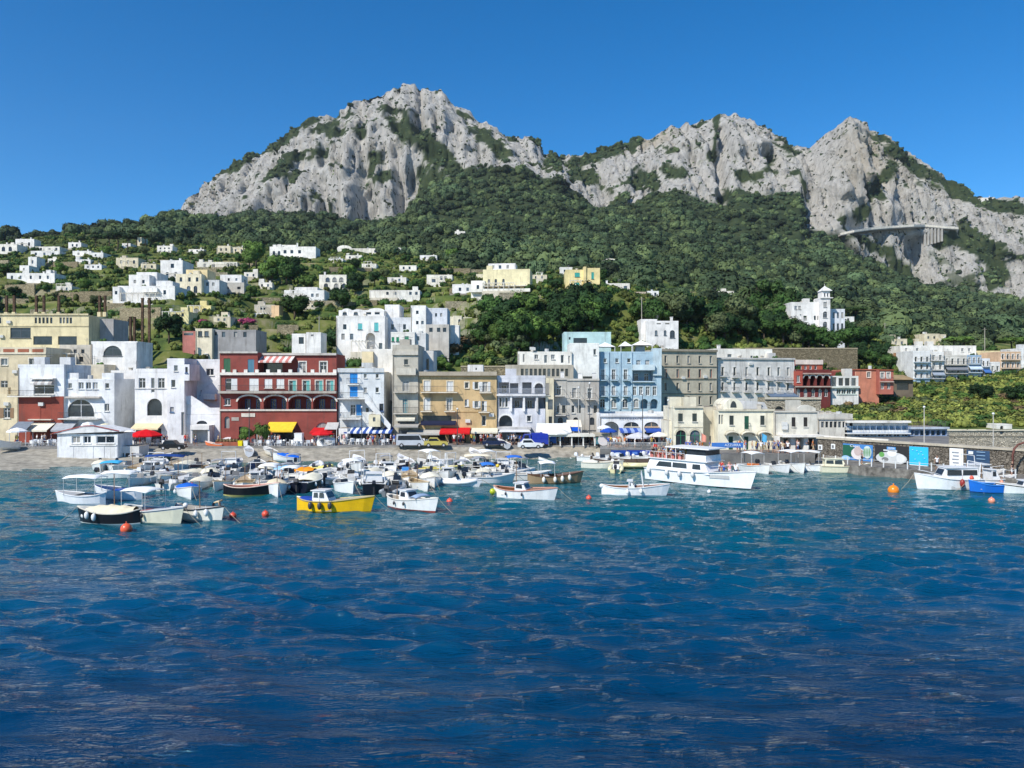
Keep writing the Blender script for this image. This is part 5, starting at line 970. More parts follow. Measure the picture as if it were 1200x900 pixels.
# ================================================================== houses on the slopes
def house(label, u0, u1, vt, vb, c=WHT, rows=(), Y=None, dep=7.0, yaw=0.0, parapet=0.3, drop=9.0, name='hillside_house', chim=None, wings=(), vault=None, fr=(90, 95, 100), group=None, roof=(190, 186, 176), bl=None):
    if Y is None: Y = ground((u0 + u1) / 2, vb)[1] - 0.5
    b = Bld(name, label, u0, u1, vt, vb, Y, dep, c, yaw=yaw, drop=drop, cat='house', group=group, parapet=parapet, roof=roof)
    for (a, e, us, w, *st) in rows: b.win(list(us), a, e, w, st[0] if st else 'p', fr=fr, sh=st[1] if len(st) > 1 else None)
    for (a, e, t, bt_, dY, dp, *cc) in wings:
        q = b.wing(a, e, t, bt_, dY, dp, cc[0] if cc and cc[0] else None, parapet=min(parapet, 0.3), roof=roof)
        q.zb -= 7; q.off.z -= 7; q.H += 7; q.o.z -= 7
        HR.append((a, e, t, bt_, Y + dY))
        for (ra, re_, us, w, *st) in (cc[1] if len(cc) > 1 else ()): q.win(list(us), ra, re_, w, st[0] if st else 'p', fr=fr, sh=st[1] if len(st) > 1 else None)
        q.fin()
    if chim: b.chimney(*chim)
    if vault:
        for (a, e, t, *bb) in vault:
            zb_ = b.z(bb[0]) if bb else b.H; x0, x1 = b.x(a), b.x(e); h = b.z(t) - zb_; pts = [(x0 + (x1 - x0) * (.5 - .5 * math.cos(math.pi * k / 10)), zb_ + .02 + h * math.sin(math.pi * k / 10)) for k in range(11)]
            b.add('vaulted_roof', MB().prism(pts[::-1], .0 if not bb else 2.02, dep).mesh('vaulted_roof', plaster(c)))
    hr_ = random.Random(int(u0 * 13 + vt)); kk = hr_.random()
    if b.W > 4.5 and kk < .75 and Y > 140:
        a_, w2 = hr_.uniform(0, b.W * .4), b.W * hr_.uniform(.4, .8); zt2 = drop + hr_.uniform(-.2, .4); b.add('terrace', MB().box(a_, a_ + w2, -2.6, -.01, 0, zt2).mesh('terrace', plaster(hr_.choice([(214, 206, 188), c, (190, 180, 158)]))))
        if kk < .4:
            q = MB()
            for xx in np.arange(a_ + .15, a_ + w2, 1.6): q.box(xx - .09, xx + .09, -2.5, -2.32, zt2, zt2 + 2.2)
            q.box(a_, a_ + w2, -2.5, -2.34, zt2 + 2.202, zt2 + 2.36)
            for xx in np.arange(a_ + .3, a_ + w2, .7): q.box(xx, xx + .1, -2.7, -.02, zt2 + 2.362, zt2 + 2.45)
            b.add('pergola', q.mesh('pergola', plaster((226, 222, 212))))
    if bl:
        for (a, e, v) in bl: b.balc(a, e, v, 1.0, c, rail='wall', rc=c)
    return b.fin()
TEAL = (60, 165, 155)
b = house('long cream station building with tall brown roof pillars', -40, 104, 369, 412, (226, 214, 170), [(371.5, 379, [0, 42, 46.5, 51, 55.5, 60, 71, 75, 79, 83], 2.8), (384, 396, [24], 24, 'w'), (394, 404, [50, 79], 22)], 150, 9, name='station_building', parapet=0.4, wings=[(104.2, 133, 374, 408, 4, 6, (176, 176, 180))])  # grey wing: shadow side of the cream building painted as wall colour
b.band(367.6, 369.4, .25, (214, 202, 162)).band(381.6, 382.6, .12, (206, 194, 154), 'string_course')
for u in (5, 14, 40, 49, 66.5, 114.5, 121): pz = b.H - .3; hh = (369 - 344) * 150 / F; b.add('roof_pillar', MB().box(-.2, .2, -.2, .2, 0, hh).mesh('roof_pillar', mat('rusted_pillar', (0.10, 0.06, 0.035), 0.9, 0.5, 2.0)), None, (b.x(u), .7, pz)); b.add('pillar_base', MB().box(-.32, .32, -.32, .32, 0, .9).mesh('pillar_base', plaster((222, 206, 160))), None, (b.x(u), .7, pz))
for u in (153, 157.5, 167, 175):
    o = empty('garden_pillar', (X(u, 152), 152, Zv(399, 152))); hh = (399 - (372 if u < 160 else 350)) * 152 / F; put('shaft', MB().box(-.2, .2, -.2, .2, -.5, hh).mesh('shaft', mat('rusted_pillar', (0.10, 0.06, 0.035), 0.9, 0.5, 2.0)), o); put('cap', MB().box(-.26, .26, -.26, .26, hh + .002, hh + .12).mesh('cap', mat('rusted_pillar', (0.10, 0.06, 0.035))), o)
    tag(o, 'tall rusty brown garden pillar beside the cream station building', 'pillar', 'rusty garden pillars')
house('white low house with green awning arch under the garden pillars', 107, 161, 400, 425, (230, 232, 234), [(405, 417, [132], 22, 'a')], 141, 6, wings=[(146, 160, 401, 425, -1.5, 1.5)])
house('small shabby grey house with cluttered roof terrace', 70, 106, 404, 430, (196, 190, 178), [(408, 414, [80, 88, 97], 4), (418, 424, [82, 95], 5)], 141.5, 6, parapet=0.7)
house('beige roadside house between alley and gardens', 76, 122, 427, 446, (214, 206, 184), [(432, 438, [98, 103], 4)], 137, 5, parapet=0.5)
house('pink and cream house joined to a long grey block', 229, 248.5, 385, 412, (232, 222, 196), [(388, 394, [234.5, 242], 5, 'w')], 160, 6, wings=[(214, 229, 388, 412, .5, 5, (196, 120, 112), [(389.5, 393, [221], 11)]), (248.6, 300, 386.5, 412, 1, 7, (160, 160, 164), [(389, 395, [262, 276, 287], 4), (389, 393, [253], 3)])])
house('white cubic villa stacked in many blocks on the terraces', 138, 205, 335, 355, WHT, [(340, 345, [172, 182, 193], 3.2), (349, 353, [183], 5, 'a')], None, 9, wings=[(151, 175, 322, 336, 2, 8, None, [(328, 332, [158, 168], 3)]), (160, 184, 319, 336, 5, 7), (183, 200, 329, 336, 3, 6, (222, 226, 232)), (132, 140, 336, 352, -1.5, 6, None, [(341, 345, [136], 3)])], bl=[(168, 186, 342)])
house('white villa with round window above the cubic villa', 188, 214, 305, 330, WHT, [(309, 314, [202], 4), (319, 324, [196, 206], 3)], None, 9, chim=(208, 302))
house('cream and white villa with arched doors next to the cubic villa', 206, 236, 321, 346, (236, 226, 196), [(325, 330, [212, 222, 231], 3), (335, 343, [221, 229], 4.4, 'a'), (337, 341, [212], 3)], None, 9, wings=[(218, 243, 316, 326, 3, 7, (232, 212, 160)), (236, 257, 328, 345, 2, 7, (214, 218, 224), [(331, 335, [243, 250], 3)])])
house('two tone white and grey house beside the cream villa', 258, 286, 331, 343, (196, 194, 188), [(336, 339, [266, 280], 4)], None, 7, wings=[(258, 283, 322, 331.2, .3, 6, WHT, [(326, 329, [268, 277], 2.4)])])
house('long low white house with dark portico on the upper terrace', 231, 278, 307, 316, (230, 228, 218), [(308.5, 314.5, [267, 271, 275.5], 3), (309, 313, [240, 250], 3)], None, 6)
house('pale yellow long house with two arches on the garden terrace', 222, 247, 358, 369, (236, 220, 150), [(361, 367, [230, 240], 7, 'a')], None, 6)
house('pale yellow cottage beside the dark tree', 187, 221, 365, 377, (232, 222, 164), [(367, 371, [214], 3)], None, 6, chim=(196, 361))
house('grey garden shed and white wall on the terrace', 298, 322, 357, 370, (196, 190, 174), [(359, 363, [308], 6)], None, 5, wings=[(290, 312, 367, 371, -2, 2, WHT), (318, 327, 358, 370, -1, 4, (236, 196, 150))])
house('white house pair with dark doorway under the terraces', 342, 358, 391, 404, WHT, [(395, 403, [353], 6)], 160, 5, wings=[(359, 376, 389.5, 406, -1, 5, (236, 236, 238), [(392, 394, [366], 3)])])
house('white villa with three arched loggias and cypress beside it', 374, 406, 322, 338, (238, 236, 226), [(325, 330, [384, 392, 400], 5, 'a'), (332, 337, [382, 394, 403], 5, 'a')], None, 7, chim=(379, 318))
house('white farmhouse with flat roof in front of the loggia villa', 333, 380, 340, 353, WHT, [(344, 348, [366, 372], 3)], None, 7, wings=[(345, 372, 336.5, 348, 4, 6), (327, 346, 345, 353, -1, 5)])
house('broad white villa half hidden by trees with tall chimneys', 316, 370, 289, 302, (238, 238, 236), [(293, 297, [334, 342, 351], 3.4), (294, 300, [321, 327], 3, 'a')], None, 9, wings=[(324, 347, 287, 294, 3, 8)], chim=(347, 284))
house('long white hillside terrace house with vaulted end', 395, 470, 291, 297, (236, 234, 228), [(293, 296, [405, 415, 440, 452, 461], 3)], None, 8, vault=[(395, 412, 287.5), (445, 470, 289)])
house('white terrace house of repeated windows above the big white villa', 433, 492, 340, 350, (236, 236, 232), [(342, 345.5, [454, 463, 481, 488], 3)], None, 6)
house('small white cottage with dark veranda on upper slope', 500, 530, 322, 333, (226, 224, 214), [(324, 328, [517, 522], 3.2), (327, 331, [508], 5)], None, 6)
house('white cottage with grey lean-to left of the cream villa', 530, 553, 333, 344, WHT, [(337, 341, [539, 548], 3)], None, 6, wings=[(527, 547, 344, 352, -4, 4, (150, 144, 132), [(346, 350, [533], 3)])])
b = house('cream and white villa with long veranda and balustrade', 566, 621, 316, 343, (238, 228, 182), [(327, 334, [573, 581, 590], 2.8, 'a'), (337, 342, [571, 580, 589, 598, 607], 5)], None, 10, yaw=-6, wings=[(552, 568, 329, 350, -1, 8, (236, 236, 230), [(334, 339, [560], 3)]), (572, 604, 309, 317, 6, 6, WHT, [(311, 315, [578, 586, 595], 3)])])
b.balc(553, 622, 343, 2.5, (232, 232, 226), rail='wall', rc=(236, 236, 230), h=0.8); b.balc(566, 618, 336, 2.0, (232, 230, 222), rail='bar', rc=(210, 210, 205))
house('yellow villa with teal shutters and an arched porch among trees', 663, 687, 316, 340, (238, 222, 156), [(319.5, 324.5, [676.5], 6, 'c', TEAL), (331, 335, [676], 6, 'c', TEAL)], None, 8, parapet=.4, wings=[(687, 703, 314, 340, -.6, 8, (236, 218, 152), [(319, 327, [694.5], 3, 'c', TEAL), (330, 338, [690], 9, 'a')]), (684, 687, 312.5, 340, -1, 3, (234, 214, 150))])
house('white cottage tucked behind the yellow villa', 656, 671, 313, 323, (226, 226, 222), [(316, 319, [662, 667], 2.6)], None, 6)
house('small white house with stair wall right of the yellow villa', 711, 738, 332, 344, (234, 230, 222), [(335, 341, [722, 733], 4)], None, 6, chim=(712, 328), wings=[(738, 757, 342, 352, 1, 5, (196, 180, 160))])
house('tiny white gable house beside the stair wall', 756, 772, 341, 349, (236, 238, 240), [(343, 347, [768], 2.5)], None, 5)
house('far white house peeping from the woodland', 706, 727, 305, 311, (228, 224, 214), [(307, 309.5, [712, 718], 2)], None, 6, vault=[(708, 722, 303)])
house('white house with three dark arches above the grey block', 757, 795, 376, 403, WHT, [(387, 393, [769, 779.5], 3.2, 'a'), (387, 396, [788], 6, 'a'), (377.5, 380, [772, 782], 5)], 196, 8, parapet=.5, wings=[(751, 770, 374, 396, 1.5, 6)], chim=(789, 371))
house('long white house among the trees above the white row', 826, 860, 341, 348, (228, 224, 214), [(343, 346, [834, 842, 852], 3)], None, 6)
# big white villa above the harbour
house('big white villa with vaulted roofline and teal windows above the harbour', 394, 451, 370, 412, WHT, [(379, 386, [422], 5, 'c', (100, 190, 190)), (378, 388, [441], 5, 'c', (100, 190, 190)), (390, 411, [434], 11, 'la'), (380, 386, [404], 4), (391, 398, [402, 412], 4), (402, 409, [446], 4)], 166, 9, parapet=.3, vault=[(398, 410, 360.5, 363.6), (411, 424, 361.5, 363.6), (429, 449, 360, 363.6)], wings=[(397, 450, 363.5, 372, 2, 7, None, [(365, 369, [404, 417], 5, 'a'), (365.5, 368.5, [432, 442], 6)]), (451.1, 482, 372, 412, 4, 8, (206, 214, 226), [(380, 386, [460, 474], 3.4)]), (451, 468, 357, 373, 5, 7)])  # blue-grey right wing: shadowed face of the white villa painted into its colour
house('tall white cube house with shaded side next to the big white villa', 481.5, 499, 358, 400, (236, 238, 238), [(364, 368, [489], 3), (376, 380, [489, 495], 3)], 168, 8, wings=[(499.1, 524, 361, 380, 1.5, 8, (206, 214, 228), [(367, 371, [511, 517], 2.4)]), (499.2, 526, 380.2, 396, -.5, 6, (196, 192, 186), [(384, 389, [505, 514, 521], 4)])])  # shaded side is a wing with the shade tinted into its plaster
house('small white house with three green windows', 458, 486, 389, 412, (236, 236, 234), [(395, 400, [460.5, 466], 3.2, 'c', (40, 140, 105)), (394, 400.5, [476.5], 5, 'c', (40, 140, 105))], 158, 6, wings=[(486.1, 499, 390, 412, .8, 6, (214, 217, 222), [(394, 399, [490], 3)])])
house('white garden chapel with battlemented posts by the tree slope', 531, 541, 370, 382, (232, 226, 206), [(374, 380, [538.5], 3, 'a')], None, 4, wings=[(524, 531, 371, 382, 1, 3), (541, 553, 372, 382, 1, 3)])
house('white gazebo wall with parasol terrace beside the tall cube house', 508, 530, 384, 396, (226, 226, 222), [(387, 393, [514], 5)], 172, 5, wings=[(527, 538, 381, 394, -.6, 4, WHT)])
# villa with the lookout tower
b = house('white villa with square lookout tower and pointed cap', 927, 961, 354, 378, (236, 236, 236), [(358.5, 362.5, [932.5, 937], 3, 'w'), (370, 376, [943.5], 4), (370, 375, [955, 959], 2.4)], 222, 8, drop=6, name="tower_villa", fr=(170, 170, 170), parapet=.5, wings=[(960.5, 973, 349.5, 390, -1, 4.5, (234, 234, 236), [(354, 360, [967], 4, 'w'), (365, 372.5, [967], 5, 'a'), (377, 384, [967], 5, 'a')]), (964, 972.5, 341, 349.6, -.4, 3.4, (234, 234, 236), [(343.5, 347.5, [966.5, 970], 1.8, 'a')]), (973.2, 990, 362, 394, 2, 8, (214, 222, 234), [(366, 373, [977, 982, 987], 2.6), (379, 387, [977, 982, 987], 2.6)])])
q = b; zc = b.z(341); xc0, xc1 = b.x(962.5) - .05, b.x(974); cap = MB(); cap.add([(xc0, -1.0, zc), (xc1, -1.0, zc), (xc1, 3.2, zc), (xc0, 3.2, zc), ((xc0 + xc1) / 2, 1.1, zc + 1.6)], [(0, 1, 4), (1, 2, 4), (2, 3, 4), (3, 0, 4), (3, 2, 1, 0)]); cap.tube([((xc0 + xc1) / 2, 1.1, zc + 1.5), ((xc0 + xc1) / 2, 1.1, zc + 2.2)], .06, 5); b.add('tower_cap', cap.mesh('tower_cap', plaster((226, 228, 230)))); b.add('tower_cornice', MB().box(b.x(959.5), b.x(974.2), -1.35, 3.6, b.z(350), b.z(349)).mesh('tower_cornice', plaster((236, 236, 236))))
# far upper left village
VIL = [(-30, 20, 286, 297, 'white long house with arches at the edge of the upper village', [(289, 294, [4, 12], 4, 'a')]), (18, 40, 280, 291, 'white gabled church on top of the upper village', [(284, 288, [26, 34], 2.5)]), (41, 70, 289, 294, 'low white flat house above terrace greenery', [(290.5, 293, [48, 58, 66], 2.5)]), (36, 70, 294, 300.5, 'second low white row house under the white flat house', [(296, 299, [42, 52, 62], 2.5)]),
       (80, 95, 284, 292, 'small white cube house by the skyline pines', [(286, 289, [85, 90], 2)]), (85, 107, 294, 301, 'white terrace house below the skyline cube', [(296, 299, [92, 100], 2.5)]), (106, 121, 296, 302, 'round ended white cottage on the green knoll', [(298, 300, [112], 2)]),
       (8, 64, 320, 332, 'long white farmhouse with flat wing on terraces', [(323, 327, [14, 24, 36, 47, 56], 2.5)]), (33, 43, 301, 318, 'narrow white tower house with shaded side', [(305, 309, [38], 2)]), (23, 34, 311, 321, 'white lean-to beside the narrow tower house', [(314, 317, [28], 2)]), (88, 106, 304, 309, 'tiny white shed on the green terraces', [(305.5, 308, [97], 2)]),
       (136, 162, 302, 313, 'pale weathered terrace house below the pines', [(305, 309, [142, 150, 157], 2.5)]), (143, 153, 285, 291, 'small white house beneath the umbrella pines', [(287, 289, [148], 2)]), (161, 166, 278, 288, 'slim stone tower beside the umbrella pines', [(281, 284, [163.5], 1.5)]), (184, 202, 288, 297, 'white house with two rows of dark windows below the woodland', [(290, 292, [188, 193, 198], 1.8), (293.5, 295.5, [188, 193, 198], 1.8)]),
       (221, 239, 292, 296, 'low white bungalow under the woodland edge', [(293, 295, [225, 231, 236], 1.8)]), (255, 270, 288, 297, 'cream villa block with chimney under the woodland edge', [(290.5, 294, [259, 265], 2)]), (270, 288, 290, 296, 'cream side house with roof terrace under the woodland', [(292, 294.5, [276, 283], 2)]), (491, 497, 293, 297, 'tiny white hut above the terraces', []), (492, 512, 299, 305, 'white cottage with two windows on the open terraces', [(301, 303.5, [498, 506], 2)]),
       (544, 562, 286, 294.5, 'white cube villa below the cliff woodland', [(288, 292, [548, 553, 558], 2.2)]), (540, 566, 297, 304, 'white villa with terrace below the cube villa', [(299, 302, [546, 552, 559], 2.4)]), (533, 545, 271, 281, 'white ruin like house at the foot of the cliff', [(274, 277, [539], 2)]), (576, 603, 311, 316, 'flat white roof terrace house behind the cream villa', [(312.5, 315, [582, 590, 597], 2)]),
       (988, 1001, 371, 377, 'small white house right of the tower villa', [(373, 375.5, [994], 2.4)]), (1045, 1063, 397, 408, 'stone coloured cottage above the hotels', [(400, 404, [1050, 1057], 2.6)]), (1083, 1101, 391, 405, 'cream two tier house above the hotels', [(394, 397, [1088, 1095], 2.4)]), (1100, 1116, 396, 406, 'white annex beside the cream two tier house', []), (1072, 1077, 397, 405, 'slim white house beside the stone cottage', []), (1150, 1165, 231.5, 237, 'white house on the ridge of the right mountain', [(233, 235, [1155, 1160], 1.8)])]
VIL += [(56, 75, 303, 308, 'low white cottage under the second row house', [(304.5, 307, [61, 68], 2)]), (99, 119, 310, 315, 'white bungalow with three windows above the cubic villa', [(311.5, 314, [103, 109, 115], 2)]), (165, 183, 309, 316, 'pale rubble cottage left of the round window villa', [(311, 314, [170, 178], 2.2)]), (286, 302, 319, 326, 'small white house right of the two tone house', [(321, 324, [290, 297], 2.2)]), (303, 319, 331, 338, 'white cottage below the broad white villa', [(333, 336, [307, 314], 2.4)]),
        (405, 424, 299, 304, 'tiny white house below the long vaulted house', [(300.5, 303, [410, 418], 2)]), (424, 441, 309, 314, 'white hut among terrace trees', [(310.5, 313, [430], 2)]), (468, 488, 311, 317, 'white cottage above the repeated window house', [(312.5, 315.5, [473, 480], 2.2)]), (558, 566, 321, 327, 'narrow white store left of the cream villa roof', []), (353, 373, 356, 362, 'cream shed on the terrace below the white farmhouse', [(357.5, 360.5, [358, 366], 2.4)]), (250, 270, 371, 378, 'pale garden house above the grey block', [(373, 376, [256, 263], 2.6)]),
        (454, 476, 325, 331, 'white low house with dark door between terraces', [(326.5, 330, [460, 468], 2.4)]), (622, 641, 322, 328, 'white outbuilding right of the cream villa', [(323.5, 326.5, [628, 635], 2.2)]), (66, 84, 335, 342, 'small white farm shed on the left terraces', [(337, 340, [72, 78], 2.4)]), (120, 136, 352, 358, 'cream garden store left of the cubic villa', [(353.5, 356.5, [127], 2.6)]), (385, 402, 303, 308, 'white cottage right of the broad white villa', [(304.5, 307, [390, 396], 2)])]
for (u0, u1, vt, vb, lab, rows) in VIL:
    house(lab, u0, u1, vt, vb, random.choice([WHT, (234, 232, 226), (228, 226, 220)]) if 'stone' not in lab and 'cream' not in lab and 'pale' not in lab else (222, 212, 184), rows, None, 6 + random.random() * 3, parapet=0.25, chim=(u0 + (u1 - u0) * .7, vt - 2.5) if (u1 - u0) > 14 and random.random() < .6 else None)
# cliff road on pillars across the right mountain
CONC = mat('concrete', (0.42, 0.40, 0.36), 0.9, 0.15, 0.1, stain=0.4)
vd = empty('cliff_road', (X(1060, 1000), 1000, Zv(268, 1000))); tag(vd, 'cliff road with white parapet and tall concrete viaduct pillars', 'viaduct'); o0 = vd.location
rd = MB(); pr = MB(); prev = None; RP = [(984, 275), (1000, 271.5), (1020, 268.5), (1045, 266.5), (1070, 265), (1083, 265), (1095, 266), (1106, 267), (1122, 268)]
gy0 = [ground(u, v, 900)[1] for u, v in RP]; gy0 = [min(gy0[max(0, k - 1):k + 2]) - 4 for k in range(len(RP))]
for (u, v), gy in zip(RP, gy0):
    p = Vector((X(u, gy), gy, Zv(v, gy)))
    if prev is not None:
        for (mb2, ya, yb, za, zb2) in ((rd, -2, 24, -1.8, 0), (pr, -2.4, -1.9, -1.0, 1.6)):
            mb2.add([tuple(prev + Vector((0, ya, za)) - o0), tuple(p + Vector((0, ya, za)) - o0), tuple(p + Vector((0, yb, za)) - o0), tuple(prev + Vector((0, yb, za)) - o0), tuple(prev + Vector((0, ya, zb2)) - o0), tuple(p + Vector((0, ya, zb2)) - o0), tuple(p + Vector((0, yb, zb2)) - o0), tuple(prev + Vector((0, yb, zb2)) - o0)], [(0, 3, 2, 1), (4, 5, 6, 7), (0, 1, 5, 4), (1, 2, 6, 5), (2, 3, 7, 6), (3, 0, 4, 7)])
    prev = p
rd.build('roadway', CONC, vd); pr.build('road_parapet', plaster((224, 220, 208)), vd)
for k, u in enumerate((1083.5, 1087.5, 1091.5, 1095.5, 1099.5, 1103.5)):
    Yp = float(np.interp(u, [r_[0] for r_ in RP], gy0)) - 1.0; put('pillar', MB().box(-1.1, 1.1, -1.2, 1.2, -26 + 1.5 * k, -1.85).mesh('pillar', CONC), vd, Vector((X(u, Yp), Yp, Zv(265.5 + k * .2, Yp))) - o0)
# retaining wall behind the white row and rock walls on the slope
for (u0, u1, vt, vb, Y, lab, c) in [(845, 1005, 408, 432, 207, 'long rough stone retaining wall behind the white row house', (150, 138, 112)), (540, 600, 429, 438, 150, 'stepped stone garden wall below the tree slope', (168, 156, 128)), (585, 612, 342, 352, 206, 'pale rock retaining wall under the cream villa', (196, 186, 160))]:
    b = Bld('retaining_wall', lab, u0, u1, vt, vb, Y, 1.5, c, drop=3, cat='wall', wm=rubble(c)); HR.pop(); b.band(vt - .4, vt + 1, .1, tuple(min(255, x + 16) for x in c), 'coping'); b.fin()

gw = random.Random(9)
for k in range(44):
    u = gw.uniform(-10, 590); v = gw.uniform(304, 398); wpx = gw.uniform(18, 52); x, y, z = ground(u, v)
    if y > 420 or y < 146: continue
    hpx = 1.7 * F / y; c = gw.choice([(186, 172, 140), (200, 188, 158), (170, 156, 126)])
    b = Bld('terrace_wall', ('long ' if wpx > 36 else 'short ') + {186: 'tan', 200: 'pale', 170: 'brown'}[c[0]] + ' dry stone terrace wall on the village slope', u - wpx / 2, u + wpx / 2, v - hpx, v, y, 0.7, c, drop=2.5, cat='wall', group=('long ' if wpx > 36 else 'short ') + {186: 'tan', 200: 'pale', 170: 'brown'}[c[0]] + ' terrace walls', yaw=gw.uniform(-14, 14), wm=rubble(c)); HR.pop(); b.fin()
# ------------------------------------------------------------------ single trees
def T(kind, lst, label, group, tone=None, wide=1.0):
    for (u, v, h) in lst: tree_px(kind, u, v, h * random.uniform(.92, 1.08), label, group, tone, wide * random.uniform(.95, 1.15))
L1, L2, L3 = 'tree on the wooded slope above the grey block and white row', 'tree on the slope between the cream villa and the blue hotel', 'garden tree among the hillside houses'
rr_ = random.Random(5)
TONE = {'dark': 'dark green', 'mid': 'mid green', 'light': 'light green', 'olive': 'olive green', 'dry': 'dry brown'}
def area(n, u0, u1, va, vb, hmin, hmax, kind, label, group, tone, wide=1.1, f=None):
    for k in range(n):
        u = rr_.uniform(u0, u1); t = rr_.random(); a = va(u) if callable(va) else va; e = vb(u) if callable(vb) else vb
        h = rr_.uniform(hmin, hmax); tn = rr_.choice(tone); q = (h - hmin) / (hmax - hmin); sz = 'small' if q < .33 else 'tall' if q > .67 else 'middling'
        tree_px(kind, u, a + (e - a) * t, h, sz + ' ' + TONE[tn] + ' ' + label, sz + ' ' + TONE[tn] + ' ' + group, tn, wide, avoid=True)
area(44, 560, 700, lambda u: 372 + max(0, 600 - u) * .5, lambda u: 408 if u < 655 else 398, 24, 40, 'broad', L2, 'trees between cream villa and blue hotel', ['dark', 'mid', 'mid', 'light'])
area(20, 640, 775, 352, 392, 26, 44, 'broad', L2, 'trees between cream villa and blue hotel', ['dark', 'dark', 'mid'])
area(46, 770, 930, lambda u: 360 + (u - 770) * .05, lambda u: 398 + (u - 770) * .06, 26, 46, 'broad', L1, 'trees above the grey block and white row', ['dark', 'dark', 'mid', 'olive'])
area(26, 925, 1050, 392, 412, 18, 32, 'broad', 'tree below the tower villa and above the coral house', 'trees below the tower villa', ['dark', 'mid', 'dark', 'olive'])
area(16, 1000, 1075, 418, 438, 18, 34, 'broad', 'tree beside the white hotel on the coast road', 'trees beside the white hotel', ['mid', 'dark', 'light'])
area(26, 395, 560, 308, 352, 10, 22, 'broad', L3, 'garden trees among the hillside houses', ['mid', 'dark', 'light', 'olive'])
area(50, 285, 420, lambda u: 304, lambda u: 368, 14, 30, 'broad', L3, 'garden trees among the hillside houses', ['mid', 'dark', 'dark', 'light'])
area(70, -20, 290, 296, 372, 9, 20, 'broad', L3, 'garden trees among the hillside houses', ['mid', 'dark', 'light', 'olive'])
area(16, 560, 760, 318, 345, 12, 22, 'broad', L3, 'garden trees among the hillside houses', ['mid', 'dark', 'olive'])
area(34, 505, 612, 392, 436, 8, 18, 'bush', 'shrub on the slope behind the ochre house', 'shrubs behind the ochre house', ['mid', 'light', 'dry', 'olive'], 1.4)
area(60, 965, 1240, lambda u: 470 - max(0, u - 1050) * .12, 500, 7, 14, 'bush', 'shrub on the green bank above the cove wall', 'shrubs on the green bank', ['light', 'light', 'light', 'olive', 'dry', 'mid'], 1.7)
area(14, 1150, 1260, 446, 486, 18, 28, 'broad', 'tree at the end of the green bank', 'dark trees on the green bank', ['dark', 'mid'], 1.3)
T('broad', [(198, 402, 36)], 'dark rounded tree behind the white stepped house', None, 'dark'); T('broad', [(398, 416, 30)], 'dark leafy tree in front of the big white villa', None, 'dark', 1.2); T('broad', [(345, 374, 30)], 'bright green rounded tree below the white farmhouse', None, 'mid', 1.3); T('broad', [(300, 312, 30), (292, 316, 24)], 'tall light green tree beside the broad white villa', 'light trees beside the broad villa', 'light')
T('cypress', [(344, 352, 20)], 'slim dark cypress in front of the white farmhouse', None); T('cypress', [(400, 352, 22), (392, 356, 18)], 'dark cypress below the loggia villa', 'cypresses below the loggia villa')
T('pine', [(138, 294, 22), (128, 292, 18), (150, 294, 18)], 'flat crowned umbrella pine on the left skyline', 'skyline umbrella pines', 'dark', 1.3); T('pine', [(112, 292, 16), (96, 291, 14), (170, 290, 16), (160, 288, 18)], 'dark rounded pine near the skyline houses', 'dark skyline pines', 'dark', 1.2)
T('pine', [(1130, 420, 26), (1118, 418, 22)], 'broad green umbrella pine behind the blue hotels', 'pines behind the blue hotels', 'light', 1.6); T('pine', [(1185, 416, 22), (1205, 420, 24)], 'umbrella pine behind the peach hotel', 'pines behind the peach hotel', 'light', 1.6); T('pine', [(918, 386, 44), (898, 382, 50)], 'tall umbrella pine left of the tower villa', 'pines left of the tower villa', 'pine', .8); T('pine', [(1003, 378, 18)], 'low umbrella pine behind the tower villa', None, 'pine', 1.8)
T('bush', [(578, 364, 10), (585, 364, 9)], 'pink flowering bougainvillea below the cream villa', 'pink bougainvillea', 'pink', 1.6); T('bush', [(290, 380, 8), (236, 382, 8)], 'dusky pink flowering bush on the terraces', 'pink terrace bushes', 'pink', 1.8)
for (u, v, h) in [(928, 404, 26), (941, 406, 28), (954, 408, 26), (966, 410, 24), (980, 412, 26), (918, 402, 30), (994, 410, 28), (948, 410, 20), (973, 413, 20)]: tree_px('broad', u, v, h, 'round green tree at the foot of the tower villa', 'trees at the foot of the tower villa', 'mid', 1.3, Y=214)
# palms
def palm(u, v, h, label):
    x, y, z = ground(u, v); H = h * y / F; e = empty('palm_tree', (x, y, z)); tag(e, label, 'palm tree')
    put('trunk', MB().tube([(0, 0, -1), (.15, 0, H * .5), (0, 0, H * .82)], .3, 7, r1=.24).mesh('trunk', BARK, True), e)
    for k in range(22):
        f = MB(); a = k * 2.4; el = random.uniform(-.2, 1.1); L = H * .38; p = []
        for j in range(6): t = j / 5.0; p.append(Vector((math.cos(a) * L * t * math.cos(el * (1 - t)), math.sin(a) * L * t * math.cos(el * (1 - t)), H * .82 + L * (math.sin(el) * t - .75 * t * t))))
        sd = Vector((-math.sin(a), math.cos(a), 0)) * .42
        for j in range(5):
            w0, w1 = (1 - abs(j / 5.0 - .4)) , (1 - abs((j + 1) / 5.0 - .4)) if j < 4 else 0.1
            f.add([p[j] - sd * w0 - Vector((0, 0, .2)), p[j], p[j + 1], p[j + 1] - sd * w1 - Vector((0, 0, .2))], [(0, 1, 2, 3)]); f.add([p[j], p[j] + sd * w0 - Vector((0, 0, .2)), p[j + 1] + sd * w1 - Vector((0, 0, .2)), p[j + 1]], [(0, 1, 2, 3)])
        put('frond', f.mesh('frond', FM['palm']), e)
palm(923, 388, 42, 'tall palm tree in front of the tower villa'); palm(878, 372, 40, 'palm tree rising from the trees left of the tower villa')
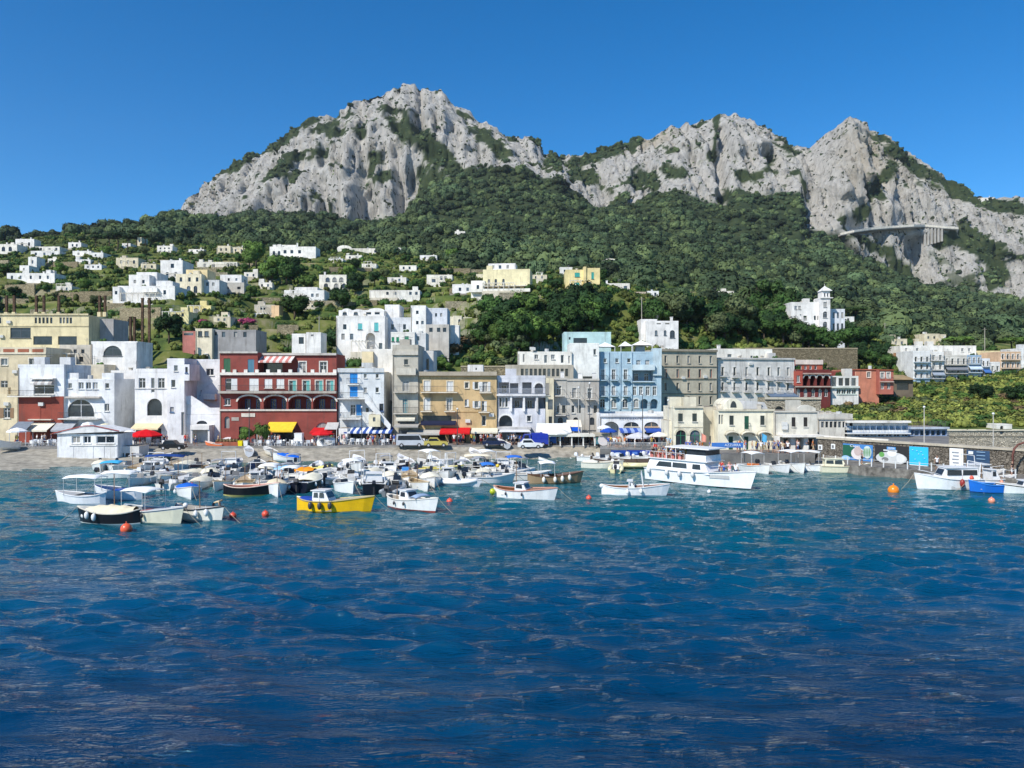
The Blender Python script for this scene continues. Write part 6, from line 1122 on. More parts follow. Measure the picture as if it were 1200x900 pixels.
for (u, v0, v1, lab) in [(752, 348, 385, 'thin utility pole on the slope above the white arch house'), (1037, 378, 395, 'thin pole above the hotels near the woodland'), (1154, 384, 412, 'pale lamp mast behind the yellow block'), (374, 370, 393, 'thin pole beside the terraces above the white house pair')]:
    Y = ground(u, v1 + 3)[1] - 2; h = (v1 - v0) * Y / F; o = empty('utility_pole', (X(u, Y), Y, Zv(v1, Y) - 1)); tag(o, lab, 'pole'); put('shaft', MB().tube([(0, 0, -1), (0, 0, h + 1)], .14, 6, r1=.09).mesh('shaft', paint((170, 164, 150))), o); put('crossarm', MB().box(-.7, .7, -.06, .06, h + .4, h + .55).mesh('crossarm', paint((120, 110, 96))), o)
# ================================================================== boats (local: bow +x, waterline z = 0)
def hull_mesh(L, Bm, fb, c, double=False, flare=0.12, bow=0.45, stripe=None, boot=None, n=14, draft=0.35):
    """outer shell with gunwale, chine and keel; stripe = paint of the band under the gunwale, boot = waterline paint"""
    rings = []
    for i in range(n + 1):
        t = i / n; x = -L / 2 + L * t
        if double: w = Bm / 2 * max(0.02, max(0.0, math.sin(math.pi * t)) ** 0.62)
        else: w = Bm / 2 * (0.86 + 0.14 * min(1, t * 2.5)) * (1 if t < .55 else max(0.015, 1 - ((t - .55) / .45) ** 2.1))
        sh = fb + (bow * fb * max(0, (t - .35) / .65) ** 2) + (0.28 * fb * max(0, (.3 - t) / .3) ** 2 if double else 0)
        xb = x + 0.10 * L * max(0, (t - .7) / .3) ** 2; k = -draft * (1 - max(0, (t - .75) / .25) ** 2 * 1.15)
        wl = w * (0.86 - .35 * max(0, t - .5)); ww = w * (0.72 - .45 * max(0, t - .45))
        rings.append([(xb, w, sh), (xb - .0, w * (1 - flare * .25), sh - .13), (x + (xb - x) * .5, max(wl, .012), 0.10), (x + (xb - x) * .35, max(ww, .01), -0.10), (x, 0, k), (x + (xb - x) * .35, -max(ww, .01), -0.10), (x + (xb - x) * .5, -max(wl, .012), 0.10), (xb, -w * (1 - flare * .25), sh - .13), (xb, -w, sh)])
    b = MB(); m = 9; vs_ = [p for r in rings for p in r]
    for i in range(n):
        for k in range(8):
            mi = 1 if k in (0, 7) else (2 if k in (2, 5, 3, 4) else 0)
            b.add([rings[i][k], rings[i + 1][k], rings[i + 1][k + 1], rings[i][k + 1]], [(0, 1, 2, 3)], mi)
    b.add(rings[0], [tuple(range(8, -1, -1))], 0)
    me = b.mesh('hull', [gel(c), gel(stripe or c), gel(boot or c)], True)
    return me, rings
def deck_mesh(rings, c, fore=0.62, floor=0.12, gun=0.16, cock=0.10, fc=None):
    """foredeck, side decks and the sunk cockpit floor"""
    b = MB(); n = len(rings) - 1; f0, f1 = int(n * cock), int(n * fore)
    for i in range(n):
        a, e = rings[i], rings[i + 1]
        if f0 <= i < f1:
            for s_, k in ((1, 0), (-1, 8)):
                p, q = a[k], e[k]; pi = (p[0], p[1] - s_ * gun, p[2]); qi = (q[0], q[1] - s_ * gun, q[2])
                if abs(p[1]) < gun: pi = (p[0], 0, p[2])
                b.add([p, q, qi, pi], [(0, 1, 2, 3) if s_ > 0 else (3, 2, 1, 0)]); b.add([pi, qi, (qi[0], qi[1], floor), (pi[0], pi[1], floor)], [(0, 1, 2, 3) if s_ > 0 else (3, 2, 1, 0)], 1)
            b.add([(a[0][0], a[0][1] - gun, floor), (e[0][0], e[0][1] - gun, floor), (e[8][0], e[8][1] + gun, floor), (a[8][0], a[8][1] + gun, floor)], [(3, 2, 1, 0)], 1)
            if i == f0: b.add([(a[0][0], a[0][1] - gun, floor), (a[8][0], a[8][1] + gun, floor), (a[8][0], a[8][1] + gun, a[8][2]), (a[0][0], a[0][1] - gun, a[0][2])], [(0, 1, 2, 3)], 1)
            if i == f1 - 1: b.add([(e[0][0], e[0][1] - gun, floor), (e[8][0], e[8][1] + gun, floor), (e[8][0], e[8][1] + gun, e[8][2]), (e[0][0], e[0][1] - gun, e[0][2])], [(3, 2, 1, 0)], 1)
        else:
            ma, me_ = (a[0][0], 0, a[0][2] + .05), (e[0][0], 0, e[0][2] + .05)
            b.add([a[0], e[0], me_, ma, e[8], a[8]], [(3, 2, 1, 0), (5, 4, 2, 3)])
    return b.mesh('deck', [gel(c), gel(fc or tuple(int(x * .82) for x in c))])
def rail_mesh(rings, c, r=0.05):
    b = MB()
    pts = [r_[0] for r_ in rings] + [rings[-1][8]] + [r_[8] for r_ in rings[::-1]]
    pts = [(p[0], p[1] * 1.01, p[2]) for p in pts]; b.tube(pts, r, 5); return b.mesh('rub_rail', paint(c))
def p_console(root, x, z, c=(230, 230, 228), w=.8, h=.75):
    q = MB(); q.prism([(x - .35, z), (x + .4, z), (x + .3, z + h * .7), (x + .05, z + h), (x - .3, z + h)], -w / 2, w / 2); o = put('console', q.mesh('console', gel(c)), root)
    s_ = MB(); s_.add([(x + .28, -w / 2, z + h * .72), (x + .28, w / 2, z + h * .72), (x + .02, w / 2 * .9, z + h + .38), (x + .02, -w / 2 * .9, z + h + .38)], [(0, 1, 2, 3)]); s_.add([(x + .26, -w / 2, z + h * .72), (x + .26, w / 2, z + h * .72), (x, w / 2 * .9, z + h + .38), (x, -w / 2 * .9, z + h + .38)], [(3, 2, 1, 0)]); put('windshield', s_.mesh('windshield', GLASS), o)
def p_motor(root, x, z, c=(40, 40, 44)):
    q = MB(); q.loft([[(x - .5, -.17, z + .35), (x - .08, -.17, z + .35), (x - .08, .17, z + .35), (x - .5, .17, z + .35)], [(x - .6, -.2, z + .6), (x - .1, -.2, z + .6), (x - .1, .2, z + .6), (x - .6, .2, z + .6)], [(x - .5, -.15, z + .9), (x - .15, -.15, z + .86), (x - .15, .15, z + .86), (x - .5, .15, z + .9)]], closed=True); o = put('outboard_motor', q.mesh('outboard_motor', gel(c)), root)
    put('motor_leg', MB().box(x - .42, x - .22, -.07, .07, -.35, z + .35).mesh('motor_leg', paint((60, 60, 62))), o)
def p_canopy(root, x0, x1, z, w, h, c, pc=(200, 200, 198)):
    q = MB(); R_ = []
    for i in range(6):
        t = i / 5.0; x = x0 + (x1 - x0) * t; zz = z + h + .12 * math.sin(math.pi * t); R_.append([(x, -w / 2, zz - .1), (x, -w / 4, zz + .03), (x, 0, zz + .07), (x, w / 4, zz + .03), (x, w / 2, zz - .1), (x, w / 2, zz - .15), (x, 0, zz + .02), (x, -w / 2, zz - .15)])
    q.loft(R_, closed=True); o = put('canopy', q.mesh('canopy', cloth(c), True), root)
    for xx in (x0 + .1, x1 - .1):
        for s_ in (-1, 1): put('canopy_pole', MB().tube([(xx, s_ * w / 2 * .95, z), (xx, s_ * w / 2 * .95, z + h - .06)], .025, 5).mesh('canopy_pole', paint(pc)), o)
def p_cover(root, rings, t0, t1, h, c):
    n = len(rings) - 1; q = MB(); R_ = []
    for i in range(int(n * t0), int(n * t1) + 1):
        a = rings[i]; e = (i - n * t0) / (n * (t1 - t0)); hh = h * max(0.0, math.sin(math.pi * max(0.04, min(.98, .12 + .86 * e)))) ** .6 * (1 + .12 * math.sin(i * 2.1))
        R_.append([(a[0][0], a[0][1] * 1.04, a[0][2] - .05), (a[0][0], a[0][1] * .75, a[0][2] + hh * .6), (a[0][0], 0, a[0][2] + hh), (a[8][0], a[8][1] * .75, a[8][2] + hh * .6), (a[8][0], a[8][1] * 1.04, a[8][2] - .05)])
    q.loft(R_[::-1], caps=False); q.loft([[(p[0], p[1] * .98, p[2] - .02) for p in r_] for r_ in R_], caps=False); put('boat_cover', q.mesh('boat_cover', cloth(c), True), root)
def p_cabin(root, x0, x1, z, w, h, c=(232, 232, 230), wc=True, rake=.5):
    q = MB(); q.loft([[(x0, -w / 2, z), (x1, -w / 2 * .85, z), (x1, w / 2 * .85, z), (x0, w / 2, z)], [(x0 + .02, -w / 2 * .92, z + h), (x1 - rake * h, -w / 2 * .78, z + h), (x1 - rake * h, w / 2 * .78, z + h), (x0 + .02, w / 2 * .92, z + h)]], closed=True)
    o = put('cabin', q.mesh('cabin', gel(c)), root); put('cabin_roof', MB().box(x0 - .15, x1 - rake * h + .12, -w / 2 * .98, w / 2 * .98, z + h + .002, z + h + .07).mesh('cabin_roof', gel(c)), o)
    if wc:
        for s_ in (-1, 1):
            k = 2 if x1 - x0 > 1.3 else 1; span = (x1 - x0 - rake * h * .7 - .2) / k
            for j in range(k):
                a = x0 + .12 + j * span; m = MB(); ya, yb = s_ * (w / 2 * .965 + .005), s_ * (w / 2 * .925 + .008)
                m.add([(a, ya, z + h * .42), (a + span - .12, ya * .985, z + h * .42), (a + span - .16, yb * .985, z + h * .86), (a + .03, yb, z + h * .86), (a, ya - s_ * .03, z + h * .42), (a + span - .12, ya - s_ * .03, z + h * .42), (a + span - .16, yb - s_ * .03, z + h * .86), (a + .03, yb - s_ * .03, z + h * .86)], [(0, 1, 2, 3), (7, 6, 5, 4), (0, 4, 5, 1), (1, 5, 6, 2), (2, 6, 7, 3), (3, 7, 4, 0)]); put('cabin_window', m.mesh('cabin_window', GLASS), o)
        fx = x1 - rake * h; m = MB(); m.add([(x1 - .30 * rake * h + .03, -w * .34, z + h * .38), (x1 - .30 * rake * h + .03, w * .34, z + h * .38), (x1 - .85 * rake * h + .03, w * .32, z + h * .88), (x1 - .85 * rake * h + .03, -w * .32, z + h * .88)], [(0, 1, 2, 3)]); put('windscreen', m.mesh('windscreen', GLASS), o)
def p_fenders(root, rings, ts, c=(236, 236, 232), side=(1, -1), r=.13):
    fm = cached(('fender', c, r), lambda: MB().ball((0, 0, 0), r, r, r * 1.7).tube([(0, 0, r * 1.6), (0, 0, r * 3.2)], .015, 4).mesh('fender', gel(c), True))
    n = len(rings) - 1
    for t in ts:
        for s_ in side: a = rings[int(n * t)][0 if s_ > 0 else 8]; put('fender', fm, root, (a[0], a[1] + s_ * r, max(a[2] - .32, .15)))
def p_seat(root, x, w, z=.42, c=(214, 208, 196)): put('seat', MB().box(x - .2, x + .2, -w / 2, w / 2, z - .06, z).mesh('seat', gel(c)), root)
def p_ball(root, loc, c, r=.2, name='buoy_ball'): put(name, MB().ball((0, 0, 0), r).mesh(name, gel(c), True), root, loc)
def p_mast(root, x, h, z=.5): put('mast', MB().tube([(x, 0, z - .4), (x, 0, z + h)], .045, 5, r1=.03).mesh('mast', WOODL), root)
WOODL = mat('varnished_wood', (0.26, 0.15, 0.075), 0.5, 0.25, 2.5)
def tubes(root, L, Bm, c):
    for s_ in (-1, 1): put('tube', MB().tube([(-L / 2, s_ * Bm * .4, .42), (L * .1, s_ * Bm * .42, .44), (L * .32, s_ * Bm * .33, .52), (L * .47, s_ * Bm * .12, .66), (L * .49, 0, .68)], .24, 8, r1=.2).mesh('tube', gel(c), True), root)
def boat(name, label, kind='tender', L=5.6, Bm=2.0, fb=.62, c=(232, 232, 228), deckc=None, rail=(214, 212, 205), stripe=None, boot=None, group=None, opts=(), bow=.45):
    root = empty(name, (0, 0, 0)); tag(root, label, 'boat', group); W = deckc or (222, 220, 212)
    me_, rg = hull_mesh(L, Bm, fb, c, kind == 'gozzo', stripe=stripe, boot=boot, bow=bow); put('hull', me_, root); put('deck', deck_mesh(rg, W), root); put('rub_rail', rail_mesh(rg, rail), root)
    bx_, bz_ = rg[-1][0][0], rg[-1][0][2]; put('mooring_line', MB().tube([(bx_, 0, bz_), (bx_ + .7, .15, bz_ * .45), (bx_ + 1.6, .3, -.1)], .022, 4).mesh('mooring_line', paint((150, 140, 120))), root)
    for o in opts:
        k = o[0]
        if k == 'console': p_console(root, o[1] * L, .14, *(o[2:] or ()))
        elif k == 'motor': p_motor(root, -L / 2, fb * .55, *(o[1:] or ()))
        elif k == 'canopy': p_canopy(root, o[1] * L, o[2] * L, fb, Bm * .9, o[3], o[4])
        elif k == 'cover': p_cover(root, rg, o[1], o[2], o[3], o[4])
        elif k == 'cabin': p_cabin(root, o[1] * L, o[2] * L, fb * .9, Bm * .68, o[3], *(o[4:] or ()))
        elif k == 'fenders': p_fenders(root, rg, o[1], *(o[2:] or ()))
        elif k == 'seat': p_seat(root, o[1] * L, Bm * .72)
        elif k == 'mast': p_mast(root, o[1] * L, o[2])
        elif k == 'ball': p_ball(root, (o[1] * L, o[2] * Bm, o[3]), o[4], o[5])
        elif k == 'tubes': tubes(root, L, Bm * 1.05, o[1])
        elif k == 'box': put(o[6] if len(o) > 6 else 'locker', MB().box(o[1] * L - o[2] / 2, o[1] * L + o[2] / 2, -o[3] / 2, o[3] / 2, .13, .13 + o[4]).mesh('locker', gel(o[5])), root)
        elif k == 'arch': put('radar_arch', MB().tube([(o[1] * L, -Bm * .42, fb), (o[1] * L - .2, -Bm * .4, fb + o[2]), (o[1] * L - .2, Bm * .4, fb + o[2]), (o[1] * L, Bm * .42, fb)], .05, 6).mesh('radar_arch', gel((230, 230, 228))), root)
        elif k == 'pulpit': put('pulpit', MB().tube([(L * .1, Bm * .45, fb + .05), (L * .3, Bm * .36, fb + .6), (L * .54, 0, fb + .85), (L * .3, -Bm * .36, fb + .6), (L * .1, -Bm * .45, fb + .05)], .025, 5).mesh('pulpit', paint((205, 205, 205))), root)
    return root
def afloat(o, u, v, head, yaw_wob=2): Y = Yw(v); o.location = (X(u, Y), Y, 0.0); o.rotation_euler = (R(random.uniform(-1.5, 1.5)), R(random.uniform(-1, 1)), R(head)); return o
WB = (236, 236, 232)
# --- boats one can single out
H = []
def hero(u, v, head, *a, **k):
    a = list(a)
    if len(a) > 3: a[3] *= 0.82
    o = boat(*a, **k); afloat(o, u, v, head); return o
hero(389, 599, -12, 'gozzo_boat', 'bright yellow wooden boat with grey fenders and white cabin', 'gozzo', 8.0, 2.5, .95, (240, 190, 20), (176, 168, 150), (196, 176, 120), boot=(228, 176, 16), opts=[('cabin', -.22, .02, .95), ('cover', .08, .3, .3, (40, 70, 150)), ('seat', .12), ('fenders', (.3, .45, .6), (70, 70, 72), (-1,), .2), ('mast', -.2, 1.6)])
hero(480, 596, -38, 'gozzo_boat', 'white wooden boat with red waterline and square white cabin', 'gozzo', 7.0, 2.2, .85, WB, (214, 206, 190), (226, 222, 210), boot=(170, 80, 70), opts=[('cabin', -.1, .1, .85), ('seat', -.25), ('mast', -.28, 1.4), ('fenders', (.4, .6), (60, 60, 62), (-1,), .1), ('canopy', .16, .3, .4, (150, 170, 195))])
hero(612, 584, -24, 'gozzo_boat', 'white wooden boat with yellow green fenders on its stern', 'gozzo', 7.4, 2.2, .85, (238, 238, 236), (150, 96, 60), (200, 150, 130), opts=[('cabin', -.08, .12, .75), ('seat', -.28), ('mast', -.1, 3.2), ('ball', -.47, .3, .6, (200, 205, 50), .28), ('ball', -.47, -.3, .6, (190, 200, 40), .3), ('ball', -.52, 0, .4, (205, 205, 60), .28), ('fenders', (.3, .6), (70, 70, 76), (-1,), .1)])
hero(741, 580, -10, 'gozzo_boat', 'slim white boat alone in the open water by the excursion boat', 'gozzo', 7.4, 2.1, .8, (240, 240, 240), (160, 110, 76), (226, 226, 222), opts=[('cabin', -.06, .05, .7), ('seat', -.25), ('seat', .2), ('fenders', (.45, .66), (236, 236, 232), (-1,), .16), ('ball', -.5, 0, .85, (236, 236, 232), .22), ('arch', .18, 1.5)])
hero(648, 566, 8, 'gozzo_boat', 'brown wooden boat with white sunshade and row of fenders', 'gozzo', 7.0, 2.1, .85, (150, 128, 98), (120, 84, 56), (96, 66, 44), opts=[('canopy', -.28, .02, 1.5, (236, 236, 236)), ('console', -.1), ('fenders', (.35, .5, .65, .8), (236, 232, 220), (-1,), .2), ('seat', .2)])
hero(620, 562, 5, 'motor_boat', 'white open boat moored inside the brown wooden boat', 'tender', 5.4, 2.0, .7, WB, opts=[('motor',), ('console', 0), ('seat', .2)])
hero(232, 608, -30, 'gozzo_boat', 'white and black trimmed boat with a man bending over its bow', 'gozzo', 6.4, 2.1, .85, (236, 234, 222), (205, 200, 190), (30, 30, 32), opts=[('seat', -.2), ('seat', 0), ('mast', .05, 2.6), ('ball', -.4, .2, .9, WB, .22), ('ball', -.3, -.2, .85, WB, .2), ('box', -.12, .8, .7, .55, (230, 230, 228)), ('fenders', (.75, .9), WB, (-1,), .18)])
hero(177, 611, -24, 'gozzo_boat', 'cream hulled boat with white sunshade and red cushions', 'gozzo', 7.2, 2.3, .95, (226, 222, 196), (180, 190, 196), (205, 205, 200), stripe=(120, 150, 170), opts=[('canopy', -.38, .1, 1.6, (236, 236, 234)), ('box', -.05, 1.0, 1.2, .75, (176, 70, 50), 'cushions'), ('box', .16, .8, .9, .6, (60, 100, 190), 'folded_cover'), ('seat', -.25), ('ball', .3, .2, 1.0, WB, .2), ('ball', .36, -.1, 1.05, WB, .18), ('fenders', (.6,), (40, 40, 44), (-1,), .12)])
hero(131, 613, 172, 'gozzo_boat', 'black hulled boat under a cream tarpaulin', 'gozzo', 6.0, 2.1, .9, (28, 28, 32), (200, 196, 180), (214, 206, 190), boot=(226, 224, 214), opts=[('cover', .08, .86, .55, (226, 214, 184)), ('fenders', (.7, .85), WB, (1,), .18), ('mast', -.05, 3.4), ('ball', .46, .1, .6, WB, .22)])
hero(97, 590, 172, 'gozzo_boat', 'white boat with long white canopy at the edge of the moorings', 'gozzo', 5.6, 2.0, .8, (240, 240, 240), (190, 186, 178), (230, 230, 228), opts=[('canopy', -.42, .3, 1.7, (238, 238, 236)), ('box', -.05, .9, .9, .6, (226, 226, 226)), ('box', -.2, .5, .6, .5, (120, 80, 40), 'crate'), ('ball', .5, 0, .7, WB, .18)])
hero(141, 584, 168, 'gozzo_boat', 'white canopy boat with dark blue interior beside the edge boat', 'gozzo', 5.8, 2.1, .85, (238, 238, 238), (40, 56, 100), (230, 230, 228), opts=[('canopy', -.38, .3, 1.7, (238, 238, 234)), ('box', 0, .9, .9, .8, (40, 80, 170), 'folded_cover'), ('box', .18, .5, .8, .8, (140, 80, 60), 'crate'), ('ball', -.4, 0, .8, (60, 150, 160), .3)])
hero(220, 581, -60, 'motor_boat', 'white boat under a bright blue tarpaulin with red corner', 'tender', 5.4, 2.1, .8, WB, opts=[('cover', .2, .8, .45, (40, 105, 200)), ('motor',), ('ball', -.45, .3, .9, (210, 80, 60), .16), ('fenders', (.5,), WB)])
hero(292, 580, 8, 'gozzo_boat', 'black hulled boat with salmon pink deck and buoy', 'gozzo', 6.0, 2.1, .85, (24, 24, 28), (214, 140, 118), (226, 200, 180), boot=(190, 180, 110), opts=[('seat', 0), ('ball', -.45, .2, .8, WB, .2), ('box', .2, .7, .8, .5, (130, 150, 190), 'folded_cover'), ('mast', .2, 1.2)])
hero(324, 578, -70, 'gozzo_boat', 'white pointed boat with cream cover beside black hulled boats', 'gozzo', 6.2, 2.2, .9, (240, 240, 240), (200, 190, 170), (220, 214, 200), opts=[('cover', .2, .5, .5, (222, 208, 176)), ('mast', .1, 2.4), ('fenders', (.5,), WB), ('motor',)])
hero(362, 573, 80, 'motor_boat', 'dark hulled boat with rounded cream cover behind the yellow boat', 'tender', 6.2, 2.4, .95, (22, 26, 40), WB, (226, 222, 212), opts=[('cover', .35, .9, .6, (226, 220, 196)), ('motor',), ('fenders', (.3, .6), WB), ('console', -.1)])
hero(404, 576, -60, 'gozzo_boat', 'white boat with orange life jackets behind the yellow boat', 'gozzo', 5.8, 2.1, .9, (238, 238, 236), (210, 206, 196), (228, 228, 224), opts=[('box', .1, .6, .8, .62, (214, 84, 40), 'life_jackets'), ('seat', -.15), ('console', -.05)])
hero(438, 574, 100, 'motor_boat', 'black hulled cabin boat with white flybridge behind the yellow boat', 'tender', 7.0, 2.6, 1.0, (20, 22, 30), WB, (226, 222, 205), boot=(30, 60, 140), opts=[('cabin', -.1, .2, .85), ('arch', -.12, 1.5), ('fenders', (.3, .5), WB), ('motor',)])
hero(463, 578, 80, 'inflatable_boat', 'grey inflatable boat with black outboard motors beside the red waterline boat', 'tender', 5.6, 1.6, .45, (110, 116, 120), (120, 124, 128), (90, 92, 96), opts=[('tubes', (150, 156, 160)), ('motor',), ('console', 0, (60, 62, 66))])
hero(535, 569, -20, 'inflatable_boat', 'white inflatable boat with large round tubes and seats', 'tender', 6.0, 1.7, .5, (236, 236, 236), (226, 226, 222), opts=[('tubes', (240, 240, 238)), ('console', 0), ('motor', (226, 226, 226)), ('seat', -.2)])
hero(505, 568, -75, 'motor_boat', 'white boat with rounded cream cockpit cover', 'tender', 5.6, 2.2, .75, WB, opts=[('cover', .15, .8, .6, (226, 220, 198)), ('motor',), ('fenders', (.5,), WB)])
hero(573, 566, 12, 'motor_boat', 'white day boat with blue folded bimini', 'tender', 6.0, 2.1, .75, WB, opts=[('canopy', -.2, .1, 1.4, (60, 120, 200)), ('motor',), ('console', 0), ('seat', .22)])
hero(598, 560, 10, 'motor_boat', 'white boat with blue sunshade and yellow flag pole', 'tender', 6.0, 2.2, .8, WB, opts=[('canopy', -.1, .25, 1.7, (50, 110, 200)), ('console', -.15), ('motor', (230, 230, 230)), ('ball', -.3, .1, 1.4, (236, 200, 60), .22)])
hero(515, 556, 0, 'motor_boat', 'yellow trimmed white boat with tall white roll bar', 'tender', 6.0, 2.2, .8, (236, 232, 190), (226, 214, 120), (226, 210, 110), opts=[('arch', -.2, 2.0), ('arch', .2, 1.8), ('console', 0), ('motor',)])
hero(560, 553, 5, 'motor_boat', 'dark hulled boat with cream sunshade near the beach', 'tender', 6.0, 2.2, .8, (40, 36, 34), opts=[('canopy', -.35, .35, 1.3, (226, 216, 190)), ('motor',)])
hero(462, 559, 185, 'motor_boat', 'white boat carrying a bright blue cover on its stern', 'tender', 5.6, 2.1, .75, WB, opts=[('box', -.3, .9, 1.1, 1.0, (70, 150, 220), 'folded_cover'), ('console', .1), ('motor',)])
hero(363, 560, 0, 'motor_boat', 'boat with bright orange tarpaulin in the crowded moorings', 'tender', 5.0, 2.0, .8, (230, 228, 220), opts=[('cover', .1, .7, .5, (240, 150, 40)), ('motor',)])
hero(372, 553, 20, 'inflatable_boat', 'pale yellow inflatable dinghy in the crowded moorings', 'tender', 4.6, 1.6, .4, (236, 226, 150), opts=[('tubes', (240, 226, 130)), ('seat', 0)])
hero(336, 556, 10, 'motor_boat', 'white boat with light blue striped cover', 'tender', 5.0, 2.0, .7, WB, opts=[('cover', .2, .85, .4, (150, 196, 226)), ('motor', (226, 226, 226))])
hero(140, 560, 0, 'motor_boat', 'boat with turquoise awning near the kiosk', 'tender', 5.6, 2.1, .7, WB, opts=[('canopy', -.4, .1, 1.2, (70, 170, 215)), ('motor',)]); hero(195, 561, 5, 'motor_boat', 'boat with long navy blue sunshade', 'tender', 6.6, 2.2, .8, (226, 226, 222), opts=[('canopy', -.4, .4, 1.9, (40, 70, 130)), ('motor', (226, 226, 226)), ('console', 0)])
# --- boats at the quay on the right
hero(884, 553, -70, 'motor_boat', 'white boat with orange seats moored at the quay by the excursion boat', 'tender', 6.0, 2.2, .8, WB, opts=[('box', -.05, 1.0, 1.1, .9, (222, 120, 50), 'life_jackets'), ('canopy', -.3, .15, 1.6, (230, 230, 228))]); hero(906, 552, -62, 'motor_boat', 'white tender with grey tubes moored at the quay', 'tender', 5.6, 2.0, .75, (222, 224, 224), opts=[('console', 0), ('motor',), ('seat', -.2)])
hero(927, 552, -75, 'gozzo_boat', 'white round bowed boat moored at the quay', 'gozzo', 5.8, 2.2, .85, WB, opts=[('box', .05, .9, 1.0, .8, (232, 230, 226)), ('seat', -.2), ('canopy', -.3, .3, 1.7, (228, 228, 226))]); hero(951, 552, -28, 'motor_boat', 'white open boat with flared bow beside the cream cruiser', 'tender', 6.4, 2.2, .8, (240, 242, 244), opts=[('console', -.05), ('motor',), ('canopy', -.35, .2, 1.7, (214, 212, 205)), ('seat', .2)])
hero(988, 554, -10, 'cabin_cruiser', 'cream cabin cruiser with dark strip window beside the mole', 'tender', 6.6, 2.4, .85, (232, 226, 196), (226, 220, 196), (190, 180, 150), opts=[('cabin', -.42, .05, .95, (236, 230, 200)), ('ball', .5, 0, .9, WB, .36), ('mast', -.4, 1.8)])
cr = hero(1112, 573, 180, 'cabin_cruiser', 'large white cabin cruiser with dark blue windows moored at the mole', 'tender', 7.4, 2.8, 1.15, (238, 240, 240), (236, 236, 234), (226, 226, 222), opts=[('cabin', -.42, .22, 1.25), ('pulpit',), ('fenders', (.45,), (150, 50, 44), (1, -1), .26), ('ball', -.3, .3, 1.3, (220, 90, 70), .25), ('arch', -.4, 1.7), ('mast', -.3, 2.2)])
hero(1155, 577, 175, 'rowing_boat', 'bright blue rowing boat beside the large white cruiser', 'tender', 3.4, 1.7, .85, (30, 110, 205), (40, 90, 150), (60, 140, 220), boot=(24, 60, 120), opts=[('seat', 0), ('seat', .2)]); hero(1164, 571, 5, 'motor_boat', 'white boat with small white wheelhouse behind the blue rowing boat', 'gozzo', 5.4, 2.1, .9, WB, opts=[('cabin', -.15, .1, 1.1), ('mast', -.3, 2), ('fenders', (.5,), (226, 150, 120), (-1,), .2)]); hero(1203, 578, 176, 'motor_boat', 'white boat with black stripe at the far end of the mole', 'tender', 6.0, 2.2, .75, WB, stripe=(40, 40, 44), opts=[('console', 0), ('cabin', -.1, .15, .6), ('motor',)])
hero(1150, 566, 10, 'motor_boat', 'white motorboat with radar arch behind the large cruiser', 'tender', 6.4, 2.4, 1.0, WB, opts=[('cabin', -.3, .2, 1.2), ('arch', -.3, 2.2), ('pulpit',)])
# --- boats by the wooden jetty
hero(704, 549, -14, 'motor_boat', 'cream open boat moored stern to the wooden jetty', 'tender', 6.0, 2.2, .8, (232, 228, 212), (226, 222, 205), (205, 196, 176), opts=[('cover', .1, .45, .35, (226, 222, 205)), ('ball', -.45, .2, .8, WB, .26), ('ball', .3, .3, 1.0, WB, .24)])
hero(722, 552, 80, 'inflatable_boat', 'yellowish inflatable boat end on at the wooden jetty', 'tender', 5.4, 1.7, .45, (226, 218, 170), opts=[('tubes', (232, 226, 186)), ('motor',), ('console', 0)]); hero(746, 549, -8, 'inflatable_boat', 'olive brown inflatable boat with cream tubes under the banner', 'tender', 6.2, 1.8, .5, (90, 84, 62), opts=[('tubes', (214, 206, 160)), ('seat', 0), ('ball', -.45, .2, .8, WB, .3)])
for k, (u, v) in enumerate([(706, 543), (728, 542), (750, 541), (772, 540), (694, 541)]): hero(u, v, -80 + 14 * k, 'motor_boat', ['white tender under the blue banners by the quay steps', 'white tender tied behind the wooden jetty', 'white open boat below the long blue banner', 'white boat squeezed beside the excursion boat stern', 'white dinghy between beach and wooden jetty'][k], 'tender', 5.0, 1.9, .7, WB, opts=[('motor', (226, 226, 226)), ('console', 0), ('ball', -.4, .2, .8, WB, .22)])
